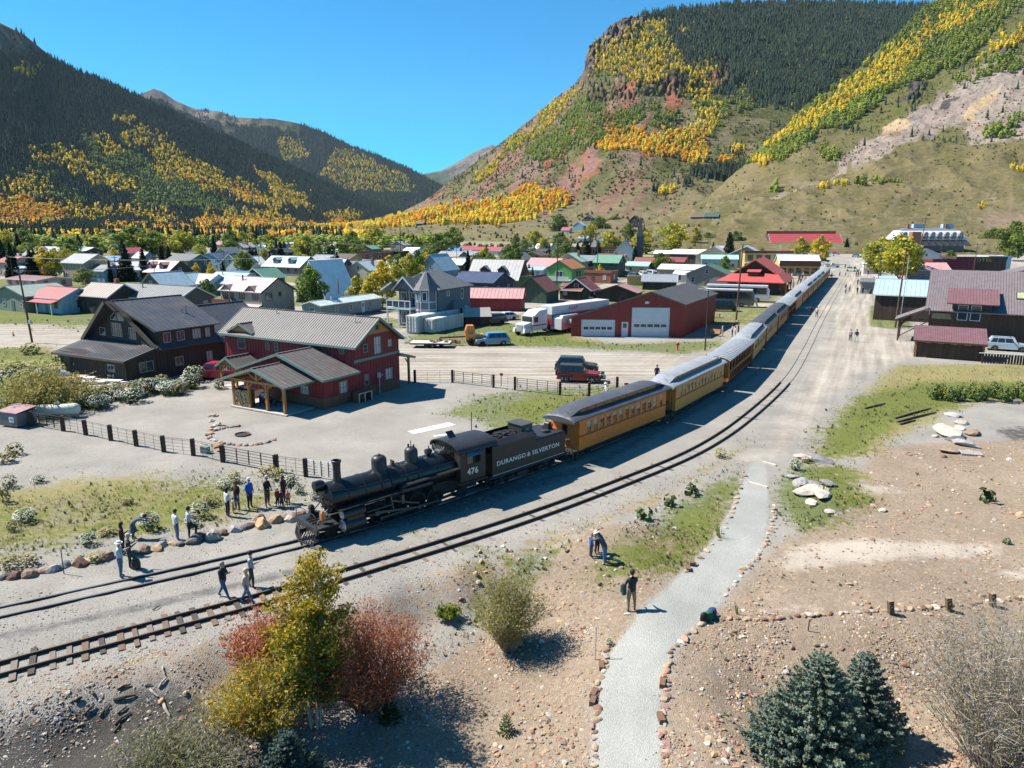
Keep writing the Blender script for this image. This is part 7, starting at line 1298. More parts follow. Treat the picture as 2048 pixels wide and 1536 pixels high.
def car(kind,pk,col,px,py,rz,label,det=2,base=None,grp=None,rack=False):
 p=base if base is not None else P(px,py);pm=paint(pk,col)
 S={'suv':(4.75,1.88,.72,1.05,1.78,(1.35,1.75,4.2,4.65),.38),'jeep':(4.5,1.85,.75,1.12,1.85,(1.6,1.95,4.25,4.35),.42),'sedan':(4.6,1.8,.55,.9,1.42,(1.35,2.1,3.5,4.3),.32),'pickup':(5.5,1.95,.75,1.08,1.8,(1.55,2.1,3.1,3.35),.40),'van':(5.6,2.0,.7,1.1,2.1,(.75,1.4,5.35,5.5),.36)}[kind]
 L,Wd,zb,zh,zr,(g0,g1,g2,g3),wr=S;t=em({'suv':'parked_suv','jeep':'parked_jeep','sedan':'parked_car','pickup':'pickup_truck','van':'parked_van'}[kind],(p[0],p[1],p[2]if len(p)>2 else 0),R(rz),label,{'suv':'suv','jeep':'jeep','sedan':'car','pickup':'pickup','van':'van'}[kind],grp)
 t.location=Vector(t.location);y=Wd/2;fx,rx=.85,L-.95
 bot=.32;prof=[(0,bot+.1)]+[]+[(fx-wr-.08,bot)]+arch(fx,wr+.06,bot)[1:-1]+[(fx+wr+.08,bot),(rx-wr-.08,bot)]+arch(rx,wr+.06,bot)[1:-1]+[(rx+wr+.08,bot),(L,bot+.1),(L,zb+.15),(L-.05,zh)]
 if kind=='pickup':prof+=[(3.3,zh)]
 prof+=[(g0+.05,zh),(.25,zh-.12),(.03,zb+.1)]
 X=lambda q:[(a-L/2,b)for a,b in q]
 mb=MB();mb.prism(X(prof),-y,y,'y');bd=mb.bd('body',pm,t)
 mb=MB();yi=y-.06;yt=y-.22;a=[(g0,zh),(g3,zh),(g2,zr),(g1,zr)];v=[(q[0]-L/2,s*(yi if k<2 else yt),q[1])for s in(-1,1)for k,q in enumerate(a)]
 mb.add(v,[(0,1,2,3),(7,6,5,4),(0,4,5,1),(1,5,6,2),(2,6,7,3),(3,7,4,0)]);cab=mb.bd('cabin',pm if kind!='jeep' else plast,t)
 mb=MB()
 def gl(u0,u1,s,zl=.08,zt=.08):
  def pt(u,h):
   xa=g0+(g3-g0)*u;xb=g1+(g2-g1)*u;x=xa+(xb-xa)*h;yy=yi+(yt-yi)*h+.012;return(x-L/2,s*yy,zh+(zr-zh)*h)
  q=[pt(u0,.12),pt(u1,.12),pt(u1,.86),pt(u0,.86)];mb.add(q,[(0,1,2,3)])
 n=3 if kind in('suv','jeep','van')else 2
 e=[.10,.42,.70,.94]if n==3 else[.12,.5,.9]
 wins=[]
 for s in(-1,1):
  for k in range(n):
   mb=MB();gl(e[k]+.012,e[k+1]-.012,s);wins.append(mb)
 f=lambda A,B,s0:[(A[0]-L/2-.012*s0,-yi+.1,A[1]+.05),(A[0]-L/2-.012*s0,yi-.1,A[1]+.05),(B[0]-L/2-.012*s0,yt-.06,B[1]-.07),(B[0]-L/2-.012*s0,-yt+.06,B[1]-.07)]
 mb=MB();mb.add(f((g0+.02,zh),(g1,zr),1),[(0,1,2,3)]);
 if det:
  for w_ in wins:w_.bd('window',glass,cab)
  mb.bd('windscreen',glass,cab);mb=MB();mb.add(f((g3-.02,zh),(g2,zr),-1),[(0,1,2,3)]);mb.bd('rear_window',glass,cab)
 else:
  for w_ in wins:mb.add(w_.v,w_.f)
  mb.bd('glazing',glass,cab,kind='stuff')
 wheels(t,[fx-L/2,rx-L/2],y-.10,wr,.24,det>1)
 if det:
  for s in(-1,1):
   mb=MB();mb.cb((-L/2+.03,s*(y-.28),zb+.12),(.1,.36,.16));mb.bd('headlight',lamp_m,t);mb=MB();mb.cb((L/2-.02,s*(y-.13),zb+.2),(.08,.18,.26));mb.bd('tail_light',tail_m,t)
  mb=MB();mb.box(-L/2-.06,-L/2+.12,-y,y,.38,.56);mb.box(L/2-.1,L/2+.06,-y,y,.38,.56);mb.bd('bumper',plast if kind in('jeep','suv')else rim_m,t);mb=MB();mb.box(-L/2-.02,-L/2+.05,-.45,.45,zb-.05,zb+.16);mb.bd('grille',plast,t)
  mb=MB();[mb.cb((g0+.35-L/2,s*(y+.08),zh+.1),(.12,.16,.14))for s in(-1,1)];mb.bd('mirrors',plast,t,kind='stuff')
 if rack:mb=MB();[mb.beam((g1-L/2+.1,s*(yt-.08),zr+.06),(g2-L/2-.1,s*(yt-.08),zr+.06),.04)for s in(-1,1)];[mb.beam((x,-yt+.1,zr+.08),(x,yt-.1,zr+.08),.04)for x in(g1-L/2+.5,g2-L/2-.4)];mb.bd('roof_rack',plast,t,kind='stuff')
 if kind=='jeep':
  wt=link(WHL[(wr,.24,'alloy_rim')][0],'spare_wheel',t);wt.location=(L/2+.12,0,1.0);wt.rotation_euler=(0,0,PI/2)
  mb=MB();[mb.prism([(c-wr-.22-L/2,.72),(c-wr-.1-L/2,.9),(c+wr+.1-L/2,.9),(c+wr+.25-L/2,.66),(c+wr+.2-L/2,.64),(c-wr-.2-L/2,.66)],s*y-.02,s*(y+.14),'y')for c in(fx,rx)for s in(-1,1)];mb.bd('fenders',plast,t,kind='stuff');mb=MB();mb.box(-L/2-.55,-L/2,-.8,.8,.5,.62);mb.bd('winch_bumper',plast,t)
 if kind=='pickup':mb=MB();mb.box(3.4-L/2,L/2-.08,-y+.1,y-.1,zh-.02,zh+.02);mb.bd('bed',plast,t)
 return t
car('jeep','wine',(.20,.015,.02),1158,763,171,'dark red four door jeep parked by the pipe fence near the train',grp=None)
car('suv','graphite',(.035,.045,.055),1153,744,172,'graphite suv parked just behind the dark red jeep')
car('suv','skyblue',(.08,.22,.36),984,690,14,'old two tone blue suv with white hood at the roadside')
car('suv','silver_blue',(.36,.43,.48),2013,701,152,'silver suv with roof rack beside the dark plank fence',rack=True)
car('pickup','cherry',(.38,.025,.05),432,757,-8,'cherry red old pickup in the shade between the brown and red houses')
car('van','black',(.018,.018,.02),1447,622,172,'black van parked behind the red garage')
car('sedan','black2',(.025,.022,.022),1517,594,168,'black car in front of the depot canopy',det=1)
car('suv','forest',(.03,.06,.055),985,648,24,'dark green suv in the grass behind the rusty roofed log shed',det=1)
car('sedan','pale_blue',(.35,.45,.5),1010,640,24,'pale blue car behind the dark green suv',det=1)
car('sedan','steel',(.25,.30,.33),1016,618,10,'grey blue car between the red cabin and the tall weathered barn',det=1)
car('pickup','deepblue',(.02,.05,.07),1180,612,166,'dark blue pickup in front of the maroon roofed log garage',det=1)
car('suv','white_car',(.55,.56,.56),1175,622,160,'white car just right of the long white and red trailer',det=1)
car('jeep','dark_jeep',(.03,.04,.045),1125,580,30,'dark jeep parked below the bright green house',det=1)
PK=[(1255,552,'suv','sand',(.4,.36,.3),'sand coloured suv in the gravel parking area'),(1270,556,'suv','slate_car',(.08,.1,.13),'slate suv in the gravel parking area'),(1288,553,'suv','snow',(.6,.6,.6),'white suv in the gravel parking area'),(1305,553,'van','ice',(.45,.52,.6),'pale blue covered van by the tan building'),(1263,545,'sedan','copper_car',(.3,.12,.06),'copper coloured car at the back of the parking area'),(1281,545,'sedan','black3',(.02,.02,.02),'black car at the back of the parking area'),(1212,561,'sedan','white4',(.6,.6,.6),'white boat shaped car beside the wooden pole'),(1225,560,'sedan','white5',(.55,.57,.6),'second white car beside the wooden pole'),(1425,570,'sedan','white7',(.6,.62,.64),'white car beside the green gabled cottage')]
for a in PK:car(a[2],a[3],a[4],a[0],a[1],rnd.uniform(100,130),a[5],det=0)
STR=[(1664,535,'pickup','white_truck','big white pickup just past the tail of the train',(.6,.6,.6),165),(1648,524,'suv','charcoal_suv','charcoal suv by the storefront beyond the train',(.06,.06,.07),165),(1640,519,'sedan','white_a','white car parked at the storefront corner',(.6,.6,.6),150),(1652,514,'sedan','silver_a','silver car in the angled street row',(.4,.42,.45),150),(1662,512,'sedan','white_b','white car in the angled street row',(.6,.62,.65),150),(1672,509,'sedan','magenta','magenta car in the angled street row',(.45,.04,.18),150),(1676,506,'suv','teal_car','pale teal suv in the angled street row',(.3,.45,.47),150),(1686,504,'sedan','grey_c','grey car near the end of the angled row',(.2,.22,.24),150),(1694,502,'sedan','white_d','white car at the far end of the angled row',(.55,.55,.55),150),(1705,543,'suv','olive_van','pale green car driving on the main street',(.3,.36,.28),116),(1713,515,'suv','grey_e','grey suv driving far down the main street',(.14,.17,.2),116),(1711,503,'suv','white_f','small white car at the far end of the main street',(.6,.6,.6),116),(1633,531,'suv','white_g','white suv nosed against the storefront',(.6,.6,.6),150),(1702,497,'sedan','dark_h','dark car where the street meets the hill',(.05,.05,.06),116),(1900,562,'pickup','red_small','red pickup behind the wooden hall',(.35,.04,.03),170),(1932,562,'suv','navy_r','navy suv behind the wooden hall',(.03,.06,.1),170),(1966,563,'suv','white_r','white suv behind the wooden hall',(.6,.6,.6),100)]
for a in STR:car(a[2],a[3],a[5],a[0],a[1],a[6],a[4],det=0)
def bus(px,py,rz,lbl,pm,wm):
 p=P(px,py);t=em('tour_bus',(p.x,p.y,0),R(rz),lbl,'bus');L=13.2
 mb=MB();mb.box(-L/2,L/2,-1.28,1.28,.4,1.65);mb.prism([(-L/2,1.65),(L/2,1.65),(L/2,3.3),(-L/2+.5,3.3),(-L/2,2.6)],-1.27,1.27,'y');mb.bd('body',pm,t);mb=MB();mb.box(-L/2+.4,L/2-.05,-1.24,1.24,3.3,3.55);mb.bd('roof',wm,t)
 for s in(-1,1):
  for k in range(7):mb=MB();mb.box(-L/2+.6+k*1.75,-L/2+2.3+k*1.75,*sorted((s*1.275,s*1.30)),1.75,3.1);mb.bd('side_window',glass,t)
  mb=MB();mb.box(-L/2-.03,-L/2+.1,s*.6-.5,s*.6+.5,.7,.95);mb.bd('headlight',lamp_m,t)
 mb=MB();mb.add([(-L/2-.02,-1.15,1.5),(-L/2-.02,1.15,1.5),(-L/2-.02,1.15,2.55),(-L/2+.46,1.1,3.25),(-L/2+.46,-1.1,3.25),(-L/2-.02,-1.15,2.55)],[(0,1,2,5),(5,2,3,4)]);mb.bd('windscreen',glass,t);wheels(t,[-L/2+2.4,L/2-3.4,L/2-2.2],1.15,.5,.3,True)
bus(1440,612,160,'long dark grey tour bus with white roof parked behind the red garage',paint('bus_grey',(.10,.105,.10)),paint('bus_white',(.62,.63,.65)))
bus(1474,602,160,'second tour bus with white nose tucked behind the dark grey one',paint('bus_pale',(.5,.52,.55)),paint('bus_white',(.62,.63,.65)))
def semi():
 w=paint('semi_white',(.62,.62,.62));p=P(1062,668);q=P(1130,640);rz=math.degrees(math.atan2(q.y-p.y,q.x-p.x));
 t=em('truck_tractor',(p.x,p.y,0),R(47),'white long nosed truck tractor in the tall grass','truck');mb=MB()
 mb.prism([(-2.6,.6),(-2.6,1.7),(-.9,1.95),(-.9,.6)],-.85,.85,'y');mb.box(-.9,2.4,-1.15,1.15,.7,2.9);mb.prism([(-.5,2.9),(2.4,2.9),(2.4,3.7),(.6,3.6)],-1.1,1.1,'y');mb.bd('cab',w,t);mb=MB();mb.box(-2.68,-2.58,-.55,.55,.75,1.65);mb.bd('grille',rim_m,t)
 mb=MB();mb.box(-.93,-.88,-1.0,1.0,1.95,2.75);mb.bd('windscreen',glass,t)
 for s in(-1,1):mb=MB();mb.box(-.6,.3,*sorted((s*1.14,s*1.17)),1.9,2.7);mb.bd('side_window',glass,t);mb=MB();mb.prism([(-2.8,.55),(-2.7,1.15),(-1.5,1.2),(-.9,.7),(-.9,.5)],*sorted((s*.8,s*1.2)),'y');mb.bd('fender',w,t);mb=MB();mb.tube((2.5,s*1.0,1),(2.5,s*1.0,3.9),.08);mb.bd('exhaust_stack',rim_m,t)
 mb=MB();mb.box(-.9,6,-.5,.5,.6,.8);mb.bd('chassis',plast,t);mb=MB();mb.box(-.88,2.3,-1.165,-1.152,1.35,1.5);mb.bd('stripe',M('stripe_maroon',(.2,.02,.03),.5),t);wheels(t,[-1.9],.95,.5,.3,True);wheels(t,[4.2,5.4],.9,.5,.5,True)
 p2=Vector((p.x,p.y,0))+Vector((math.cos(R(47)),math.sin(R(47)),0))*3.4;t=em('semi_trailer',(p2.x,p2.y,0),R(47),'long box trailer, white above and maroon below, behind the white tractor','trailer')
 mb=MB();mb.box(0,15,-1.28,1.28,2.75,4.0);mb.bd('box',w,t);mb=MB();mb.box(0,15,-1.275,1.275,1.1,2.1);mb.bd('lower_panel',paint('maroon_tr',(.28,.03,.05)),t);mb=MB();mb.box(0,15,-1.27,1.27,2.1,2.75);mb.bd('grey_band',paint('band_grey',(.12,.12,.11)),t);wheels(t,[11.8,13.1],.95,.5,.5,True)
 txo('ASAP',.85,'side_lettering',t,(5.2,-1.29,3.4),(PI/2,0,0),MATS['stripe_maroon'],sx=1.1);mb=MB();mb.box(1.0,1.9,-1.3,-1.27,1.7,2.6);mb.bd('hatch',plast,t)
semi()
def misc_vehicles():
 p=P(1128,662);t=em('cargo_trailer',(p.x,p.y,0),R(52),'small white enclosed cargo trailer beside the red garage','trailer');mb=MB();mb.prism([(-2.3,.5),(2.3,.5),(2.3,2.6),(-1.8,2.65),(-2.3,2.2)],-1.05,1.05,'y');mb.bd('box',paint('trailer_white',(.58,.56,.55)),t);wheels(t,[0],.95,.35,.22,True,rim_w);mb=MB();mb.box(-2.25,2.25,-1.07,-1.05,.6,1.5);mb.bd('faded_panel',M('faded_rose',(.5,.36,.34),.7,.3,2),t)
 p=P(862,694);t=em('flatbed_trailer',(p.x,p.y,0),R(-4),'low flatbed trailer with pale deck at the roadside','trailer');mb=MB();mb.box(-2.7,2.7,-1.1,1.1,.62,.72);mb.bd('deck',M('deck_pale',(.50,.47,.42),.8,.2,3,stretch=(1,6,1)),t);mb=MB();mb.box(-2.7,2.9,-1.12,1.12,.5,.62);mb.beam((-2.7,0,.55),(-3.6,0,.5),.12);mb.bd('chassis',plast,t);wheels(t,[-.45,.4],1.0,.33,.22,True,rim_w)
 q=random.Random(8);mb=MB();[mb.cb((q.uniform(-.2,2.3),q.uniform(-.7,.7),.8),(q.uniform(.1,.4),q.uniform(.1,.4),q.uniform(.1,.3)),q.uniform(0,3))for _ in range(14)];mb.bd('deck_clutter',M('clutter',(.2,.13,.09),.8,.5,9),t,kind='stuff')
 p=P(928,690);og=paint('grader_orange',(.55,.20,.03));t=em('old_grader',(p.x,p.y,0),R(10),'old orange road grader with small cab in the weeds','grader')
 mb=MB();mb.box(.2,1.5,-.7,.7,.8,2.1);mb.prism([(.2,2.1),(1.5,2.1),(1.3,2.75),(.4,2.75)],-.65,.65,'y');mb.bd('cab',og,t);mb=MB();mb.box(1.5,2.7,-.5,.5,.7,1.5);mb.bd('engine_hood',og,t);mb=MB();mb.beam((.2,0,1.2),(-3.3,0,1.1),.22);mb.beam((-3.3,0,1.1),(-3.4,0,.5),.2);mb.beam((-.6,-.9,.5),(-1.9,.9,.5),.12,.5);mb.bd('frame_boom',M('rusty_steel',(.14,.07,.045),.8,.4,6),t);wheels(t,[-3.2],.7,.4,.2,True);wheels(t,[.9,2.2],.8,.5,.3,True);win(t,'y',-.7,-1,.4,1.3,1.5,2.0,fm=og);win(t,'x',.2,-1,-.5,.5,1.5,2.0,fm=og)
 mb=MB();mb.prism([(1.3,.2),(3.0,.2),(3.0,.6),(1.3,.7)],-1.0,-.75,'y');mb.bd('side_plate',og,t)
 house(955,652,4.0,3.4,1.6,1.1,'x','dbrown','taupe','tiny leaning log shed with patched pale and red roof',o='n',rz=10,cat='shed',name='log_shed')
 p=P(38,850);t=em('dumpster',(p.x,p.y,0),R(-20),'grey dumpster with faded red lids in front of the big olive bush','dumpster');dg=M('dumpster_grey',(.11,.12,.14),.6,.2,3,dirt=.4);mb=MB();mb.prism([(-1.0,.15),(1.0,.15),(1.15,1.25),(-1.15,1.35)],-.85,.85,'y');mb.bd('bin',dg,t)
 for k in(-1,1):mb=MB();mb.slab([(k*.58-.56,-.9,1.32),(k*.58+.56,-.9,1.30),(k*.58+.56,.9,1.55),(k*.58-.56,.9,1.57)],.05);mb.bd('lid',M('lid_faded',(.26,.15,.16),.6,.3,4),t)
 mb=MB();mb.box(.2,.75,-.875,-.86,.5,.95);mb.bd('notice',wht,t);txo('WM',.2,'notice_lettering',t,(.48,-.88,.73),(PI/2,0,0),M('print_dark',(.05,.05,.06),.6))
 p=P(118,836);t=em('propane_tank',(p.x,p.y,0),R(10),'long cream propane tank lying beside the pipe fence','tank');cm=M('tank_cream',(.56,.54,.46),.45,.08,2,dirt=.25);mb=MB();mb.lathe([(.01,-1.75),(.25,-1.72),(.42,-1.6),(.5,-1.4),(.5,1.4),(.42,1.6),(.25,1.72),(.01,1.75)],(0,0,.72),'x',20);mb.bd('vessel',cm,t,smooth=True);mb=MB();mb.lathe([(.18,1.2),(.18,1.38),(.1,1.42),(.01,1.43)],(0,0,0),'z',12);mb.bd('valve_cap',cm,t)
 for x in(-1,1):mb=MB();mb.box(x-.1,x+.1,-.35,.35,0,.32);mb.bd('foot',conc,t)
 p=P(168,765);t=em('snowmobile_trailer',(p.x-1.5,p.y+.2,0),R(-12),'wooden deck trailer carrying a blue and white snowmobile by the brown house','trailer');mb=MB();mb.box(-1.6,1.6,-.9,.9,.55,.65);mb.bd('deck',M('deck_tan',(.36,.24,.14),.8,.2,4),t);wheels(t,[.2],.95,.28,.2,False);mb=MB();mb.prism([(-1.5,.66),(-.2,.66),(-.2,.95),(-.9,1.25),(-1.4,.95)],-.3,.3,'y');mb.bd('snowmobile_body',paint('sled',(.35,.4,.55)),t)
 for k,(px_,py_,l_,rz_)in enumerate(((190,776,2.6,-8),(222,774,2.4,-8),(176,768,1.8,-8))):
  p=P(px_,py_);t=em('picnic_table',(p.x,p.y,0),R(rz_),['long white topped picnic table nearest the flower hedge','second white picnic table set end to end with the first','short bench table near the snowmobile trailer'][k],'table');wm=M('table_white',(.6,.58,.55),.7,.15,4)
  for i in range(4):mb=MB();mb.box(-l_/2,l_/2,-.4+i*.2,-.22+i*.2,.72,.76);mb.bd('plank',wm,t)
  for s in(-1,1):mb=MB();mb.box(-l_/2,l_/2,s*.75-.12,s*.75+.12,.42,.46);mb.bd('bench',wm,t);mb=MB();mb.beam((s*l_*.35,-.75,.42),(s*l_*.35,.75,.42),.06);mb.beam((s*l_*.35,-.6,0),(s*l_*.35,-.2,.72),.07);mb.beam((s*l_*.35,.6,0),(s*l_*.35,.2,.72),.07);mb.bd('leg_frame',wm,t)
 for k,(px_,py_)in enumerate(((216,770),(240,768))):
  p=P(px_,py_);t=em('bicycle',(p.x,p.y+.6,0),R(5),['bicycle leaning on the shaded brown wall','second bicycle beside the first against the brown wall'][k],'bicycle')
  for x in(-.5,.5):
   mb=MB();mb.lathe([(.31,-.02),(.34,-.02),(.34,.02),(.31,.02)],(0,0,0),'y',16);o=mb.bd('wheel',tyre_m,t,loc=(x,0,.34))
  mb=MB();mb.path([(-.5,0,.34),(-.15,0,.85),(.35,0,.85),(0,0,.34),(-.15,0,.85)],.02);mb.path([(.5,0,.34),(.35,0,.85),(.33,0,1.0)],.02);mb.path([(.33,-.25,1.0),(.33,.25,1.0)],.015);mb.cb((-.17,0,.93),(.22,.12,.05));mb.bd('bicycle_frame',rim_m,t)
 p=P(1178,665);t=em('fuel_drum',(p.x-2.4,p.y+.5,0),R(55),'rusty drum with white end on a stand beside the red garage','drum');mb=MB();mb.lathe([(.01,-.8),(.42,-.78),(.42,.8),(.01,.8)],(0,0,1.75),'x',16);mb.bd('drum',MATS['rusty_steel'],t);mb=MB();mb.lathe([(.01,-.83),(.4,-.83),(.4,-.80),(.01,-.80)],(0,0,1.75),'x',16);mb.bd('drum_end',wht,t);mb=MB();[mb.beam((x,y,0),(x*.8,y*.5,1.35),.06)for x in(-.6,.6)for y in(-.5,.5)];mb.bd('stand',MATS['rusty_steel'],t)
 house(1274,571,5.5,3,2.2,.1,'x','yellow','yellow' if 'yellow' in CR else 'taupe','small ochre container cabin in the gravel yard',o='Fn',rz=-14,cat='cabin',name='container_cabin')
misc_vehicles()
post_m=M('post_timber',(.065,.04,.028),.95,.4,6,bump=.5,bscale=20,stretch=(3,3,.5));pipe_dark=M('pipe_dark',(.03,.028,.027),.6);wire_m=M('wire_grey',(.12,.11,.11),.5,metal=.5);pole_m=M('pole_wood',(.10,.06,.04),.9,.3,4,stretch=(4,4,.3));red_s=M('sign_red',(.42,.03,.03),.5)
def fence(pts,h,lbl,gates=(),mid=2,r=.12,white=()):
 t=em('pipe_fence',(0,0,0),0,lbl,'fence');W_=[P(*p)for p in pts]
 for i,p in enumerate(W_):
  mb=MB();mb.T=Matrix.Translation(p)@Matrix.Rotation(rnd.uniform(-.03,.03),4,'X');mb.box(-r,r,-r,r,-.2,h)
  for z in(.35,.7,1.0):mb.box(-r-.02,r+.02,-r-.015,r+.015,z,z+.05)
  mb.bd('post',post_m,t)
 for i,(a,b)in enumerate(zip(W_,W_[1:])):
  if i in gates or i in white:
   m_=pipe_dark if i in gates else M('gate_white',(.6,.58,.6),.5);mb=MB();
   for z in(.2,.4,.6,.82,1.05,1.25):mb.tube(a.lerp(b,.05)+Vector((0,0,z*h/1.35)),b.lerp(a,.05)+Vector((0,0,z*h/1.35)),.022,n=6)
   g=mb.bd('gate',m_,t)
   for k in range(5):q=a.lerp(b,.05+.9*k/4);mb=MB();mb.box(q.x-.03,q.x+.03,q.y-.03,q.y+.03,q.z+.18,q.z+h*.95);mb.bd('gate_bar',pipe_dark,g)
  else:
   mb=MB()
   for z in(.3,.55,.8,1.05,h*.93):mb.tube(a+Vector((0,0,z)),b+Vector((0,0,z)),.014 if z<h*.9 else .02,n=5)
   for k in range(1,mid+1):q=a.lerp(b,k/(mid+1));mb.tube(q+Vector((0,0,0)),q+Vector((0,0,h*.93)),.014,n=5)
   mb.bd('rail_span',wire_m,t)
F1=[(64,852),(127,862),(172,870),(222,881),(273,892),(328,904),(387,911),(446,924),(554,945),(612,953),(676,962)]
fence(F1,1.25,'long low fence of dark timber posts and thin rails across the gravel lot',gates=(0,7),white=(9,))
t=fence([(830,765),(905,765),(987,775),(1030,780),(1120,790),(1178,792),(1234,780)],1.35,'ranch fence of timber posts and pipe gates between the grass and the dirt road',gates=(1,3))
def sign(px,py,h,w_,hh,col,lbl,name='small_sign'):
 p=P(px,py);t=em(name,p,R(-10),lbl,'sign');mb=MB();mb.tube((0,0,0),(0,0,h),.03,n=6);mb.bd('sign_post',pipe_dark,t);mb=MB();mb.box(-w_/2,w_/2,-.03,-.01,h-hh,h);mb.bd('sign_board',col,t)
sign(1003,772,1.35,.32,.26,red_s,'small red sign on a thin rod behind the pipe fence')
sign(1252,792,1.3,.4,.22,red_s,'small red sign by the last fence post next to the coach')
def pole(px,py,h,lbl,arms=1,r=.14,lean=0,lamp=False,col=None,low=None,grp=None):
 p=P(px,py);t=em('utility_pole',p,R(-28),lbl,'pole',grp);mb=MB();mb.tube((0,0,-.5),(lean,0,h),r,r*.65,n=10);mb.bd('pole',col or pole_m,t)
 for k in range(arms):
  z=h-.35-k*1.0;mb=MB();mb.beam((lean-1.2,0,z),(lean+1.2,0,z),.1,.12);a=mb.bd('crossarm',pole_m,t)
  mb=MB();[mb.lathe([(.05,z+.06),(.06,z+.16),(.02,z+.2)],(lean+x,0,0),'z',6)for x in(-1.05,-.5,.5,1.05)];mb.bd('insulators',M('insulator',(.35,.38,.38),.3),a,kind='stuff')
 if lamp:mb=MB();mb.path([(lean,0,h-.2),(lean-.9,0,h+.1)],.04);mb.cb((lean-1.1,0,h+.05),(.5,.22,.14));mb.bd('lamp_head',M('lamp_grey',(.4,.4,.4),.5),t)
 if low:mb=MB();mb.cb((r+.08,-.05,low),(.3,.25,.55));mb.bd('meter_box',M('meter_grey',(.4,.42,.43),.5),t)
 return Vector((p.x+lean*.88,p.y-lean*.47,h))
PO={}
PO['a']=pole(65,686,10.3,'tall dark utility pole at the left dirt road',1,.15,-.8,low=3.0)
PO['b']=pole(1472,640,13.0,'tall wooden pole between the red garage and the train',0,.17,.3,low=2.0);
pole(1410,700,8.0,'dark lamp post with small red sign beside the open car',0,.1,.0,lamp=True,col=pipe_dark)
PO['c']=pole(1790,655,12.5,'rusty pole with grey conduit at the grass island corner',0,.16,.3)
pole(1798,655,11.5,'thin pale guy pole beside the rusty pole',0,.07,.25,col=M('pipe_pale',(.45,.45,.44),.5))
PO['d']=pole(1828,548,19,'tallest leaning pole with a pale bird box above the right roofs',1,.2,1.6)
PO['e']=pole(1752,588,11.5,'slim pole at the edge of the main street near the green bin',0,.12,.2)
PO['f']=pole(1113,598,13.5,'utility pole with crossarms beside the green house',2,.15,.1);PO['g']=pole(1194,562,12.5,'weathered wooden pole in front of the long brown building',1,.15)
pole(802,520,20,'tall rusty transmission pole with curved arms in the town centre',0,.25)
for k,(px,py,h,l_)in enumerate([(236,578,8.5,'utility pole in front of the white roofed houses by the road'),(312,574,8.5,'utility pole beside the ice blue roofs'),(28,568,8,'utility pole beside the pink shed'),(452,560,9,'utility pole beside the white and green roofed house'),(616,548,9,'utility pole beside the ice blue dormer house'),(640,530,10,'utility pole beside the purple roofed house'),(520,545,9,'utility pole by the two dark spruces'),(828,640,7,'black lamp pole left of the turreted house'),(914,545,9,'utility pole beside the brick cottage'),(1010,545,10,'utility pole beyond the grey dormer barn'),(1120,515,11,'utility pole among the leafy green trees'),(1325,530,11,'utility pole at the brown white roofed building'),(1400,520,11,'utility pole beside the white roofed halls'),(1373,560,9,'utility pole beside the tan building'),(1250,510,12,'utility pole behind the church'),(1634,538,13,'dark lamp pole at the storefront corner'),(1562,490,16,'pole at the foot of the grassy hill'),(1697,505,9,'thin pole beside the far main street'),(1945,560,11,'pole in front of the black saloon'),(1876,548,11,'rusty pole beside the brick tower'),(975,480,9,'lone pole on the far meadow'),(1410,470,12,'pole beside the hillside track'),(1655,500,10,'pole near the rose roofed hall')]):pole(px,py,h,l_,1 if k%3 else 2,.12)
def wires(a,b,n,off=1.0,sag=.8,lbl=''):
 mb=MB();d=(b-a).normalized();s_=Vector((-d.y,d.x,0))
 for k in range(n):
  o=s_*(k-(n-1)/2)*off*.6;pts=[a.lerp(b,i/10)+o-Vector((0,0,sag*4*(i/10)*(1-i/10)))for i in range(11)];mb.path(pts,.018,3)
 mb.bd('overhead_wires',wire_m,None,lbl,'wires',kind='stuff')
Q=lambda px,py,h:(lambda p:Vector((p.x,p.y,h)))(P(px,py))
wires(PO['a']-Vector((0,0,.3)),Q(452,560,8.6),3,1,1.5,'overhead wires running from the left pole across town');wires(Q(452,560,8.6),Q(640,530,9.6),3,1,1,'overhead wires in the town centre');wires(Q(640,530,9.6),PO['g'],3,1,2,'overhead wires in front of the brick block');wires(PO['f'],PO['g'],3,1,.6,'short wires between the two wooden poles');wires(PO['g'],Q(1400,520,10.6),3,1,1.5,'overhead wires behind the red garage');wires(Q(28,568,7.6),PO['f'],2,1,2.5,'low overhead wires above the left roofs');wires(PO['d'],PO['b'],2,1,2,'overhead wires crossing the train')
t=[o for o in SC.objects if o.name.startswith('utility_pole')and o.get('label','').startswith('tall rusty transmission')][0]
for s,z in((-1,18),(1,14.5),(-1,11.5)):mb=MB();mb.path([(0,0,z-1),(s*1.5,0,z),(s*4,0,z+.6),(s*5,0,z-.3)],.12);mb.path([(s*5,0,z-.3),(s*5,0,z-3.2)],.1);mb.bd('curved_arm',M('rusty_steel',(.14,.07,.045),.8,.4,6),t)
def plank_fence():
 a,b=P(1962,726),P(2150,736);t=em('plank_fence',a,math.atan2(b.y-a.y,b.x-a.x),'dark vertical plank fence with white cap rail below the silver suv','fence');L=(b-a).length;n=int(L/.3);mb=MB();mb.box(0,.22,-.02,.02,0,1.15);me=mb.mesh('plank',post_m)
 for k in range(n):o=link(me,'plank',t);o.location=(k*.3,0,rnd.uniform(-.03,.03));o.rotation_euler=(rnd.uniform(-.02,.02),rnd.uniform(-.02,.02),0)
 mb=MB();mb.box(-.3,L,-.08,.08,1.18,1.26);mb.bd('cap_rail',wht,t)
plank_fence()
p=P(1355,701);t=em('fire_hydrant',p,0,'tall red fire hydrant in the grass before the red garage','hydrant');mb=MB();mb.lathe([(.16,0),(.13,.06),(.11,.1),(.11,.85),(.16,.88),(.17,.95),(.1,1.1),(.03,1.15)],(0,0,0),'z',12);mb.bd('barrel',red_s,t,smooth=True)
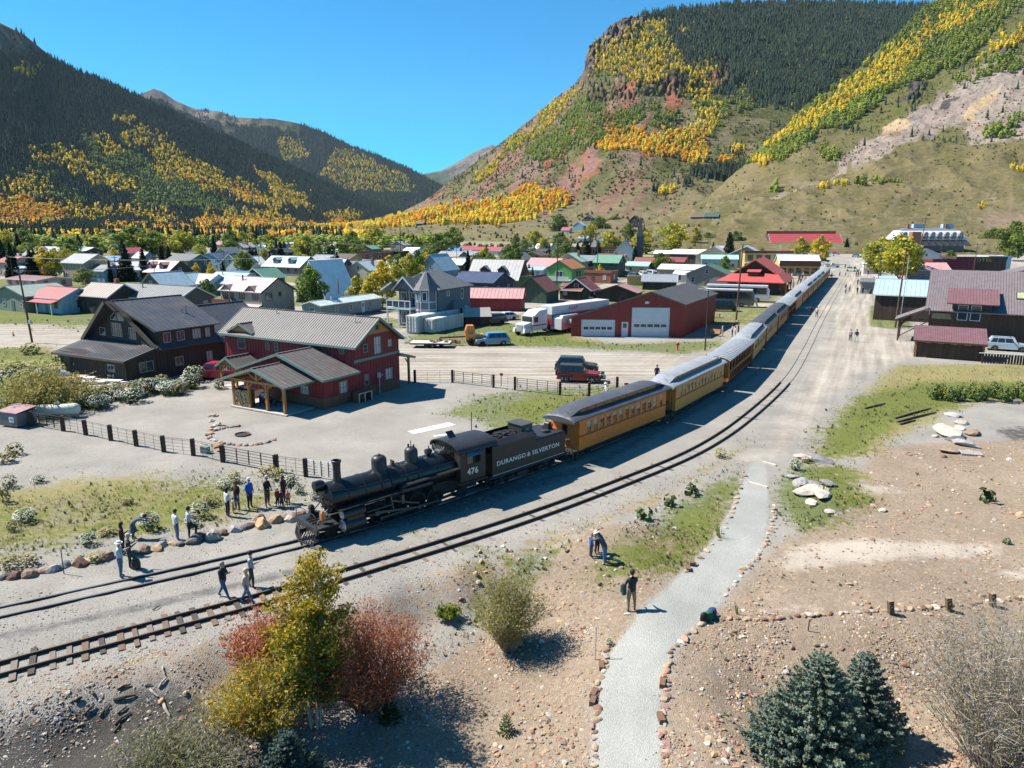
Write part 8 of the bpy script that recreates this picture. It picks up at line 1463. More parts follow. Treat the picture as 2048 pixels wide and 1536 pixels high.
for s in(-1,1):mb=MB();mb.lathe([(.07,0),(.07,.12)],(0,0,.78),'x',8);o=mb.bd('outlet',red_s,t);o.location=(s*.12-(.12 if s<0 else 0),0,0)
def yard():
 p=P(1428,672);t=em('swing_bench',(p.x,p.y,0),R(-28),'wooden swing bench frame in the garage shade','bench');mb=MB();mb.box(-.8,.8,-.3,.3,.4,.46);mb.bd('seat',woodb,t);mb=MB();mb.slab([(-.8,.3,.46),(.8,.3,.46),(.8,.5,1.0),(-.8,.5,1.0)],.05);mb.bd('backrest',woodb,t)
 for s in(-1,1):mb=MB();mb.tube((s*1.2,0,0),(s*1.2,0,1.6),.12);mb.bd('frame_log',M('log_pale',(.42,.36,.28),.8),t)
 p=P(1506,615);t=em('rail_sculpture',(p.x,p.y,0),R(-28),'white slanted concrete posts on the grass by the buses','posts');
 for s in(-1,1):mb=MB();mb.beam((s*.9,0,0),(s*.3,0,2.0),.3);mb.bd('slanted_post',wht,t)
 p=P(1432,635);t=em('picnic_table',(p.x,p.y,0),R(-28),'small brown picnic table behind the red garage','table');mb=MB();mb.box(-.8,.8,-.35,.35,.7,.75);mb.bd('table_top',woodb,t);mb=MB();[mb.beam((x,-.6,0),(x,.6,.7),.08)for x in(-.6,.6)];[mb.beam((x,.6,0),(x,-.6,.7),.08)for x in(-.6,.6)];mb.bd('leg_frame',woodb,t)
 p=P(1740,588);t=em('litter_bin',(p.x,p.y,0),0,'dark green litter bin at the street edge','bin');mb=MB();mb.lathe([(.35,0),(.38,1.0),(.3,1.25),(.1,1.35)],(0,0,0),'z',12);mb.bd('bin_body',M('bin_green',(.02,.07,.04),.5),t)
 p=P(1808,618);t=em('litter_bin',(p.x,p.y,0),0,'green lidded bin on the grass by the long brown shed','bin');mb=MB();mb.box(-.35,.35,-.35,.35,.3,1.4);mb.bd('bin_body',MATS['bin_green'],t);mb=MB();mb.box(-.4,.4,-.4,.4,1.4,1.55);mb.bd('lid',MATS['bin_green'],t)
 for px,py,h,l_ in((943,866,1.75,'lone rusty stake between the lot and the locomotive cab'),(1190,1320,1.45,'slim pale wooden stake at the edge of the footpath'),(128,1148,1.25,'thin dark rod among the boulders by the track'),(1756,632,1.4,'short dark post on the grass island'),(1616,1262,.5,'tiny stake on the tan mound rim')):
  p=P(px,py);r_=.045 if h>1.5 else .022;mb=MB();mb.tube((0,0,-.1),(.02,0,h),r_,n=6);mb.bd('marker_stake',M('stake_'+('rust' if h>1.5 else 'pale' if px==1190 else 'dark'),(.2,.08,.04)if h>1.5 else(.4,.33,.3)if px==1190 else(.04,.035,.03),.8),None,l_,'stake',loc=p)
 for k,(px,py)in enumerate(((1782,1228),(1898,1222),(1985,1212))):
  p=P(px,py);t=em('sawn_post',p,R(rnd.uniform(-10,10)),['leaning weathered timber stub nearest the path on the mound rim','middle timber stub on the mound rim','timber stub farthest from the path on the mound rim'][k],'post');mb=MB();mb.T=Matrix.Rotation(R(-9),4,'Y');mb.box(-.1,.1,-.1,.1,-.1,.62);mb.bd('stub',M('stub_wood',(.10,.07,.045),.95,.4,8,stretch=(4,4,.5)),t);mb=MB();mb.T=Matrix.Rotation(R(-9),4,'Y');mb.box(-.1,.1,-.1,.1,.62,.64);mb.bd('cut_end',M('cut_wood',(.25,.18,.12),.9),t)
 p=P(532,972);t=em('traffic_marker',p,0,'slim orange marker post behind the man in black','marker');mb=MB();mb.tube((0,0,0),(0,0,.85),.06,.04,n=8);mb.bd('marker_tube',M('marker_orange',(.6,.16,.06),.6),t)
 p=P(27,672);mb=MB();mb.lathe([(.22,0),(.22,.04),(.14,.05),(.03,.7)],(0,0,0),'z',10);mb.bd('traffic_cone',MATS['marker_orange'],None,'small orange traffic cone on the dirt road','cone',loc=p)
 for a,b,l_,w_,m_ in(((822,866),(905,848),'pale bare plank strip lying on the gravel lot',1.0,M('pale_board',(.62,.58,.50),.8,.2,3)),((868,873),(905,868),'small bleached sheet lying near the locomotive',.35,M('pale_sheet',(.6,.66,.6),.7))):
  A,B=P(*a),P(*b);mb=MB();mb.beam(A+Vector((0,0,.02)),B+Vector((0,0,.02)),w_,.03);mb.bd('ground_sheet',m_,None,l_,'board')
 p=P(1417,1240);t=em('backpack',p,R(30),'green and blue backpacks resting on the stones by the path','backpack')
 for(x,y,c,s_)in((.0,0,(.02,.10,.05),.22),(.28,.1,(.02,.04,.16),.24),(-.3,.0,(.02,.02,.02),.18)):mb=MB();mb.lathe([(.05,0),(s_*.8,.03),(s_,.2),(s_*.8,.38),(.04,.45)],(x,y,0),'z',12,sx=1,sy=.7);mb.bd('bag',M('bag_%d'%int(c[2]*100+c[1]*10),c,.8,.3,6),t,smooth=True)
 p=P(404,905);
yard()
def cm(k,c):return M('cloth_'+k,c,.85,.18,9)
skin_m=M('skin',(.42,.24,.16),.6,.06,5);SK={}
def person_mesh(pose,key,fingers=True):
 """one continuous skinned body; faces carry material slots 0 top,1 legs,2 skin,3 shoes"""
 if key in SK:return SK[key]
 lean=pose.get('lean',0);ca,sa=math.cos(R(lean)),math.sin(R(lean));hip=.93
 def up(x,y,z):
  return(x,y*ca+(z-hip)*sa,hip+(z-hip)*ca-y*sa)
 V=[];E_=[];Rr=[];Lb=[]
 def add(p,r,par,lab):V.append(p);Rr.append(r);Lb.append(lab);(E_.append((par,len(V)-1))if par is not None else None);return len(V)-1
 f=pose.get('fat',1.0)
 pel=add((0,0,hip),(.15*f,.11*f),None,0 if pose.get('long')else 1);wa=add(up(0,0,1.08),(.145*f,.105*f),pel,0);ch=add(up(0,.0,1.30),(.17*f,.12*f),wa,0);nb=add(up(0,-.01,1.45),(.085,.07),ch,0)
 ht=pose.get('head',0);nk=add(up(0,.02,1.53),(.052,.055),nb,2);hx,hy=.03*math.sin(R(ht)),.045;h1=add(up(hx,hy,1.62),(.078,.092),nk,2);add(up(hx,hy+.005,1.70),(.07,.088),h1,2)
 for s,arm in((1,pose.get('ra',(0,10,20))),(-1,pose.get('la',(0,10,20)))):
  sw,ab,bend=arm
  sh=up(s*.19*f,-.01,1.41);a=add(sh,(.062,.062),ch,0);u=.27;l=.25
  ax=s*math.sin(R(ab));el=(sh[0]+u*ax,sh[1]+u*math.sin(R(sw)),sh[2]-u*math.cos(R(sw))*math.cos(R(ab)));e=add(el,(.045,.045),a,0)
  t2=sw+bend;inn=pose.get('inn',.35)*min(1,bend/60.);wr=(el[0]-s*l*inn+(1-min(1,bend/40.))*l*ax*.6,el[1]+l*math.sin(R(t2)),el[2]-l*math.cos(R(t2)));fore=2 if pose.get('short',True)else 0;w=add(wr,(.03,.03),e,fore)
  hd=Vector((wr[0]-el[0],wr[1]-el[1],wr[2]-el[2])).normalized();pm=Vector(wr)+hd*.06;k=add(tuple(pm),(.036,.022),w,2)
  if fingers:
   sd_=hd.cross(Vector((0,0,1))if abs(hd.z)<.9 else Vector((0,1,0))).normalized()
   for q,ln in((-.028,.07),(-.009,.085),(.010,.08),(.028,.06)):
    m_=pm+hd*(ln*.55)+sd_*q;fi=add(tuple(m_),(.010,.010),k,2);add(tuple(m_+hd*(ln*.35)+Vector((0,.018,-.012))),(.008,.008),fi,2)
   add(tuple(Vector(wr)+hd*.035+sd_*.055),(.011,.011),w,2)
  else:add(tuple(pm+hd*.09),(.022,.016),k,2)
 for s,leg in((1,pose.get('rl',(0,5))),(-1,pose.get('ll',(0,5)))):
  sw,kb=leg;hx_=s*.095;h0=add((hx_*1.0,0,hip-.07),(.098*f,.10*f),pel,1);th=.42;sh=.42
  kn=(s*pose.get('st',.11),th*math.sin(R(sw)),hip-.07-th*math.cos(R(sw)));a=add(kn,(.062,.066),h0,1)
  an=(s*pose.get('st',.12),kn[1]-sh*math.sin(R(kb-sw)),kn[2]-sh*math.cos(R(kb-sw)));b=add(an,(.042,.044),a,1 if not pose.get('bare')else 2);add((an[0]+s*.02,an[1]+.13,an[2]-.045),(.042,.032),b,3)
 me=bpy.data.meshes.new('body');me.from_pydata(V,E_,[]);o=bpy.data.objects.new('tmp',me);COL.objects.link(o)
 sk=o.modifiers.new('s','SKIN');sk.use_smooth_shade=True;sk.branch_smoothing=.3
 for i,d in enumerate(me.skin_vertices[0].data):g=1.17 if Rr[i][0]>.04 and Lb[i]<2 else 1.0;d.radius=(Rr[i][0]*g,Rr[i][1]*g);d.use_root=(i==0)
 o.modifiers.new('u','SUBSURF').levels=1;o.modifiers['u'].render_levels=1
 dg=bpy.context.evaluated_depsgraph_get();out=bpy.data.meshes.new_from_object(o.evaluated_get(dg));out.name='body';bpy.data.objects.remove(o)
 zmin=min(v.co.z for v in out.vertices)
 for v in out.vertices:v.co.z-=zmin
 nv=len(out.polygons);C_=np.zeros(nv*3,np.float32);out.polygons.foreach_get('center',C_);C_=C_.reshape(-1,3);C_[:,2]+=zmin
 best=np.full(nv,1e9);lab=np.zeros(nv,int);VA=np.array(V)
 for a,b in E_:
  p,q=VA[a],VA[b];d=q-p;t=np.clip(((C_-p)@d)/(d@d+1e-9),0,1);dist=np.linalg.norm(C_-p-t[:,None]*d,axis=1)-.5*min(Rr[a][0],Rr[b][0]);m=dist<best;best[m]=dist[m];lab[m]=np.where(t[m]<(.5 if Lb[a]!=Lb[b]else 2),Lb[a]if Lb[a]!=Lb[b]and a!=0 else Lb[b],Lb[b])
 out.polygons.foreach_set('material_index',lab.astype(np.int32));
 for _ in range(4):out.materials.append(None)
 SK[key]=(out,up(hx,hy,1.67),zmin,lean);return SK[key]
def person(px,py,h,yaw,top,bot,label,pose=None,hair=(.03,.02,.015),hat=None,bag=None,dress=None,longhair=False,shoe=(.03,.03,.03),near=True,base=None,grp=None,key=None,cat='person'):
 pose=pose or{};key=key or repr(sorted(pose.items()));me,hp,zmin,lean=person_mesh(pose,key+('n' if near else 'f'),near);p=base or P(px,py);t=em('person',p,R(yaw),label,cat,grp);k=h/1.78;t.scale=(k,k,k)
 b=link(me,'body',t)
 for i,m_ in enumerate((cm('%02d%02d%02d'%tuple(int(c*99)for c in top),top),cm('%02d%02d%02d'%tuple(int(c*99)for c in bot),bot),skin_m,cm('%02d%02d%02d'%tuple(int(c*99)for c in shoe),shoe))):b.material_slots[i].link='OBJECT';b.material_slots[i].material=m_
 hx,hy,hz_=hp;hz_-=zmin;hm=M('hair_%02d%02d'%(int(hair[0]*99),int(hair[1]*99)),hair,.8,.3,20)
 mb=MB();mb.T=Matrix.Translation((hx,hy,hz_))@Matrix.Rotation(R(-lean*.8),4,'X');mb.lathe([(.095,-.02),(.105,.03),(.098,.075),(.07,.115),(.03,.132),(.005,.135)],(0,-.018,0),'z',12,sy=1.05)
 mb.lathe([(.07,-.08),(.09,-.03),(.098,.03)],(0,-.035,0),'z',10)
 if longhair:mb.lathe([(.05,-.28),(.085,-.22),(.10,-.1),(.10,.02)],(0,-.05,0),'z',10,sy=.8)
 if not hat or longhair:mb.bd('hair',hm,t,smooth=True)
 if near:
  mb=MB();mb.T=Matrix.Translation((hx,hy,hz_))@Matrix.Rotation(R(-lean*.8),4,'X');[mb.cb((s*.032,.088,-.005),(.022,.012,.012))for s in(-1,1)];mb.bd('eyes',M('eye_dark',(.03,.02,.02),.4),t,kind='stuff');mb=MB();mb.T=Matrix.Translation((hx,hy,hz_))@Matrix.Rotation(R(-lean*.8),4,'X');mb.add([(-.014,.09,-.045),(.014,.09,-.045),(0,.118,-.04),(0,.092,0)],[(0,1,2),(0,2,3),(1,3,2)]);mb.bd('nose',skin_m,t)
 if hat:
  kind,hc=hat;mb=MB();mb.T=Matrix.Translation((hx,hy,hz_+.02))@Matrix.Rotation(R(-lean*.8),4,'X')
  if kind=='cap':mb.lathe([(.102,0),(.104,.05),(.085,.10),(.03,.125),(.005,.127)],(0,-.01,0),'z',12);mb.cb((0,.12,.015),(.13,.1,.012))
  else:mb.lathe([(.17,.0),(.175,.012),(.105,.02),(.10,.09),(.06,.12),(.005,.12)],(0,-.01,0),'z',14)
  mb.bd('hat',cm('hat%02d%02d%02d'%tuple(int(c*99)for c in hc),hc),t,smooth=True)
 if dress:mb=MB();z0,z1,c=dress;mb.lathe([(.26,z0),(.25,z0+.02),(.15,z1)],(0,0,0),'z',14,sy=.8);mb.bd('skirt',cm('dr%02d%02d%02d'%tuple(int(v*99)for v in c),c),t,smooth=True)
 if bag:c,pos,sz=bag;mb=MB();x,y,z=pos;mb.lathe([(sz*.6,-sz),(sz,-sz*.7),(sz,sz*.5),(sz*.6,sz)],(x,y,z),'z',10,sy=.5);mb.path([(x-sz*.5,y,z+sz),(x,y,z+sz+.25),(x+sz*.5,y,z+sz)],.012);mb.bd('bag',cm('bg%02d%02d%02d'%tuple(int(v*99)for v in c),c),t,smooth=True)
 return t
G_='people watching the locomotive from the weeds'
HOLD={'ra':(25,8,95),'la':(25,8,95)};STAND={}
person(457,1033,1.68,-40,(.55,.55,.54),(.02,.02,.025),'woman in white cardigan and black leggings, hand in hand with a toddler',{'ra':(5,12,15),'short':False},longhair=True,grp=G_)
person(467,1026,.92,-60,(.5,.42,.4),(.45,.3,.2),'toddler in a mustard dress between two women',{'bare':1,'ra':(60,10,20)},hair=(.2,.12,.06),dress=(.38,.9,(.42,.20,.02)),grp=G_)
person(475,1019,1.7,160,(.045,.025,.02),(.06,.10,.13),'woman with long brown hair in dark brown coat and jeans',{'short':False,'long':1,'ra':(30,8,70)},hair=(.12,.06,.03),longhair=True,grp=G_)
person(501,1016,1.80,-110,(.015,.10,.42),(.025,.028,.04),'man in bright blue long sleeved shirt, white cap and dark jeans',{'short':False,'ra':(5,16,20),'la':(0,14,15),'fat':1.12},hat=('cap',(.6,.6,.6)),grp=G_)
person(536,1013,1.84,-110,(.015,.016,.018),(.09,.075,.05),'man in black t shirt, grey cap and olive shorts with hands clasped',{'ra':(12,5,45),'la':(12,5,45),'bare':1,'inn':.75,'fat':1.05},hat=('cap',(.35,.36,.38)),grp=G_)
person(568,1006,1.68,-110,(.05,.012,.022),(.03,.03,.035),'woman in maroon top behind three small children',{'ra':(18,6,40),'long':1,'short':False},hair=(.07,.025,.03),longhair=True,grp=G_)
person(556,1013,1.12,-120,(.40,.02,.03),(.04,.035,.04),'small child in red top in front of the woman in maroon',{'bare':1},hair=(.35,.2,.1),hat=('cap',(.4,.4,.4)),grp=G_)
person(564,1014,1.05,-120,(.03,.035,.06),(.05,.05,.07),'small child in dark navy between the red and the pink child',{'bare':1},hair=(.1,.06,.04),dress=(.45,.8,(.03,.035,.06)),grp=G_)
person(577,1012,.98,-150,(.55,.12,.16),(.04,.03,.05),'small blond child in pink jacket at the end of the family row',{'short':False},hair=(.45,.30,.14),grp=G_)
G2='people along the boulder row by the track'
person(244,1154,1.76,-70,(.33,.42,.46),(.07,.14,.22),'man in pale blue t shirt, white sun hat and blue jeans looking at a phone',dict(HOLD,fat=1.12),hat=('brim',(.6,.58,.55)),grp=G2)
person(262,1139,1.78,-60,(.03,.035,.04),(.035,.045,.06),'man in dark jacket and grey cap with one foot on a rock, half hidden',dict(HOLD,rl=(35,50),short=False),hat=('cap',(.35,.36,.35)),grp=G2)
person(248,1108,1.66,-70,(.07,.012,.03),(.03,.03,.03),'woman in maroon sweater standing behind the man in the sun hat',{'ra':(30,8,90),'short':False},hair=(.035,.02,.015),longhair=True,grp=G2)
person(268,1078,1.68,-75,(.055,.08,.12),(.05,.07,.10),'woman in slate blue dress bending over the white flowers',{'lean':62,'ra':(70,5,15),'la':(60,5,20),'long':1,'short':False},dress=(.45,.95,(.055,.08,.12)),hair=(.02,.015,.012),grp=G2)
person(355,1080,1.66,-35,(.55,.55,.54),(.06,.12,.20),'woman with short black hair in white t shirt and jeans stepping on a boulder',{'ra':(15,12,45),'la':(-5,12,20),'ll':(8,10)},hair=(.02,.02,.02),grp=G2)
person(381,1078,1.76,-55,(.38,.40,.44),(.02,.02,.025),'man in light grey t shirt and black trousers with one knee raised',{'ra':(25,8,85),'la':(25,8,80),'rl':(50,60),'short':True},hair=(.03,.02,.02),grp=G2)
p=P(273,1138);t=em('black_backpack',p,R(10),'black backpack standing on the gravel beside the two men','backpack');mb=MB();mb.lathe([(.1,0),(.2,.04),(.22,.25),(.18,.5),(.05,.58)],(0,0,0),'z',12,sy=.75);mb.bd('bag',plast,t,smooth=True);mb=MB();mb.path([(-.08,-.14,.15),(-.1,-.2,.35),(-.08,-.13,.5)],.02);mb.bd('strap',plast,t)
G3='three people walking beside the outer track'
person(449,1196,1.75,-100,(.02,.022,.03),(.05,.10,.18),'grey haired man in black jacket and jeans striding with arms folded',{'rl':(24,6),'ll':(-20,10),'ra':(20,5,95),'la':(20,5,95),'inn':.9,'short':False,'fat':1.08},hair=(.25,.22,.2),grp=G3)
person(505,1175,1.76,-80,(.30,.33,.38),(.05,.045,.045),'dark haired man in plaid shirt walking between the tracks',{'rl':(10,12),'ll':(-10,8),'ra':(20,5,80),'inn':.8,'short':False},hair=(.02,.02,.02),grp=G3)
person(496,1208,1.70,-90,(.40,.34,.27),(.07,.15,.25),'blond woman in beige sweater with a red handbag and white shoes on the outer track',{'rl':(25,5),'ll':(-22,14),'ra':(-10,14,25),'short':False},hair=(.5,.38,.2),shoe=(.6,.6,.62),bag=((.55,.05,.03),(-.26,-.1,.92),.15),grp=G3)
G4='family on the low hump by the footpath'
person(1182,1114,1.22,-70,(.02,.07,.35),(.03,.035,.05),'child in blue hooded jacket looking down with a woman in a white hat',{'short':False,'head':20},hair=(.25,.14,.07),grp=G4)
person(1194,1107,1.28,-150,(.03,.03,.035),(.02,.02,.022),'child in black clothes facing the woman in the white hat',{'short':False,'ra':(30,5,70)},hair=(.2,.1,.05),grp=G4)
person(1209,1128,1.74,60,(.06,.075,.075),(.07,.16,.26),'woman in white brimmed hat and tight jeans bending towards two children',{'lean':38,'ra':(60,5,40),'la':(60,5,40),'short':False,'st':.07},hat=('brim',(.62,.62,.6)),shoe=(.5,.35,.3),hair=(.3,.2,.1),grp=G4)
t=person(1262,1221,1.84,15,(.018,.022,.026),(.22,.17,.11),'man in black sweater and khaki trousers with a green jacket over his arm',{'ra':(22,10,85),'la':(15,12,60),'short':False,'st':.14},hair=(.02,.02,.02))
mb=MB();mb.slab([(-.42,-.05,.78),(-.22,.02,.72),(-.2,.08,1.15),(-.40,.0,1.2)],.08);mb.slab([(-.46,.0,.9),(-.30,.1,.86),(-.28,.1,1.22),(-.44,.03,1.2)],.06);mb.bd('carried_jacket',cm('teal_jacket',(.03,.085,.075)),t)
MID=[(1700,682,1.62,-30,(.35,.25,.38),(.02,.02,.03),'woman in lilac top and dark shorts walking on the broad dirt street',{'rl':(12,5),'ll':(-12,5)},0),(1712,684,1.78,-30,(.02,.025,.05),(.5,.5,.48),'man in navy shirt and pale shorts walking beside the woman in lilac',{'rl':(-12,5),'ll':(12,5)},0),(1621,630,1.7,-30,(.02,.02,.02),(.03,.03,.04),'person in black in the train shadow beside the coaches',{},0),(1633,634,1.78,-30,(.55,.55,.55),(.08,.08,.09),'person in white shirt walking at the shadow edge beside the coaches',{'rl':(15,5),'ll':(-15,5)},0),(1464,673,1.75,60,(.5,.5,.52),(.03,.04,.07),'person in white top nearest the garage shadow beside the train',{},1),(1470,676,1.7,60,(.55,.55,.57),(.5,.5,.5),'person all in white among the three beside the train',{},1),(1476,671,1.75,60,(.02,.02,.02),(.03,.03,.03),'person in black among the three beside the train',{},1),(1691,582,1.75,20,(.03,.04,.09),(.05,.05,.08),'person in navy on the road near the end of the outer track',{},0),(1691,588,1.72,20,(.55,.55,.57),(.05,.05,.08),'person in white shirt and dark shorts in front of the navy one',{},0),(1699,583,1.72,20,(.5,.5,.5),(.06,.06,.06),'person in white top beside the navy pair on the road',{},0),(1714,588,1.78,10,(.03,.04,.05),(.06,.09,.13),'person in dark jacket walking towards the green bin',{'rl':(12,4),'ll':(-12,4)},0),(1725,588,1.78,10,(.02,.02,.025),(.02,.02,.03),'person in black beside the one in dark jacket near the green bin',{},0),(1715,570,1.72,10,(.2,.03,.05),(.1,.02,.03),'person in crimson in the colourful group on the road',{},0),(1720,571,1.74,10,(.5,.15,.03),(.3,.1,.03),'person in orange in the colourful group on the road',{},0),(1725,571,1.78,10,(.05,.15,.35),(.15,.02,.03),'person in blue and red in the colourful group on the road',{},0),(1732,568,1.72,10,(.02,.3,.45),(.3,.3,.3),'person in turquoise at the end of the colourful group',{},0),(1712,554,1.75,10,(.03,.03,.06),(.03,.03,.05),'first of three dark figures standing on the street',{},0),(1716,554,1.78,10,(.02,.02,.03),(.02,.02,.03),'middle of three dark figures standing on the street',{},0),(1720,553,1.74,10,(.15,.15,.2),(.03,.03,.05),'greyer one of three dark figures standing on the street',{},0),(1679,553,1.75,20,(.4,.4,.5),(.06,.06,.1),'person in pale top crossing by the train tail',{},0),(1690,554,1.7,20,(.6,.6,.6),(.5,.5,.5),'person in white crossing by the train tail',{},0),(1663,556,1.75,20,(.12,.06,.05),(.3,.2,.15),'person in brown at the steps of the tail car',{},0),(1690,537,1.75,0,(.02,.02,.03),(.02,.02,.03),'dark figure in the middle of the far street',{},0),(1698,539,1.75,0,(.1,.05,.05),(.03,.03,.03),'brownish figure in the far street',{},0),(1736,550,1.75,0,(.03,.03,.09),(.03,.03,.06),'dark blue figure beside the white tent',{},0),(1313,764,1.8,180,(.03,.035,.08),(.03,.03,.05),'man in navy standing behind the second coach',{},1),(1213,800,1.7,120,(.5,.5,.5),(.1,.1,.2),'person in white hat behind the first coach roof',{'lean':10},1)]
for a in MID:person(a[0],a[1],a[2],a[3],a[4],a[5],a[6],a[7],near=bool(a[8]),hat=('brim',(.6,.6,.6))if 'white hat' in a[6]else None)
CN=['white','red','navy','black','beige','green','orange','slate','pale grey','blue']
cols=[(.5,.5,.5),(.35,.04,.04),(.03,.06,.2),(.02,.02,.03),(.4,.35,.25),(.1,.2,.1),(.5,.3,.1),(.2,.2,.3),(.55,.55,.6),(.05,.15,.3)]
q=random.Random(21)
for k in range(60):
 d=q.uniform(176,245);c=LA.at(d);u=LA.dir(d);off=q.uniform(4.2,12.5);pos=c+Vector((-u.y,u.x,0))*off
 zz=('near the depot wall' if off>13 else 'mid crowd' if off>9 else 'by the coaches')+(' at the depot' if d<205 else ' before the storefront' if d<230 else ' by the tail cars')
 while 1:
  ci,cj=q.randrange(10),q.randrange(1,9)
  if(ci,cj,zz)not in USED:USED[(ci,cj,zz)]=1;break
 person(0,0,q.uniform(1.55,1.85),q.uniform(0,360),cols[ci],cols[cj],'passenger in '+CN[ci]+' top, '+CN[cj]+' trousers'+(', straw hat' if k%4==0 else '')+', '+zz,[{},{'ra':(20,8,80)},{'rl':(14,5),'ll':(-14,5)}][k%3],near=False,base=Vector((pos.x,pos.y,0)),grp='boarding crowd at the depot',hat=('brim',(.6,.55,.45))if k%4==0 else None)
def rockme(seed,mat_,flat=.6,sub=1):
 bm=bmesh.new();bmesh.ops.create_icosphere(bm,subdivisions=sub,radius=1);q=random.Random(seed)
 for v in bm.verts:n=v.co.copy();k=1+.38*mnoise.noise(n*1.3+Vector((seed*3.1,0,0)))+q.uniform(-.13,.13);v.co=Vector((n.x*k,n.y*k*.8,n.z*k*flat))
 for _ in range(3 if sub>1 else 2):
  d=Vector((q.uniform(-1,1),q.uniform(-1,1),q.uniform(-.2,1))).normalized();c=q.uniform(.55,.75)
  for v in bm.verts:
   e=v.co.dot(d)-c*(flat if d.z>.7 else 1)
   if e>0:v.co-=d*e*.9
 me=bpy.data.meshes.new('rock');bm.to_mesh(me);bm.free();me.materials.append(mat_);return me
RM={k:M('stone_'+k,c,.9,.28,3,inst=.3,bump=.5,bscale=9)for k,c in dict(sand=(.34,.25,.17),tan=(.33,.235,.155),orange=(.34,.20,.12),grey=(.26,.25,.245),pale=(.42,.375,.31),dark=(.10,.09,.085),brown=(.19,.115,.08),rose=(.33,.19,.15)).items()}
def protos(kinds,n=2):return[bpy.data.objects.new('pebble_'+k+'_'+str(len(bpy.data.objects)),rockme(hash(k)%50+i*7,RM[k],.55))for k in kinds for i in range(n)]
def sgd(name,label,n,box,dens,size,pr,seed,kind='stuff',sizepow=2.2,tilt=.5,dz=0.0,aniso=None):
 r=np.random.default_rng(seed);px=r.uniform(box[0],box[2],n);py=r.uniform(box[1],box[3],n)
 dx=(px-1024)/FPX;dyy=-(py-768)/FPX;vy=CT+dyy*ST;vz=-ST+dyy*CT;t=-CH/vz;X=dx*t;Y=vy*t
 w=weights(X,Y);d=dens(w,X,Y,r);keep=r.random(n)<d;X,Y=X[keep],Y[keep]
 Z=np.zeros(X.shape);m=Y<80;Z[m]=hz(X[m],Y[m]);s=size[0]+(size[1]-size[0])*r.random(len(X))**sizepow;s*=1+.012*np.maximum(0,Y-30)
 scl=np.stack([s*r.uniform(.7,1.3,len(X)),s*r.uniform(.7,1.3,len(X)),s*r.uniform(.6,1.1,len(X))],1)if aniso is None else np.stack([s,s,s*r.uniform(*aniso,len(X))],1)
 dB=np.abs(dsl(X,Y,_TBc));ok=dB>.75;dA=np.abs(dsl(X,Y,_TAc));ok&=dA>.6
 X,Y,Z,scl=X[ok],Y[ok],Z[ok],scl[ok]
 scatter(name,np.stack([X,Y,Z+dz],1),scl,pr,label,kind,tilt)
_TAc=np.array([(p.x,p.y)for p in TAL])[::8]
PT=protos(['tan','orange','tan','rose','sand','sand','brown'],1)+protos(['pale','grey'],1);PG=protos(['grey','dark','pale']);PTO=protos(['tan','orange','rose','pale'])
sgd('tan_rubble','loose tan and orange stones strewn over the rubble slopes',150000,(-100,880,2150,1700),lambda w,X,Y,r:np.where(w[5]>.45,0,np.clip(w[2]*1.05-.25*w[0],0,1))*(.10+.75*(vnoise(X,Y,3.0,77)>.5))*np.where(Y>27,.4,1),(.018,.10),PT,5)
sgd('tan_cobbles','bigger tan cobbles among the rubble',9000,(-100,900,2150,1700),lambda w,X,Y,r:np.where(w[5]>.4,0,w[2])*(vnoise(X,Y,4.0,78)>.52),(.07,.20),PTO,6,sizepow=3.5)
def dball(w,X,Y,r):
 d=dsl(X,Y,_TBc);g=1-np.maximum.reduce([w[0],w[1],w[2],w[5],w[4],w[6]]);return np.clip(g,0,1)*np.where((d>.8)&(d<7),1,.35)*(1-smooth(45,60,Y))
sgd('ballast_gravel','grey crushed ballast stones around the tracks',80000,(-100,930,1500,1600),dball,(.016,.055),PG,8)
sgd('cinder_debris','dark cinders and pale chips at the bottom of the bank',5000,(-100,1330,760,1650),lambda w,X,Y,r:w[3],(.02,.11),protos(['dark','grey','tan','pale','dark']),9,sizepow=3)
def tuftme(name,mt,seed,n=16,h=1.0,spread=.5,wd=.05,bend=.5):
 q=random.Random(seed);v=[];f=[]
 for i in range(n):
  a=q.uniform(0,6.28);r0=q.uniform(0,spread*.6);x,y=r0*math.cos(a),r0*math.sin(a);hh=h*q.uniform(.5,1.1);b=q.uniform(.1,bend)*hh;dx,dy=math.cos(a),math.sin(a);px_,py_=-dy*wd/2,dx*wd/2;o=len(v)
  v+=[(x-px_,y-py_,0),(x+px_,y+py_,0),(x+dx*b*.4+px_*.7,y+dy*b*.4+py_*.7,hh*.55),(x+dx*b*.4-px_*.7,y+dy*b*.4-py_*.7,hh*.55),(x+dx*b,y+dy*b,hh)];f+=[(o,o+1,o+2,o+3),(o+3,o+2,o+4)]
 me=bpy.data.meshes.new(name);me.from_pydata(v,[],f);me.materials.append(mt);return bpy.data.objects.new(name,me)
gm1=M('blade_green',(.10,.16,.03),.7,.25,2,col2=(.2,.25,.05),inst=.3,trans=.3);gm2=M('blade_dry',(.28,.24,.075),.75,.2,2,col2=(.40,.34,.14),inst=.25,trans=.3);gm3=M('leaf_weed',(.055,.09,.022),.7,.3,3,inst=.3,trans=.2);gm4=M('blade_lime',(.2,.26,.03),.7,.2,2,inst=.25,trans=.35)
TG=[tuftme('tuft_green_'+c,gm1,i,16)for i,c in enumerate('ab')];TD=[tuftme('tuft_dry_'+c,gm2,i+5,16)for i,c in enumerate('ab')];TL=[tuftme('tuft_lime_a',gm4,12,18)]
WD=[roundtree('weed_kind_'+c,gm3,i+60,26,r=.6,z0=0,leaf=.22)for i,c in enumerate('ab')]
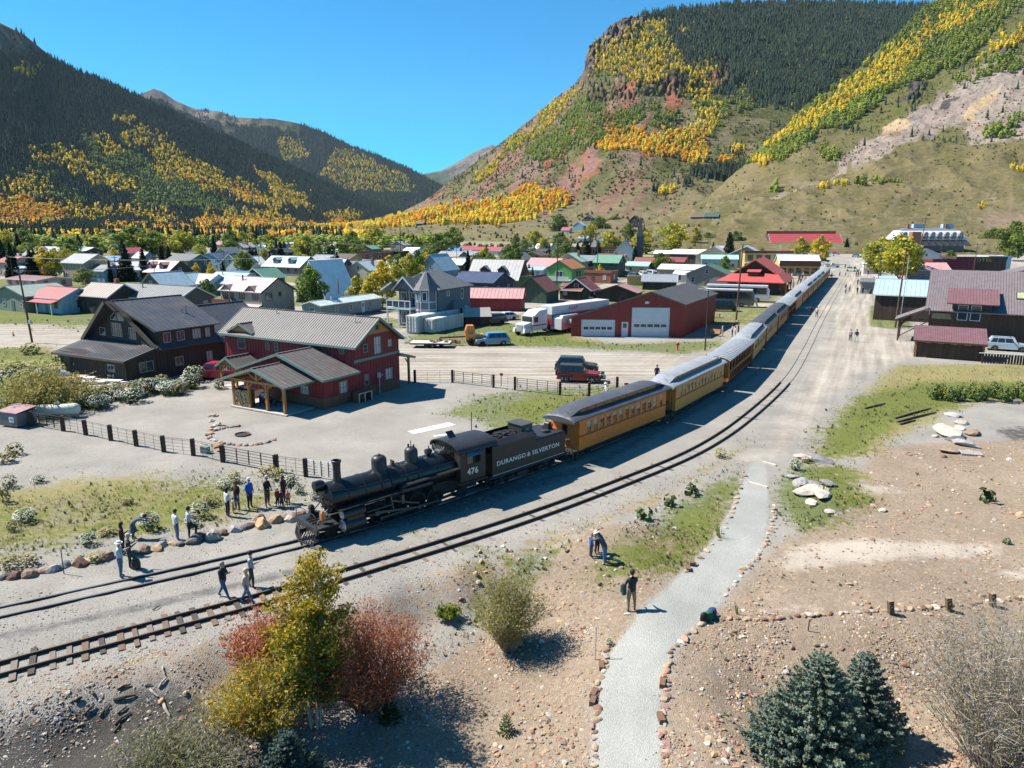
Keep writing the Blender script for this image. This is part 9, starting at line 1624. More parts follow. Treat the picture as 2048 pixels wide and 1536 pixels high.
sgd('green_grass','green grass tufts in the weedy patches',150000,(-100,590,2150,1500),lambda w,X,Y,r:np.clip((w[0]-.18)*1.3,0,1)*np.clip(2.6*(vnoise(X,Y,2.2,91)-.38)+.3,0,1)*(w[5]<.5)*(Y<125),(.05,.15),TG+TG+TL+WD,11,tilt=.2,aniso=(.8,1.5))
sgd('dry_grass','dry yellow grass tufts',150000,(-100,590,2150,1500),lambda w,X,Y,r:np.clip((w[1]-.15)*1.2,0,1)*np.clip(2.6*(vnoise(X,Y,2.6,95)-.36)+.25,0,1)*(w[5]<.5)*(Y<125),(.05,.17),TD+TD+TL,12,tilt=.25,aniso=(.8,1.5))
sgd('path_edge_weeds','low weeds creeping over the rubble',5200,(900,880,2150,1500),lambda w,X,Y,r:np.where(w[5]>.5,0,w[2]*.6+.5*w[0])*(vnoise(X,Y,2.0,97)>.58),(.05,.16),WD+TG,13,tilt=.2,aniso=(.4,.9))
flw=M('flower_white',(.62,.62,.58),.7,.05,3);fly=M('flower_yellow',(.65,.45,.03),.7,.1,3)
def flowerbush(seed,fm,gmat,n=70,nf=60,leaf=.13,fr=.035):
 q=random.Random(seed);mb=MB();g=roundtree('t',gmat,seed,n,r=.55,z0=0,leaf=leaf).data;mb.add([tuple(v.co)for v in g.vertices],[tuple(p.vertices)for p in g.polygons]);mb.m=1
 for _ in range(nf):
  a=q.uniform(0,6.28);u=q.uniform(0.1,1);rr_=.58*math.sqrt(1-u*u*.8);x,y,z=rr_*math.cos(a),rr_*math.sin(a),.45+.55*u;nn=Vector((x,y-.1,z)).normalized();t1=nn.orthogonal().normalized()*fr;t2=nn.cross(t1.normalized())*fr;c=Vector((x,y,z));mb.add([tuple(c+t1),tuple(c+t2),tuple(c-t1),tuple(c-t2)],[(0,1,2,3)])
 me=bpy.data.meshes.new('foliage');me.from_pydata(mb.v,[],mb.f);me.materials.append(gmat);me.materials.append(fm);me.polygons.foreach_set('material_index',mb.mi);return me
FB=[flowerbush(i,flw,M('daisy_leaf',(.10,.13,.05),.8,.3,4,inst=.2),150,170,.085,.027)for i in range(3)];FY=[flowerbush(i+9,fly,M('hedge_leaf',(.06,.10,.02),.8,.3,4,inst=.2),170,40,.09,.025)for i in range(2)];FD=[flowerbush(i+15,M('seed_tan',(.38,.3,.14),.8),M('dry_bush_leaf',(.24,.21,.07),.8,.3,4,inst=.2),150,90,.085,.024)for i in range(2)]
def bush(px,py,w_,h_,me,lbl,cat='bush',grp=None,name='weed_bush',dz=0):
 p=P(px,py,dz);s=w_*mpp(px,py)*.78;h_*=.8;o=link(me,name,None,lbl if not grp or lbl.startswith('!')else(lbl[1:]if lbl.startswith('!')else nearlab(lbl,px,py,MK)),cat,grp);o.location=p;o.rotation_euler=(0,0,rnd.uniform(0,6));o.scale=(s*.9,s*.9,h_*mpp(px,py)*1.12);return o
MK=[(244,1154,'the man in the sun hat'),(268,1078,'the bending woman'),(355,1080,'the woman in white t shirt'),(381,1078,'the man with raised knee'),(457,1033,'the woman in white cardigan'),(501,1016,'the man in blue'),(536,1013,'the man in black t shirt'),(577,1012,'the child in pink'),(128,1148,'the thin dark rod'),(32,1156,'the first boulders'),(628,1000,'the headlight'),(150,770,'the picnic tables'),(65,686,'the tall dark pole'),(30,850,'the dumpster'),(118,822,'the propane tank'),(100,800,'the wide olive bush'),(270,770,'the brown house corner'),(432,757,'the red pickup'),(1962,726,'the plank fence end'),(1895,868,'the big pale slab'),(2010,740,'the silver suv'),(1190,1320,'the pale stake'),(1262,1221,'the man in khaki trousers'),(1417,1240,'the backpacks'),(1782,1228,'the first timber stub'),(1898,1222,'the middle timber stub'),(1985,1212,'the last timber stub'),(1632,1400,'the blue spruces'),(1640,990,'the pale slabs by the path'),(1515,970,'the path sill timbers'),(64,852,'the fence corner post'),(485,870,'the fire pit'),(420,895,'the orange slab heap'),(1182,1114,'the family'),(1018,1290,'the olive willow'),(340,1420,'the bleached sticks'),(200,1400,'the rotten sticks'),(250,860,'the fence'),(600,1080,'the pilot')]
for k in range(30):
 u=k/29;px=160+u*235;py=822-44*u+6*math.sin(u*17);bush(px+rnd.uniform(-6,6),py-rnd.uniform(0,14),rnd.uniform(34,52),rnd.uniform(22,34),rnd.choice(FB if k%3 else FD),'!'+ordn(k)+' clump from the propane tank along the lot hedge, '+('white flowering' if k%3 else 'tawny'),grp='white flowered weed hedge by the lot')
for k,(px,py,w_,h_,b)in enumerate([(120,722,40,20,2),(60,708,44,22,2),(180,706,34,18,2),(20,775,50,34,0),(60,778,56,36,0),(90,760,40,24,0),(20,745,60,22,2),(70,742,60,20,2),(115,750,50,24,2),(438,778,26,22,0),(10,820,40,30,0)]):bush(px,py,w_,h_,[FB[0],FY[0],FD[0]][b],['white flowered bush','','tawny dry weed clump'][b]+' growing',grp='weeds left of the brown house')
for k,(px,py,w_,h_,b)in enumerate([(52,1045,44,26,0),(25,1062,26,22,2),(300,1060,46,36,0),(178,1090,34,26,0),(255,1008,30,16,2),(400,1035,44,34,0),(420,1010,40,24,2),(470,965,36,24,2),(450,978,34,22,0),(555,960,40,26,2),(580,972,44,28,0),(598,988,30,20,0),(535,950,44,22,2),(78,965,30,14,0),(20,975,30,26,2),(10,1005,26,30,2),(60,1130,36,22,2),(20,1140,44,26,2),(195,1122,44,18,2),(215,1070,40,16,2),(30,910,36,24,2),(385,1052,36,22,0),(628,1000,26,18,0),(12,925,40,20,2)]):
 bush(px,py,w_,h_,[FB[k%3],FY[0],FD[k%2]][b],['white flowered weed bush','','dry tawny weed clump'][b],grp=['white weed bushes on the onlookers verge','','tawny weed clumps on the onlookers verge'][b])
for k in range(22):bush(1868+k*14+rnd.uniform(-4,4),800+rnd.uniform(-6,6),26,30,FY[k%2],'!'+ordn(k)+' green bush from the debris heap in the yellow flowered row',grp='green bush row with yellow flowers',name='flowering_bush')
for px,py,w_,b,l_ in[(1645,985,34,1,'bright lime tuft'),(1440,1075,40,1,'tall lime grass clump at the left rim of the footpath'),(1475,1228,28,1,'lime tuft beside the timber edging'),(1972,1003,34,3,'round dark green shrub alone on the tan slope'),(2012,1088,16,3,'tiny dark shrub on the tan slope'),(1590,940,30,0,'white flowered clump by the upper footpath'),(1218,1290,20,0,'white daisies at the path edge'),(1340,1010,34,3,'dark leafy weed on the ballast shoulder'),(1290,1040,40,3,'large dark leafy weed on the ballast shoulder'),(1380,990,34,3,'dark leafy weed close to the outer rail bend'),(1440,915,30,2,'reddish weed on the shoulder'),(1610,925,20,2,'rust coloured tuft by the slabs')]:
 me=FB[0]if b==0 else FD[0]if b==2 else WD[0].data if b==3 else TL[0].data;o=bush(px,py,w_,w_*.75,me,l_ if len(l_.split())>3 else l_+' by the grey slabs','plant',name='roadside_plant');
 if b==1:o.scale=(w_*mpp(px,py)*.8,)*2+(w_*mpp(px,py)*.8,)
RK={k:[rockme(i*5+hash(k)%9,RM[k],.75,2)for i in range(3)]for k in('tan','orange','grey','pale','dark','brown','rose')}
WORD=dict(tan='tan',orange='orange',grey='grey',pale='pale cream',dark='charcoal',brown='reddish brown',rose='rose tinted')
def stone(px,py,w_,kind,lbl,grp=None,name='boulder',hh=.95,cat='rock',ln=1.0,rz=None,dz=0):
 p=P(px,py,dz);s=w_*mpp(px,py)*.45;o=link(rnd.choice(RK[kind]),name,None,(lbl[1:]if lbl.startswith('!')else nearlab(lbl,px,py,MK)),cat,grp);o.location=(p.x,p.y,p.z+s*.18);o.scale=(s*ln,s*.9,s*hh);o.rotation_euler=(rnd.uniform(-.2,.2),rnd.uniform(-.2,.2),rnd.uniform(0,6)if rz is None else rz);return o
BD=[(8,1156,24,'dark'),(32,1156,28,'brown'),(60,1152,32,'brown'),(86,1145,24,'rose'),(107,1142,28,'grey'),(130,1133,26,'grey'),(160,1130,36,'brown'),(186,1124,30,'tan'),(215,1118,32,'brown'),(240,1108,20,'orange'),(272,1106,20,'dark'),(289,1104,32,'brown'),(317,1100,24,'orange'),(325,1092,24,'grey'),(347,1090,20,'tan'),(362,1090,20,'dark'),(390,1082,44,'dark'),(402,1075,34,'dark'),(425,1077,40,'pale'),(447,1068,24,'brown'),(470,1062,30,'grey'),(493,1056,30,'dark'),(508,1050,22,'orange'),(528,1052,44,'orange'),(520,1044,40,'brown'),(552,1044,36,'tan'),(568,1040,26,'brown'),(580,1042,28,'pale'),(594,1034,26,'rose'),(606,1030,24,'brown')]
for k,(px,py,w_,kd)in enumerate(BD):stone(px,py,w_,kd,('big ' if w_>30 else '')+WORD[kd]+' boulder edging the track','boulders edging the inner track')
q=random.Random(6)
for k in range(26):
 a=PI*(.55+1.35*k/25);px=486+72*math.cos(a)*(1 if k%2 else 1.05)*.92;py=872-19*math.sin(a);stone(px,py,q.uniform(11,18),q.choice(['brown','rose','grey','tan']),'!'+ordn(k)+' stone round the fire ring from the cairn side, '+'flat','stones round the fire pit',hh=.5)
for k in range(9):stone(q.uniform(418,442),q.uniform(852,862)-k*.8,14,'pale' if k%2 else 'tan','!'+ordn(k)+' stone up the little cairn by the fire ring','cairn stones by the fire pit',hh=.5,dz=.12*k if k>4 else 0)
for k in range(9):stone(q.uniform(405,440),q.uniform(884,904),q.uniform(14,22),'orange','!'+ordn(k)+' orange slab of the heap by the fence corner','orange slabs by the fence corner',hh=.4)
p=P(485,870);t=em('fire_pit',p,0,'round rusty iron fire pit in the middle of the gravel lot','fire pit');mb=MB();mb.lathe([(.55,0),(.6,.12),(.55,.12),(.5,.02)],(0,0,0),'z',20);mb.bd('ring',MATS['rusty_steel'],t);mb=MB();mb.lathe([(.01,.02),(.5,.03)],(0,0,0),'z',16);mb.bd('ash_bed',coal,t)
p=P(411,906);t=em('green_box',p,R(-20),'small teal utility box beside the fence corner','box');mb=MB();mb.box(-.28,.28,-.2,.2,0,.5);mb.bd('housing',M('box_teal',(.12,.2,.19),.6),t)
def bpy_px(c):
 d=c.y*CT-(c.z-CH)*ST;u=c.y*ST+(c.z-CH)*CT;return(1024+FPX*c.x/d,768-FPX*u/d)
def edging(pts,n,lbl,grp,seed,w_=(10,19)):
 q=random.Random(seed);L=[P(*p)for p in pts]
 seg=[(b-a).length for a,b in zip(L,L[1:])];T_=sum(seg)
 for k in range(n):
  d=T_*(k+.5)/n+q.uniform(-.1,.1);i=0
  while i<len(seg)-1 and d>seg[i]:d-=seg[i];i+=1
  c=L[i].lerp(L[i+1],min(1,max(0,d/seg[i])));px=0;kd=q.choice(['tan','orange','tan','rose','pale','brown']);s=q.uniform(.09,.2);pp=bpy_px(c);o=link(q.choice(RK[kd]),'edging_stone',None,ordn(k)+' '+lbl+', '+WORD[kd],'rock',grp+' '+WORD[kd]);z=hz1(c.x,c.y);o.location=(c.x+q.uniform(-.12,.12),c.y,z+.03);o.scale=(s*1.2,s*.9,s*.7);o.rotation_euler=(0,0,q.uniform(0,6))
edging([(1185,1536),(1192,1400),(1212,1320),(1215,1290)],20,'stone up the left edge of the lower footpath','lower left edging',1)
edging([(1330,1536),(1325,1430),(1332,1340),(1355,1290),(1400,1250),(1430,1225)],34,'stone up the right edge of the lower footpath','lower right edging',2)
edging([(1450,1195),(1480,1150),(1520,1110),(1545,1060),(1552,1010)],26,'stone up the right edge of the upper footpath','upper right edging',3)
edging([(1370,1150),(1410,1110),(1450,1060),(1480,980),(1490,940)],20,'stone up the left edge of the upper footpath','upper left edging',4)
edging([(1425,1236),(1520,1240),(1600,1232),(1700,1226),(1780,1222),(1900,1212),(2060,1195)],50,'stone from the backpacks along the rim of the tan mound','mound rim',7)
tb=M('tie_block',(.15,.085,.055),.9,.3,6)
for k,(px,py)in enumerate(((1203,1335),(1188,1390),(1186,1405),(1325,1370),(1322,1440),(1376,1140),(1384,1128))):
 p=P(px,py);mb=MB();mb.cb((0,0,.08),(.45,.2,.18));mb.bd('edging_timber',tb,None,nearlab('sawn timber block',px,py,MK),'timber','timber blocks in the path edging',loc=p,rz=rnd.uniform(1,2))
SL=[(1620,985,60,'pale',.35,1.5),(1600,968,44,'grey',.5,1.2),(1625,970,40,'grey',.4,1.2),(1655,968,40,'grey',.3,1.3),(1640,988,56,'pale',.3,1.6),(1622,1008,34,'pale',.4,1.0),(1585,955,30,'grey',.35,1.2),(1640,922,50,'grey',.3,1.4),(1605,916,40,'pale',.3,1.3),(1660,1025,28,'pale',.4,1.1),(1765,1022,20,'pale',.6,1),(1745,1080,14,'tan',.5,1),(1895,868,62,'pale',.45,1.3),(1930,890,44,'grey',.35,1.2),(1912,882,34,'dark',.5,1.1),(1945,868,36,'tan',.4,1.2),(1900,905,34,'tan',.3,1.2),(1920,858,24,'pale',.5,1),(1870,874,14,'pale',.7,1),(1905,832,30,'grey',.3,1.2),(1925,848,26,'pale',.4,1.1),(2040,1032,20,'tan',.8,1),(1808,1330,17,'orange',.8,1),(1786,1326,13,'dark',.7,1),(1573,1345,17,'grey',.7,1),(1888,915,12,'brown',.9,1)]
for px,py,w_,kd,hh,ln in SL:stone(px,py,w_,kd,('large ' if w_>=44 else '')+WORD[kd]+(' slab' if hh<.5 else ' rock'),'slabs and rocks on the right side',name='stone_slab' if hh<.5 else 'loose_rock',hh=hh,ln=ln)
q=random.Random(77)
for k in range(26):
 px,py=[(q.uniform(950,1060),q.uniform(1090,1180)),(q.uniform(1350,1700),q.uniform(1290,1380)),(q.uniform(270,440),q.uniform(1380,1500))][k%3];kd=q.choice(['tan','pale','orange','rose']);stone(px,py,q.uniform(9,16),kd,'small '+WORD[kd]+' stone lying',['stones below the eroded bank','stones above the spruces','stones in the cinder debris'][k%3],name='loose_rock')
def stick(a,b,w_,m_,lbl,grp,name='driftwood_stick'):
 A,B=P(*a,.05),P(*b,.07);mb=MB();mid_=A.lerp(B,.5)+Vector((rnd.uniform(-.05,.05),rnd.uniform(-.05,.05),.03));mb.tube(A,mid_,w_,w_*.9,6);mb.tube(mid_,B,w_*.9,w_*.5,6);mb.bd(name,m_,None,lbl,'stick' if name=='driftwood_stick' else 'timber',grp)
st_l=M('stick_pale',(.36,.31,.26),.9,.3,6);st_d=M('stick_dark',(.07,.05,.04),.9,.3,6)
for k,(a,b,w_,l_)in enumerate([((235,1382),(262,1372),.05,0),((228,1402),(272,1393),.07,0),((290,1375),(306,1372),.03,0),((318,1378),(334,1358),.05,1),((300,1380),(316,1396),.045,1),((328,1410),(340,1435),.06,1),((168,1432),(190,1412),.05,0),((200,1435),(220,1410),.04,0),((230,1452),(262,1428),.05,0),((228,1467),(240,1450),.04,0),((235,1430),(255,1415),.04,0),((150,1405),(165,1398),.07,0),((186,1385),(190,1398),.04,0),((326,1335),(330,1352),.04,1),((305,1222),(320,1214),.03,0)]):stick(a,b,w_,st_l if l_ else st_d,('bleached' if l_ else 'dark rotten')+[' thick',' thin',' bent',' short',' long'][k%5]+' stick in the cinders, '+['upper','middle','lower'][k//5]+' part',('bleached' if l_ else 'dark')+' sticks in the cinders')
for k,(a,b)in enumerate([((1790,838),(1860,818)),((1795,845),(1872,826)),((1800,850),(1830,842)),((1730,818),(1770,808))]):stick(a,b,.1,st_d,nearlab('old rail tie lying in the weeds, '+['longest','middle','short','lone'][k],a[0],a[1],MK),'old ties in the weeds','old_tie')
for a,b,l_ in(((1497,966),(1535,976),'pale sill timber lying across the upper footpath'),((1525,925),(1552,932),'second pale timber across the top of the footpath')):A,B=P(*a,.04),P(*b,.04);mb=MB();mb.beam(A,B,.16,.12);mb.bd('path_sill',M('sill_pale',(.5,.45,.38),.85,.2,4),None,l_,'timber')
p=P(1940,908);t=em('wooden_pallet',p,R(-18),'weathered grey pallet lying at the edge of the tan slope','pallet')
for k in range(7):mb=MB();mb.box(-.65+k*.2,-.5+k*.2,-.5,.5,.1,.13);mb.bd('slat',M('pallet_grey',(.3,.28,.27),.9,.2,5),t)
for y in(-.45,0,.45):mb=MB();mb.box(-.65,.7,y-.04,y+.04,0,.1);mb.bd('runner',MATS['pallet_grey'],t)
def leafmesh(name,C_,size,mats,seed,ids=None,elong=1.0,droop=0.0,N=None):
 """one small quad per leaf centre"""
 r=np.random.default_rng(seed);n=len(C_);a=r.normal(size=(n,3));
 if N is not None:a=a*.7+N*1.0
 a/=np.linalg.norm(a,axis=1)[:,None];b=np.cross(a,r.normal(size=(n,3)));b/=np.linalg.norm(b,axis=1)[:,None];c=np.cross(a,b);s=(size*r.uniform(.6,1.3,n))[:,None];e=s*elong
 V=np.stack([C_-b*s*.5,C_+c*e*.5*0-b*0+c*-e,C_+b*s*.5,C_+c*e],1).reshape(-1,3);F=np.arange(4*n).reshape(-1,4);me=bpy.data.meshes.new(name);fmh(me,V,F);me.polygons.foreach_set('use_smooth',np.zeros(n,bool))
 for m_ in mats:me.materials.append(m_)
 if ids is not None:me.polygons.foreach_set('material_index',ids.astype(np.int32))
 return me
LM={}
def lmat(k,c,c2):
 if k not in LM:LM[k]=M('leaf_'+k,c,.6,.25,.9,col2=c2,trans=.45,spec=.3)
 return LM[k]
def cotton(seed,h,w_,nl,mats,wt,leaf,z0=.18,shape=1.0):
 """returns (trunk mesh, crown mesh) of a leafy tree h metres tall"""
 q=random.Random(seed);r=np.random.default_rng(seed);mb=MB();mb.tube((0,0,-.3),(0,0,h*.75),h*.022,h*.008,8);cl=[]
 for k in range(16):
  z=h*(z0+(.95-z0)*k/15);a=q.uniform(0,6.28)+k*2.4;f=math.sin(PI*min(1,(k+1.5)/17)**shape);rr_=w_*.5*f*q.uniform(.5,1.0);c=Vector((rr_*math.cos(a),rr_*math.sin(a),z+h*.04));mb.tube((0,0,max(.3,z-h*.16)),c,h*.008,h*.003,5,False);cl.append((c,w_*q.uniform(.16,.28)*(.5+.6*f)))
 cl.append((Vector((0,0,h*.93)),w_*.13));cl.append((Vector((0,0,h*.6)),w_*.25))
 tk=mb.mesh('trunk',M('bark_grey',(.30,.28,.24),.9,.3,6,stretch=(3,3,1)))
 tot=sum(c[1]**2 for c in cl);C_=[];N_=[];I=[]
 for ci,(c,s)in enumerate(cl):
  n=int(nl*s*s/tot);v=r.normal(size=(n,3));v/=np.linalg.norm(v,axis=1)[:,None];rad=s*r.uniform(.55,1.12,n)**.6;C_.append(np.array(c)+v*rad[:,None]*np.array([1,1,.8]));N_.append(v+np.array([0,0,.5]));pr=np.array(wt,float);pr=pr*np.array([q.uniform(.3,1.7)for _ in wt]);I.append(r.choice(len(mats),n,p=pr/pr.sum()))
 return tk,leafmesh('crown',np.concatenate(C_),leaf,mats,seed,np.concatenate(I),N=np.concatenate(N_))
G1,G2_,Y1,Y2,YG,O1=lmat('green',(.09,.155,.025),(.17,.25,.04)),lmat('deepgreen',(.05,.095,.018),(.10,.16,.03)),lmat('yellow',(.66,.46,.03),(.84,.62,.06)),lmat('gold',(.45,.26,.015),(.6,.36,.03)),lmat('lime',(.24,.29,.03),(.4,.42,.05)),lmat('orange',(.5,.2,.02),(.6,.3,.03))
def spruce_mesh(seed,h,w_,mats,nb=16,dens=1.0,needle=.16,wts=(.5,.5),bare=.04):
 q=random.Random(seed);r=np.random.default_rng(seed);mb=MB();mb.tube((0,0,-.2),(0,0,h*.97),h*.018,h*.004,7);C_=[];N_=[]
 lv=int(h/(.22+.02*h)*1.6);
 for k in range(lv):
  u=k/lv;z=h*(bare+(1-bare)*u);L=w_*.5*(1-u)**.85*q.uniform(.82,1.1)+.04*w_;nbr=max(4,int(nb*(1-u*.6)))
  for b in range(nbr):
   a=2*PI*(b+q.uniform(-.3,.3))/nbr+k*1.3;l=L*q.uniform(.75,1.1);e=Vector((l*math.cos(a),l*math.sin(a),z-l*.10+l*.12));
   if l>.5:mb.tube((0,0,z),e,.012*h/4,.004,3,False)
   m_=int(max(3,l/needle*2.6)*dens);t=np.sqrt(r.uniform(.04,1,m_));wid=l*.17*(1.15-t);P_=np.stack([e.x*t,e.y*t,z+(e.z-z)*t-.10*l*np.sin(t*3.1)+.12*l*t**3],1);side=np.array([-math.sin(a),math.cos(a),0]);P_+=side*(r.uniform(-1,1,m_)*wid)[:,None];P_[:,2]+=r.uniform(-.05,.05,m_)*l;C_.append(P_);nn=np.tile(np.array([math.cos(a)*.4,math.sin(a)*.4,1.0]),(m_,1));N_.append(nn)
 C_=np.concatenate(C_);N_=np.concatenate(N_);ids=r.choice(len(mats),len(C_),p=np.array(wts)/sum(wts));return mb.mesh('trunk',M('bark_brown',(.11,.075,.05),.9,.3,6)),leafmesh('crown',C_,needle,mats,seed,ids,elong=.75,N=N_)
S1,S2,B1,B2=lmat('spruce',(.018,.035,.016),(.035,.06,.025)),lmat('spruce_dark',(.012,.024,.012),(.024,.042,.018)),lmat('bluespruce',(.18,.24,.185),(.31,.38,.30)),lmat('bluespruce_dark',(.08,.125,.095),(.15,.21,.16))
TP={'green':[cotton(1,10,7,2600,[G1,G2_,YG],(.6,.3,.1),.34),cotton(2,10,8,2600,[G1,G2_,YG],(.5,.4,.15),.36,.12)],'yellow':[cotton(3,10,6,2400,[Y1,YG,Y2],(.6,.25,.15),.34,.1),cotton(4,10,5.4,2400,[Y1,YG,G1],(.45,.35,.2),.33,.1)],'mixed':[cotton(5,10,8,2600,[YG,G1,Y1],(.5,.3,.2),.36)],'spruce':[spruce_mesh(6,10,4.6,[S1,S2],14,1,.42),spruce_mesh(7,10,4.0,[S1,S2],14,1,.42)],'yellowgreen':[cotton(8,10,8,2600,[YG,Y1,G1],(.5,.3,.2),.34)]}
def tree(kind,px,py,h,lbl,wf=1.0,grp=None,base=None,name=None):
 tk,cr=rnd.choice(TP[kind]);p=base or P(px,py);t=em(name or{'spruce':'spruce_tree'}.get(kind,'leafy_tree'),p,rnd.uniform(0,6),lbl,'tree',grp);t.scale=(h/10*wf,h/10*wf,h/10);link(tk,'trunk',t);link(cr,'crown',t);return t
TR=[('yellow',765,615,88,.95,'bright yellow aspen, tallest of the clump before the turreted house'),('yellow',715,612,58,1.1,'smaller yellow aspen at the left of the yellow clump'),('yellow',740,618,60,.9,'yellow green aspen in the middle of the clump by the mobile home'),('yellowgreen',790,580,50,.9,'orange tinged aspen behind the yellow clump'),('mixed',820,572,60,.9,'yellow green aspen behind the turreted house'),('green',800,560,50,.8,'slim green aspen beside the transmission pole'),('green',838,562,58,.7,'narrow green aspen near the blue A frame'),('green',620,632,92,1.05,'big green cottonwood in front of the A frame house'),('green',418,612,48,1.0,'green tree beside the beige house balcony'),('green',172,573,30,1.3,'round green tree at the roadside on the left'),('green',880,530,58,1.35,'large green cottonwood beyond the blue A frame'),('green',700,530,52,1.5,'broad green cottonwood in the middle of town'),('green',650,525,44,1.6,'green cottonwood left of the broad one'),('mixed',610,520,40,1.6,'yellowish cottonwood near the ice blue dormer roof'),('green',460,520,36,1.7,'round green cottonwood near the white church-like gable'),('green',545,505,30,1.5,'green tree behind the two small spruces'),('green',270,515,50,2.2,'wide green cottonwood beyond the dark spruces'),('mixed',310,515,44,2.0,'yellow green cottonwood beside the wide green one'),('green',230,500,34,1.8,'green cottonwood by the highway'),('mixed',360,512,44,1.8,'yellow tinted cottonwood near the navy house'),('green',140,530,34,1.3,'green tree above the tan house'),('mixed',65,505,24,1.4,'small yellowish tree at the far left'),('yellow',90,560,52,.9,'yellow aspen beside the tan house'),('mixed',110,560,44,.8,'lime aspen touching the tan house'),('yellow',394,556,26,.9,'small golden conical aspen by the white cottage'),('yellow',424,562,32,.9,'second golden conical aspen right of the first'),('yellow',410,568,18,1.4,'low yellow tree under the golden pair'),('yellow',186,535,18,1.2,'small yellow tree above the blue house'),('green',960,535,30,1.2,'green tree behind the grey dormer barn'),('green',1030,520,48,.8,'tall leafy tree left of the dark wooden house'),('green',1050,525,42,.9,'leafy tree beside the dark wooden house'),('green',1090,522,40,.8,'green tree at the brick block'),('green',1118,480,48,1.0,'tall round green tree at the meadow edge'),('green',1195,480,44,1.4,'big green tree above the brick block'),('green',1225,478,42,1.5,'spreading green tree right of the mansion'),('mixed',1180,485,34,1.2,'lighter green tree near the mansion'),('green',1255,485,36,1.2,'green tree behind the church'),('yellow',1285,508,52,1.35,'large yellow cottonwood right of the church steeple'),('yellowgreen',1345,508,56,1.5,'wide yellow green cottonwood above the brown white roofed building'),('yellow',1390,500,44,.7,'golden tree beside the wide yellow green one'),('mixed',1070,500,36,1.3,'lime tree left of the brick block'),('yellow',1105,505,26,1.0,'small yellow tree at the brick block corner'),('yellow',1135,500,18,1.1,'tiny yellow tree behind the brick block'),('green',1292,475,18,1.0,'green columnar tree below the brown chalet'),('yellow',1495 if False else 1500,512,14,1.0,'small yellow bush tree near the rose roof'),('yellow',1600,525,46,1.1,'yellow green street cottonwood left of the pair'),('yellow',1640,528,50,1.0,'bright yellow street cottonwood right of the pair'),('green',1445,490,30,1.1,'green tree left of the tall hillside spruces'),('green',1415,498,30,1.2,'dark green tree near the green roofs'),('green',1470,500,34,1.2,'green tree behind the white halls'),('yellow',1690,498,20,1.3,'small yellow tree at the foot of the hill'),('mixed',1760,555,66,1.1,'tall yellow green cottonwood at the street edge'),('yellowgreen',1790,565,80,1.15,'spreading yellow green cottonwood beside the tallest pole'),('mixed',1815,560,62,1.0,'cottonwood half hidden by the leaning pole'),('green',1900,525,20,1.2,'small bright green tree on the hotel terrace'),('green',1980,500,34,1.1,'green tree right of the hotel'),('green',2020,522,60,1.2,'big green tree above the modern building'),('green',1920,480,20,1.5,'green tree behind the hotel roof'),('green',2046,490,26,1.3,'green tree at the picture edge beyond the hotel'),('green',925,565,14,1.5,'green shrub tree by the blue roof'),('mixed',468,575,22,1.5,'lime tree in the row behind the beige house'),('mixed',500,574,22,1.5,'second lime tree in the row behind the beige house'),('yellow',524,572,20,1.2,'golden tree at the end of the row behind the beige house'),('mixed',440,572,18,1.2,'small lime tree at the start of the row'),('green',1450,545,30,.8,'green aspen before the white hall')]
TR+=[('spruce',28,560,62,1.0,'large dark spruce left of the yellow aspen'),('spruce',66,562,52,1.1,'broad spruce directly left of the yellow aspen'),('spruce',40,520,44,1.0,'spruce behind the broad one'),('spruce',8,540,50,1.0,'dark spruce at the left edge'),('spruce',255,563,66,1.05,'tallest dark spruce among the white roofs'),('spruce',290,560,56,1.0,'spruce right of the tallest one'),('spruce',222,564,38,.8,'young spruce before the white gabled house'),('spruce',340,540,44,1.0,'spruce behind the dark teal house'),('spruce',325,535,40,1,'spruce left of the dark teal house'),('spruce',430,525,48,1.0,'dark spruce among the cottonwoods'),('spruce',408,545,38,1.0,'spruce behind the golden pair'),('spruce',448,558,34,.8,'young spruce beside the white and green house'),('spruce',502,532,36,.9,'left one of two twin spruces'),('spruce',514,534,38,.9,'right one of two twin spruces'),('spruce',570,518,34,.9,'spruce above the ice blue dormer roof'),('spruce',760,500,24,.9,'spruce near the red brick block'),('spruce',748,498,16,1.0,'small spruce near the red brick block'),('spruce',828,506,36,.8,'spruce beside the transmission pole'),('spruce',842,506,30,.8,'second spruce beside the transmission pole'),('spruce',1146,478,30,.7,'dark spruce at the meadow edge'),('spruce',1065,566,32,.8,'spruce beside the green house'),('spruce',1126,498,34,.8,'spruce behind the ice blue porch house'),('spruce',1395,488,30,.7,'spruce right of the golden tree'),('spruce',1456,532,64,1.05,'tall dark street spruce before the white halls'),('spruce',1425,520,34,1.0,'spruce near the grey low building'),('spruce',1502,472,32,1.0,'left of two spruces on the grassy foothill'),('spruce',1530,472,30,1.0,'right of two spruces on the grassy foothill'),('spruce',1692,505,26,1.1,'round spruce at the end of the main street'),('spruce',1310,466,14,.8,'small spruce near the hillside cabins'),('spruce',1328,464,13,.8,'second small spruce near the hillside cabins'),('spruce',1013,482,14,.8,'spruce on the meadow'),('spruce',130,512,30,1.2,'spruce beyond the tan house'),('spruce',160,508,34,1.2,'spruce near the highway'),('spruce',1240,495,20,.9,'spruce by the church'),('spruce',1945,490,26,1.2,'dark spruce right of the mansard hotel')]
q=random.Random(9)
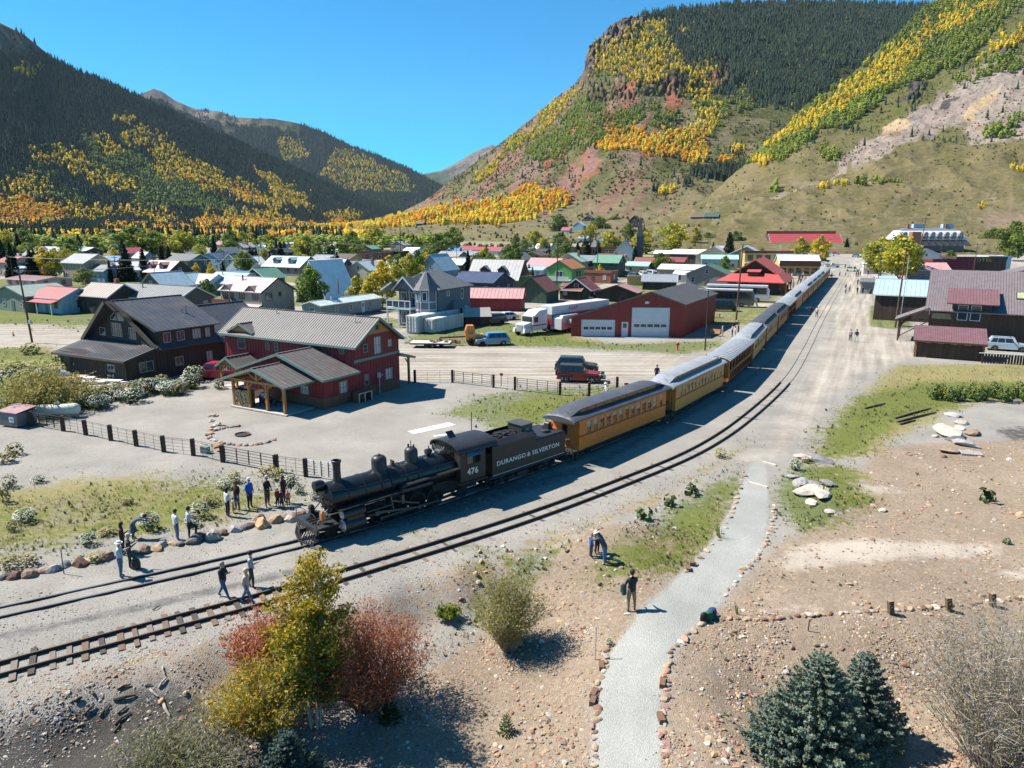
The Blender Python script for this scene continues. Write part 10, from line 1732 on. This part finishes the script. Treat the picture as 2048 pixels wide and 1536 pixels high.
for k in range(84):
 px=q.uniform(0,1330);py=q.uniform(496,560);kd=q.choice(['green','green','green','mixed','yellow','spruce','spruce','yellowgreen']);ld=['above the tan house','by the highway woods','near the white roofs','beyond the beige house','behind the ice blue dormer house','near the purple roof','beyond the yellow aspens','behind the turreted house','near the sky blue A frame','beyond the dormer barn','near the green house','by the brick block','near the church','near the parking area'][min(13,int(px/95))]
 lb=''
 while not lb or any(lb==z[5]for z in TR):lb=f"{q.choice(['small','rounded','slender','bushy','dense','young','spreading','ragged','compact','leaning'])} {dict(green='green cottonwood',mixed='lime green tree',yellow='golden aspen',spruce='dark spruce',yellowgreen='yellow green tree')[kd]} {ld}"
 TR.append((kd,px,py,q.uniform(24,46),q.uniform(.9,1.4),lb))
for kd,px,py,hp,wf,lb in TR:tree(kd,px,py,hp*mpp(px,py)*.99,lb,wf)
q=np.random.default_rng(5)
def belt(name,kinds,n,x0,x1,d0,d1,h0,h1,lbl,wf=1.2):
 px=q.uniform(x0,x1,n);D=q.uniform(d0,d1,n);X=(px-1024)/FPX*D/CT*1.0;s=q.uniform(h0,h1,n);m=vnoise(X,D,60,66)>.42;scatter(name,np.stack([X[m],D[m],X[m]*0],1),np.stack([s*wf,s*wf,s],1)[m],kinds,lbl)
belt('valley_aspen_foliage',GLD+ORG,1300,-60,760,640,1250,8,14,'yellow and orange aspens on the valley floor beyond town');belt('valley_spruce_forest',CON,1500,-60,700,560,1250,10,19,'dark spruces on the valley floor beyond town',1.1);belt('valley_willow_foliage',GRN,700,-60,900,430,640,6,11,'green willows and cottonwoods at the edge of the valley');belt('valley_brush_foliage',BRS,1200,-60,1500,420,900,2,4,'low brush on the valley meadow')
mb=MB();pts=[W(-80,492,560),W(60,488,600),W(150,482,640)]
pts=[Vector((p.x,p.y,.6))for p in pts];
for a,b in zip(pts,pts[1:]):mb.beam(a,b,9,.3)
mb.bd('highway_road',M('road_pale',(.42,.40,.37),.9),kind='structure')
def big_aspen():
 p=P(632,1452);h=6.9;q=random.Random(31);r=np.random.default_rng(31);t=em('aspen_tree',p,0,'tall aspen turning from green to gold in front of the outer track','tree')
 tops=[(p.x,p.y,h)]
 mb=MB();ends=[];stems=[]
 for k in range(5):
  a=k*1.3;lean=Vector((.10*math.cos(a),.10*math.sin(a),1));pt=Vector((.16*math.cos(a),.16*math.sin(a),-.1));hh=h*[.95,.86,.78,.7,.62][k];rr_=.055;n=14
  for i in range(n):
   nx=pt+Vector((lean.x*hh/n*(1 if i<7 else .2)+q.uniform(-.03,.03),lean.y*hh/n+q.uniform(-.03,.03),hh/n));mb.tube(pt,nx,rr_,rr_*.88,6,False);rr_*=.88;pt=nx;stems.append(pt.copy())
   if i>2:
    for _ in range(3):
     an=q.uniform(0,6.28);L=(1.05*math.sin(PI*min(1,(pt.z/h*.92+.10)))**.8+.15)*q.uniform(.55,1.0);e=pt+Vector((L*math.cos(an),L*math.sin(an),L*.45));mb.tube(pt,e,.014,.004,3,False);ends.append((pt.copy(),e))
 mb.bd('trunk',M('aspen_bark',(.42,.40,.34),.8,.25,9),t)
 C_=[];I=[]
 for a,e in ends:
  n=int(85*(e-a).length)+16;u=r.uniform(.15,1.1,n);P_=np.array(a)+(np.array(e)-np.array(a))*u[:,None]+r.normal(size=(n,3))*.13;C_.append(P_);g=np.clip((P_[:,2]/h-.28)*1.7+(-.10)*P_[:,0]+.25*r.random(n)+.25*q.uniform(-1,1),0,1);x=r.random(n);I.append(np.where(x<g*.75,0,np.where(x<g*.75+.35,1,2)))
 C_=np.concatenate(C_);I=np.concatenate(I);me=leafmesh('crown',C_,.07,[lmat('aspen_y',(.36,.25,.018),(.55,.38,.03)),lmat('aspen_yg',(.15,.17,.015),(.27,.27,.025)),lmat('aspen_g',(.06,.095,.014),(.12,.16,.025))],32,I);link(me,'crown',t)
 return t
big_aspen()
def willow(px,py,w_,h_,lbl,leafs,stemc,seed,nst=90,nl=60,leaf=.05,spread=1.0,name='willow_bush',elong=1.6,dens=1.0,twig=0):
 p=P(px,py);m=mpp(px,py);Wd=w_*m;Ht=h_*m;q=random.Random(seed);r=np.random.default_rng(seed);t=em(name,p,0,lbl,'bush');mb=MB();C_=[]
 for k in range(nst):
  a=q.uniform(0,6.28);rr_=math.sqrt(q.random());out=rr_*Wd*.5*spread;hh=Ht*(1.06-.45*rr_*rr_)*q.uniform(.75,1.05);b=Vector((.18*out*math.cos(a),.18*out*math.sin(a),-.05));c=Vector((.5*out*math.cos(a),.5*out*math.sin(a),hh*.6));e=Vector((out*math.cos(a),out*math.sin(a),hh));pts=[b.lerp(c,i/3).lerp(c.lerp(e,i/3),i/3)+Vector((q.uniform(-1,1),q.uniform(-1,1),0))*Wd*.035*i for i in range(4)];rd=.012+.006*q.random()
  for i in range(3):mb.tube(pts[i],pts[i+1],rd*(1-.25*i),rd*(1-.25*(i+1)),3,False)
  if twig:
   for _ in range(twig):c0=pts[q.randrange(1,3)].lerp(pts[3],q.random());c1=c0+Vector((q.uniform(-.5,.5),q.uniform(-.5,.5),q.uniform(-.1,.4)))*Wd*.16;mb.tube(c0,c1,rd*.6,rd*.25,3,False)
  n=int(nl*dens);u=r.uniform(.25,1.05,n);A_=np.array([tuple(v)for v in pts]);x=np.clip(u,0,.999)*3;i0=x.astype(int);fr_=(x-i0)[:,None];P_=A_[i0]*(1-fr_)+A_[i0+1]*fr_;P_+=r.normal(size=(n,3))*.035*Wd*(.4+u[:,None]);C_.append(P_)
 mb.bd('stems',stemc,t,kind='stuff');C_=np.concatenate(C_);C_[:,2]=np.maximum(C_[:,2],.02);ids=r.choice(len(leafs),len(C_),p=[.5,.3,.2][:len(leafs)]if len(leafs)==3 else[.6,.4]);link(leafmesh('foliage',C_,leaf,leafs,seed,ids,elong=elong),'foliage',t);return t
st1=M('willow_stem',(.17,.12,.07),.8,.3,8);st2=M('willow_stem_red',(.20,.06,.045),.8,.3,8);st3=M('willow_stem_grey',(.26,.23,.20),.85,.25,8)
rd1,rd2,rd3=lmat('willow_red',(.44,.11,.035),(.58,.19,.07)),lmat('willow_rust',(.25,.09,.05),(.38,.15,.08)),lmat('willow_rose',(.42,.19,.12),(.52,.27,.17))
ol1,ol2,ol3=lmat('willow_olive',(.25,.23,.065),(.38,.34,.11)),lmat('willow_gold',(.36,.28,.06),(.48,.38,.11)),lmat('willow_dull',(.16,.155,.06),(.25,.24,.10))
gy1,gy2=lmat('grey_leaf',(.28,.24,.10),(.38,.32,.16)),lmat('grey_tan',(.26,.22,.16),(.36,.31,.23))
willow(735,1412,235,185,'large rust red willow spreading right of the aspen',[rd1,rd2,rd3],st2,51,230,75,.042,1.0,twig=2)
willow(548,1372,160,150,'rust red willow behind the yellow bush on the left of the aspen',[rd1,rd3,rd2],st2,52,150,70,.05)
willow(540,1478,165,150,'golden yellow willow bush at the foot of the aspen',[lmat('willow_bright',(.46,.29,.015),(.62,.42,.03)),lmat('aspen_yg',(.15,.17,.015),(.27,.27,.025)),ol2],st3,53,130,85,.045,twig=2)
willow(470,1440,130,70,'thin yellow leaved shrub over the cinder bank',[lmat('willow_bright',(.46,.29,.015),(.62,.42,.03)),ol1],st3,54,50,30,.05)
willow(1018,1298,140,150,'rounded olive yellow willow standing alone on the rubble',[ol1,ol2,ol3],st3,55,190,80,.036,twig=2)
willow(92,822,150,66,'wide olive yellow bush beside the dumpster and propane tank',[ol1,ol2,ol3],st1,56,170,60,.10)
willow(1985,1530,300,250,'sprawling grey twiggy willow at the lower right corner',[gy1,gy2],st3,57,330,44,.032,1.0,twig=5)
willow(350,1560,230,66,'grey green sagebrush clump at the bottom of the cinder bank',[ol3,lmat('sage_grey',(.2,.22,.13),(.3,.31,.2))],st3,58,200,50,.045)
willow(895,1238,50,30,'small bright green weed bush under the bank',[G1,YG],st1,59,30,50,.05)
def near_spruce(px,py,hpx,wpx,lbl,mats,seed,dens=1.0,needle=.075,wts=(.55,.45),nb=18):
 p=P(px,py);m=mpp(px,py);h=hpx*m*1.12;w_=wpx*m;tk,cr=spruce_mesh(seed,h,w_,mats,nb,dens,needle,wts,bare=.01);t=em('blue_spruce' if mats[0]is B1 else 'young_spruce',p,0,lbl,'tree');link(tk,'trunk',t);link(cr,'crown',t)
near_spruce(1622,1535,196,235,'taller blue spruce with a yellowish flank at the lower right',[B1,B2,lmat('spruce_olive',(.10,.12,.02),(.17,.18,.03))],71,2.6,.065,(.5,.4,.1),26)
near_spruce(1715,1480,150,150,'second blue spruce close behind the taller one',[B1,B2],72,2.4,.065,(.5,.5),24)
near_spruce(1560,1515,100,125,'low blue spruce on the left flank of the taller one',[B1,B2],73,2.4,.06,(.55,.45),20)
near_spruce(580,1590,118,140,'dark bluish spruce cut by the bottom edge below the aspen',[lmat('bluespruce_deep',(.05,.095,.08),(.09,.15,.13)),B2],74,2.6,.06,(.6,.4),24)
near_spruce(1013,1465,38,36,'tiny bright green spruce alone on the tan rubble',[G1,S1],75,2.5,.03,(.6,.4),14)
near_spruce(780,1440,52,44,'small spruce in the shade of the rust red willow',[G2_,S1],76,2.2,.04,(.5,.5),14)
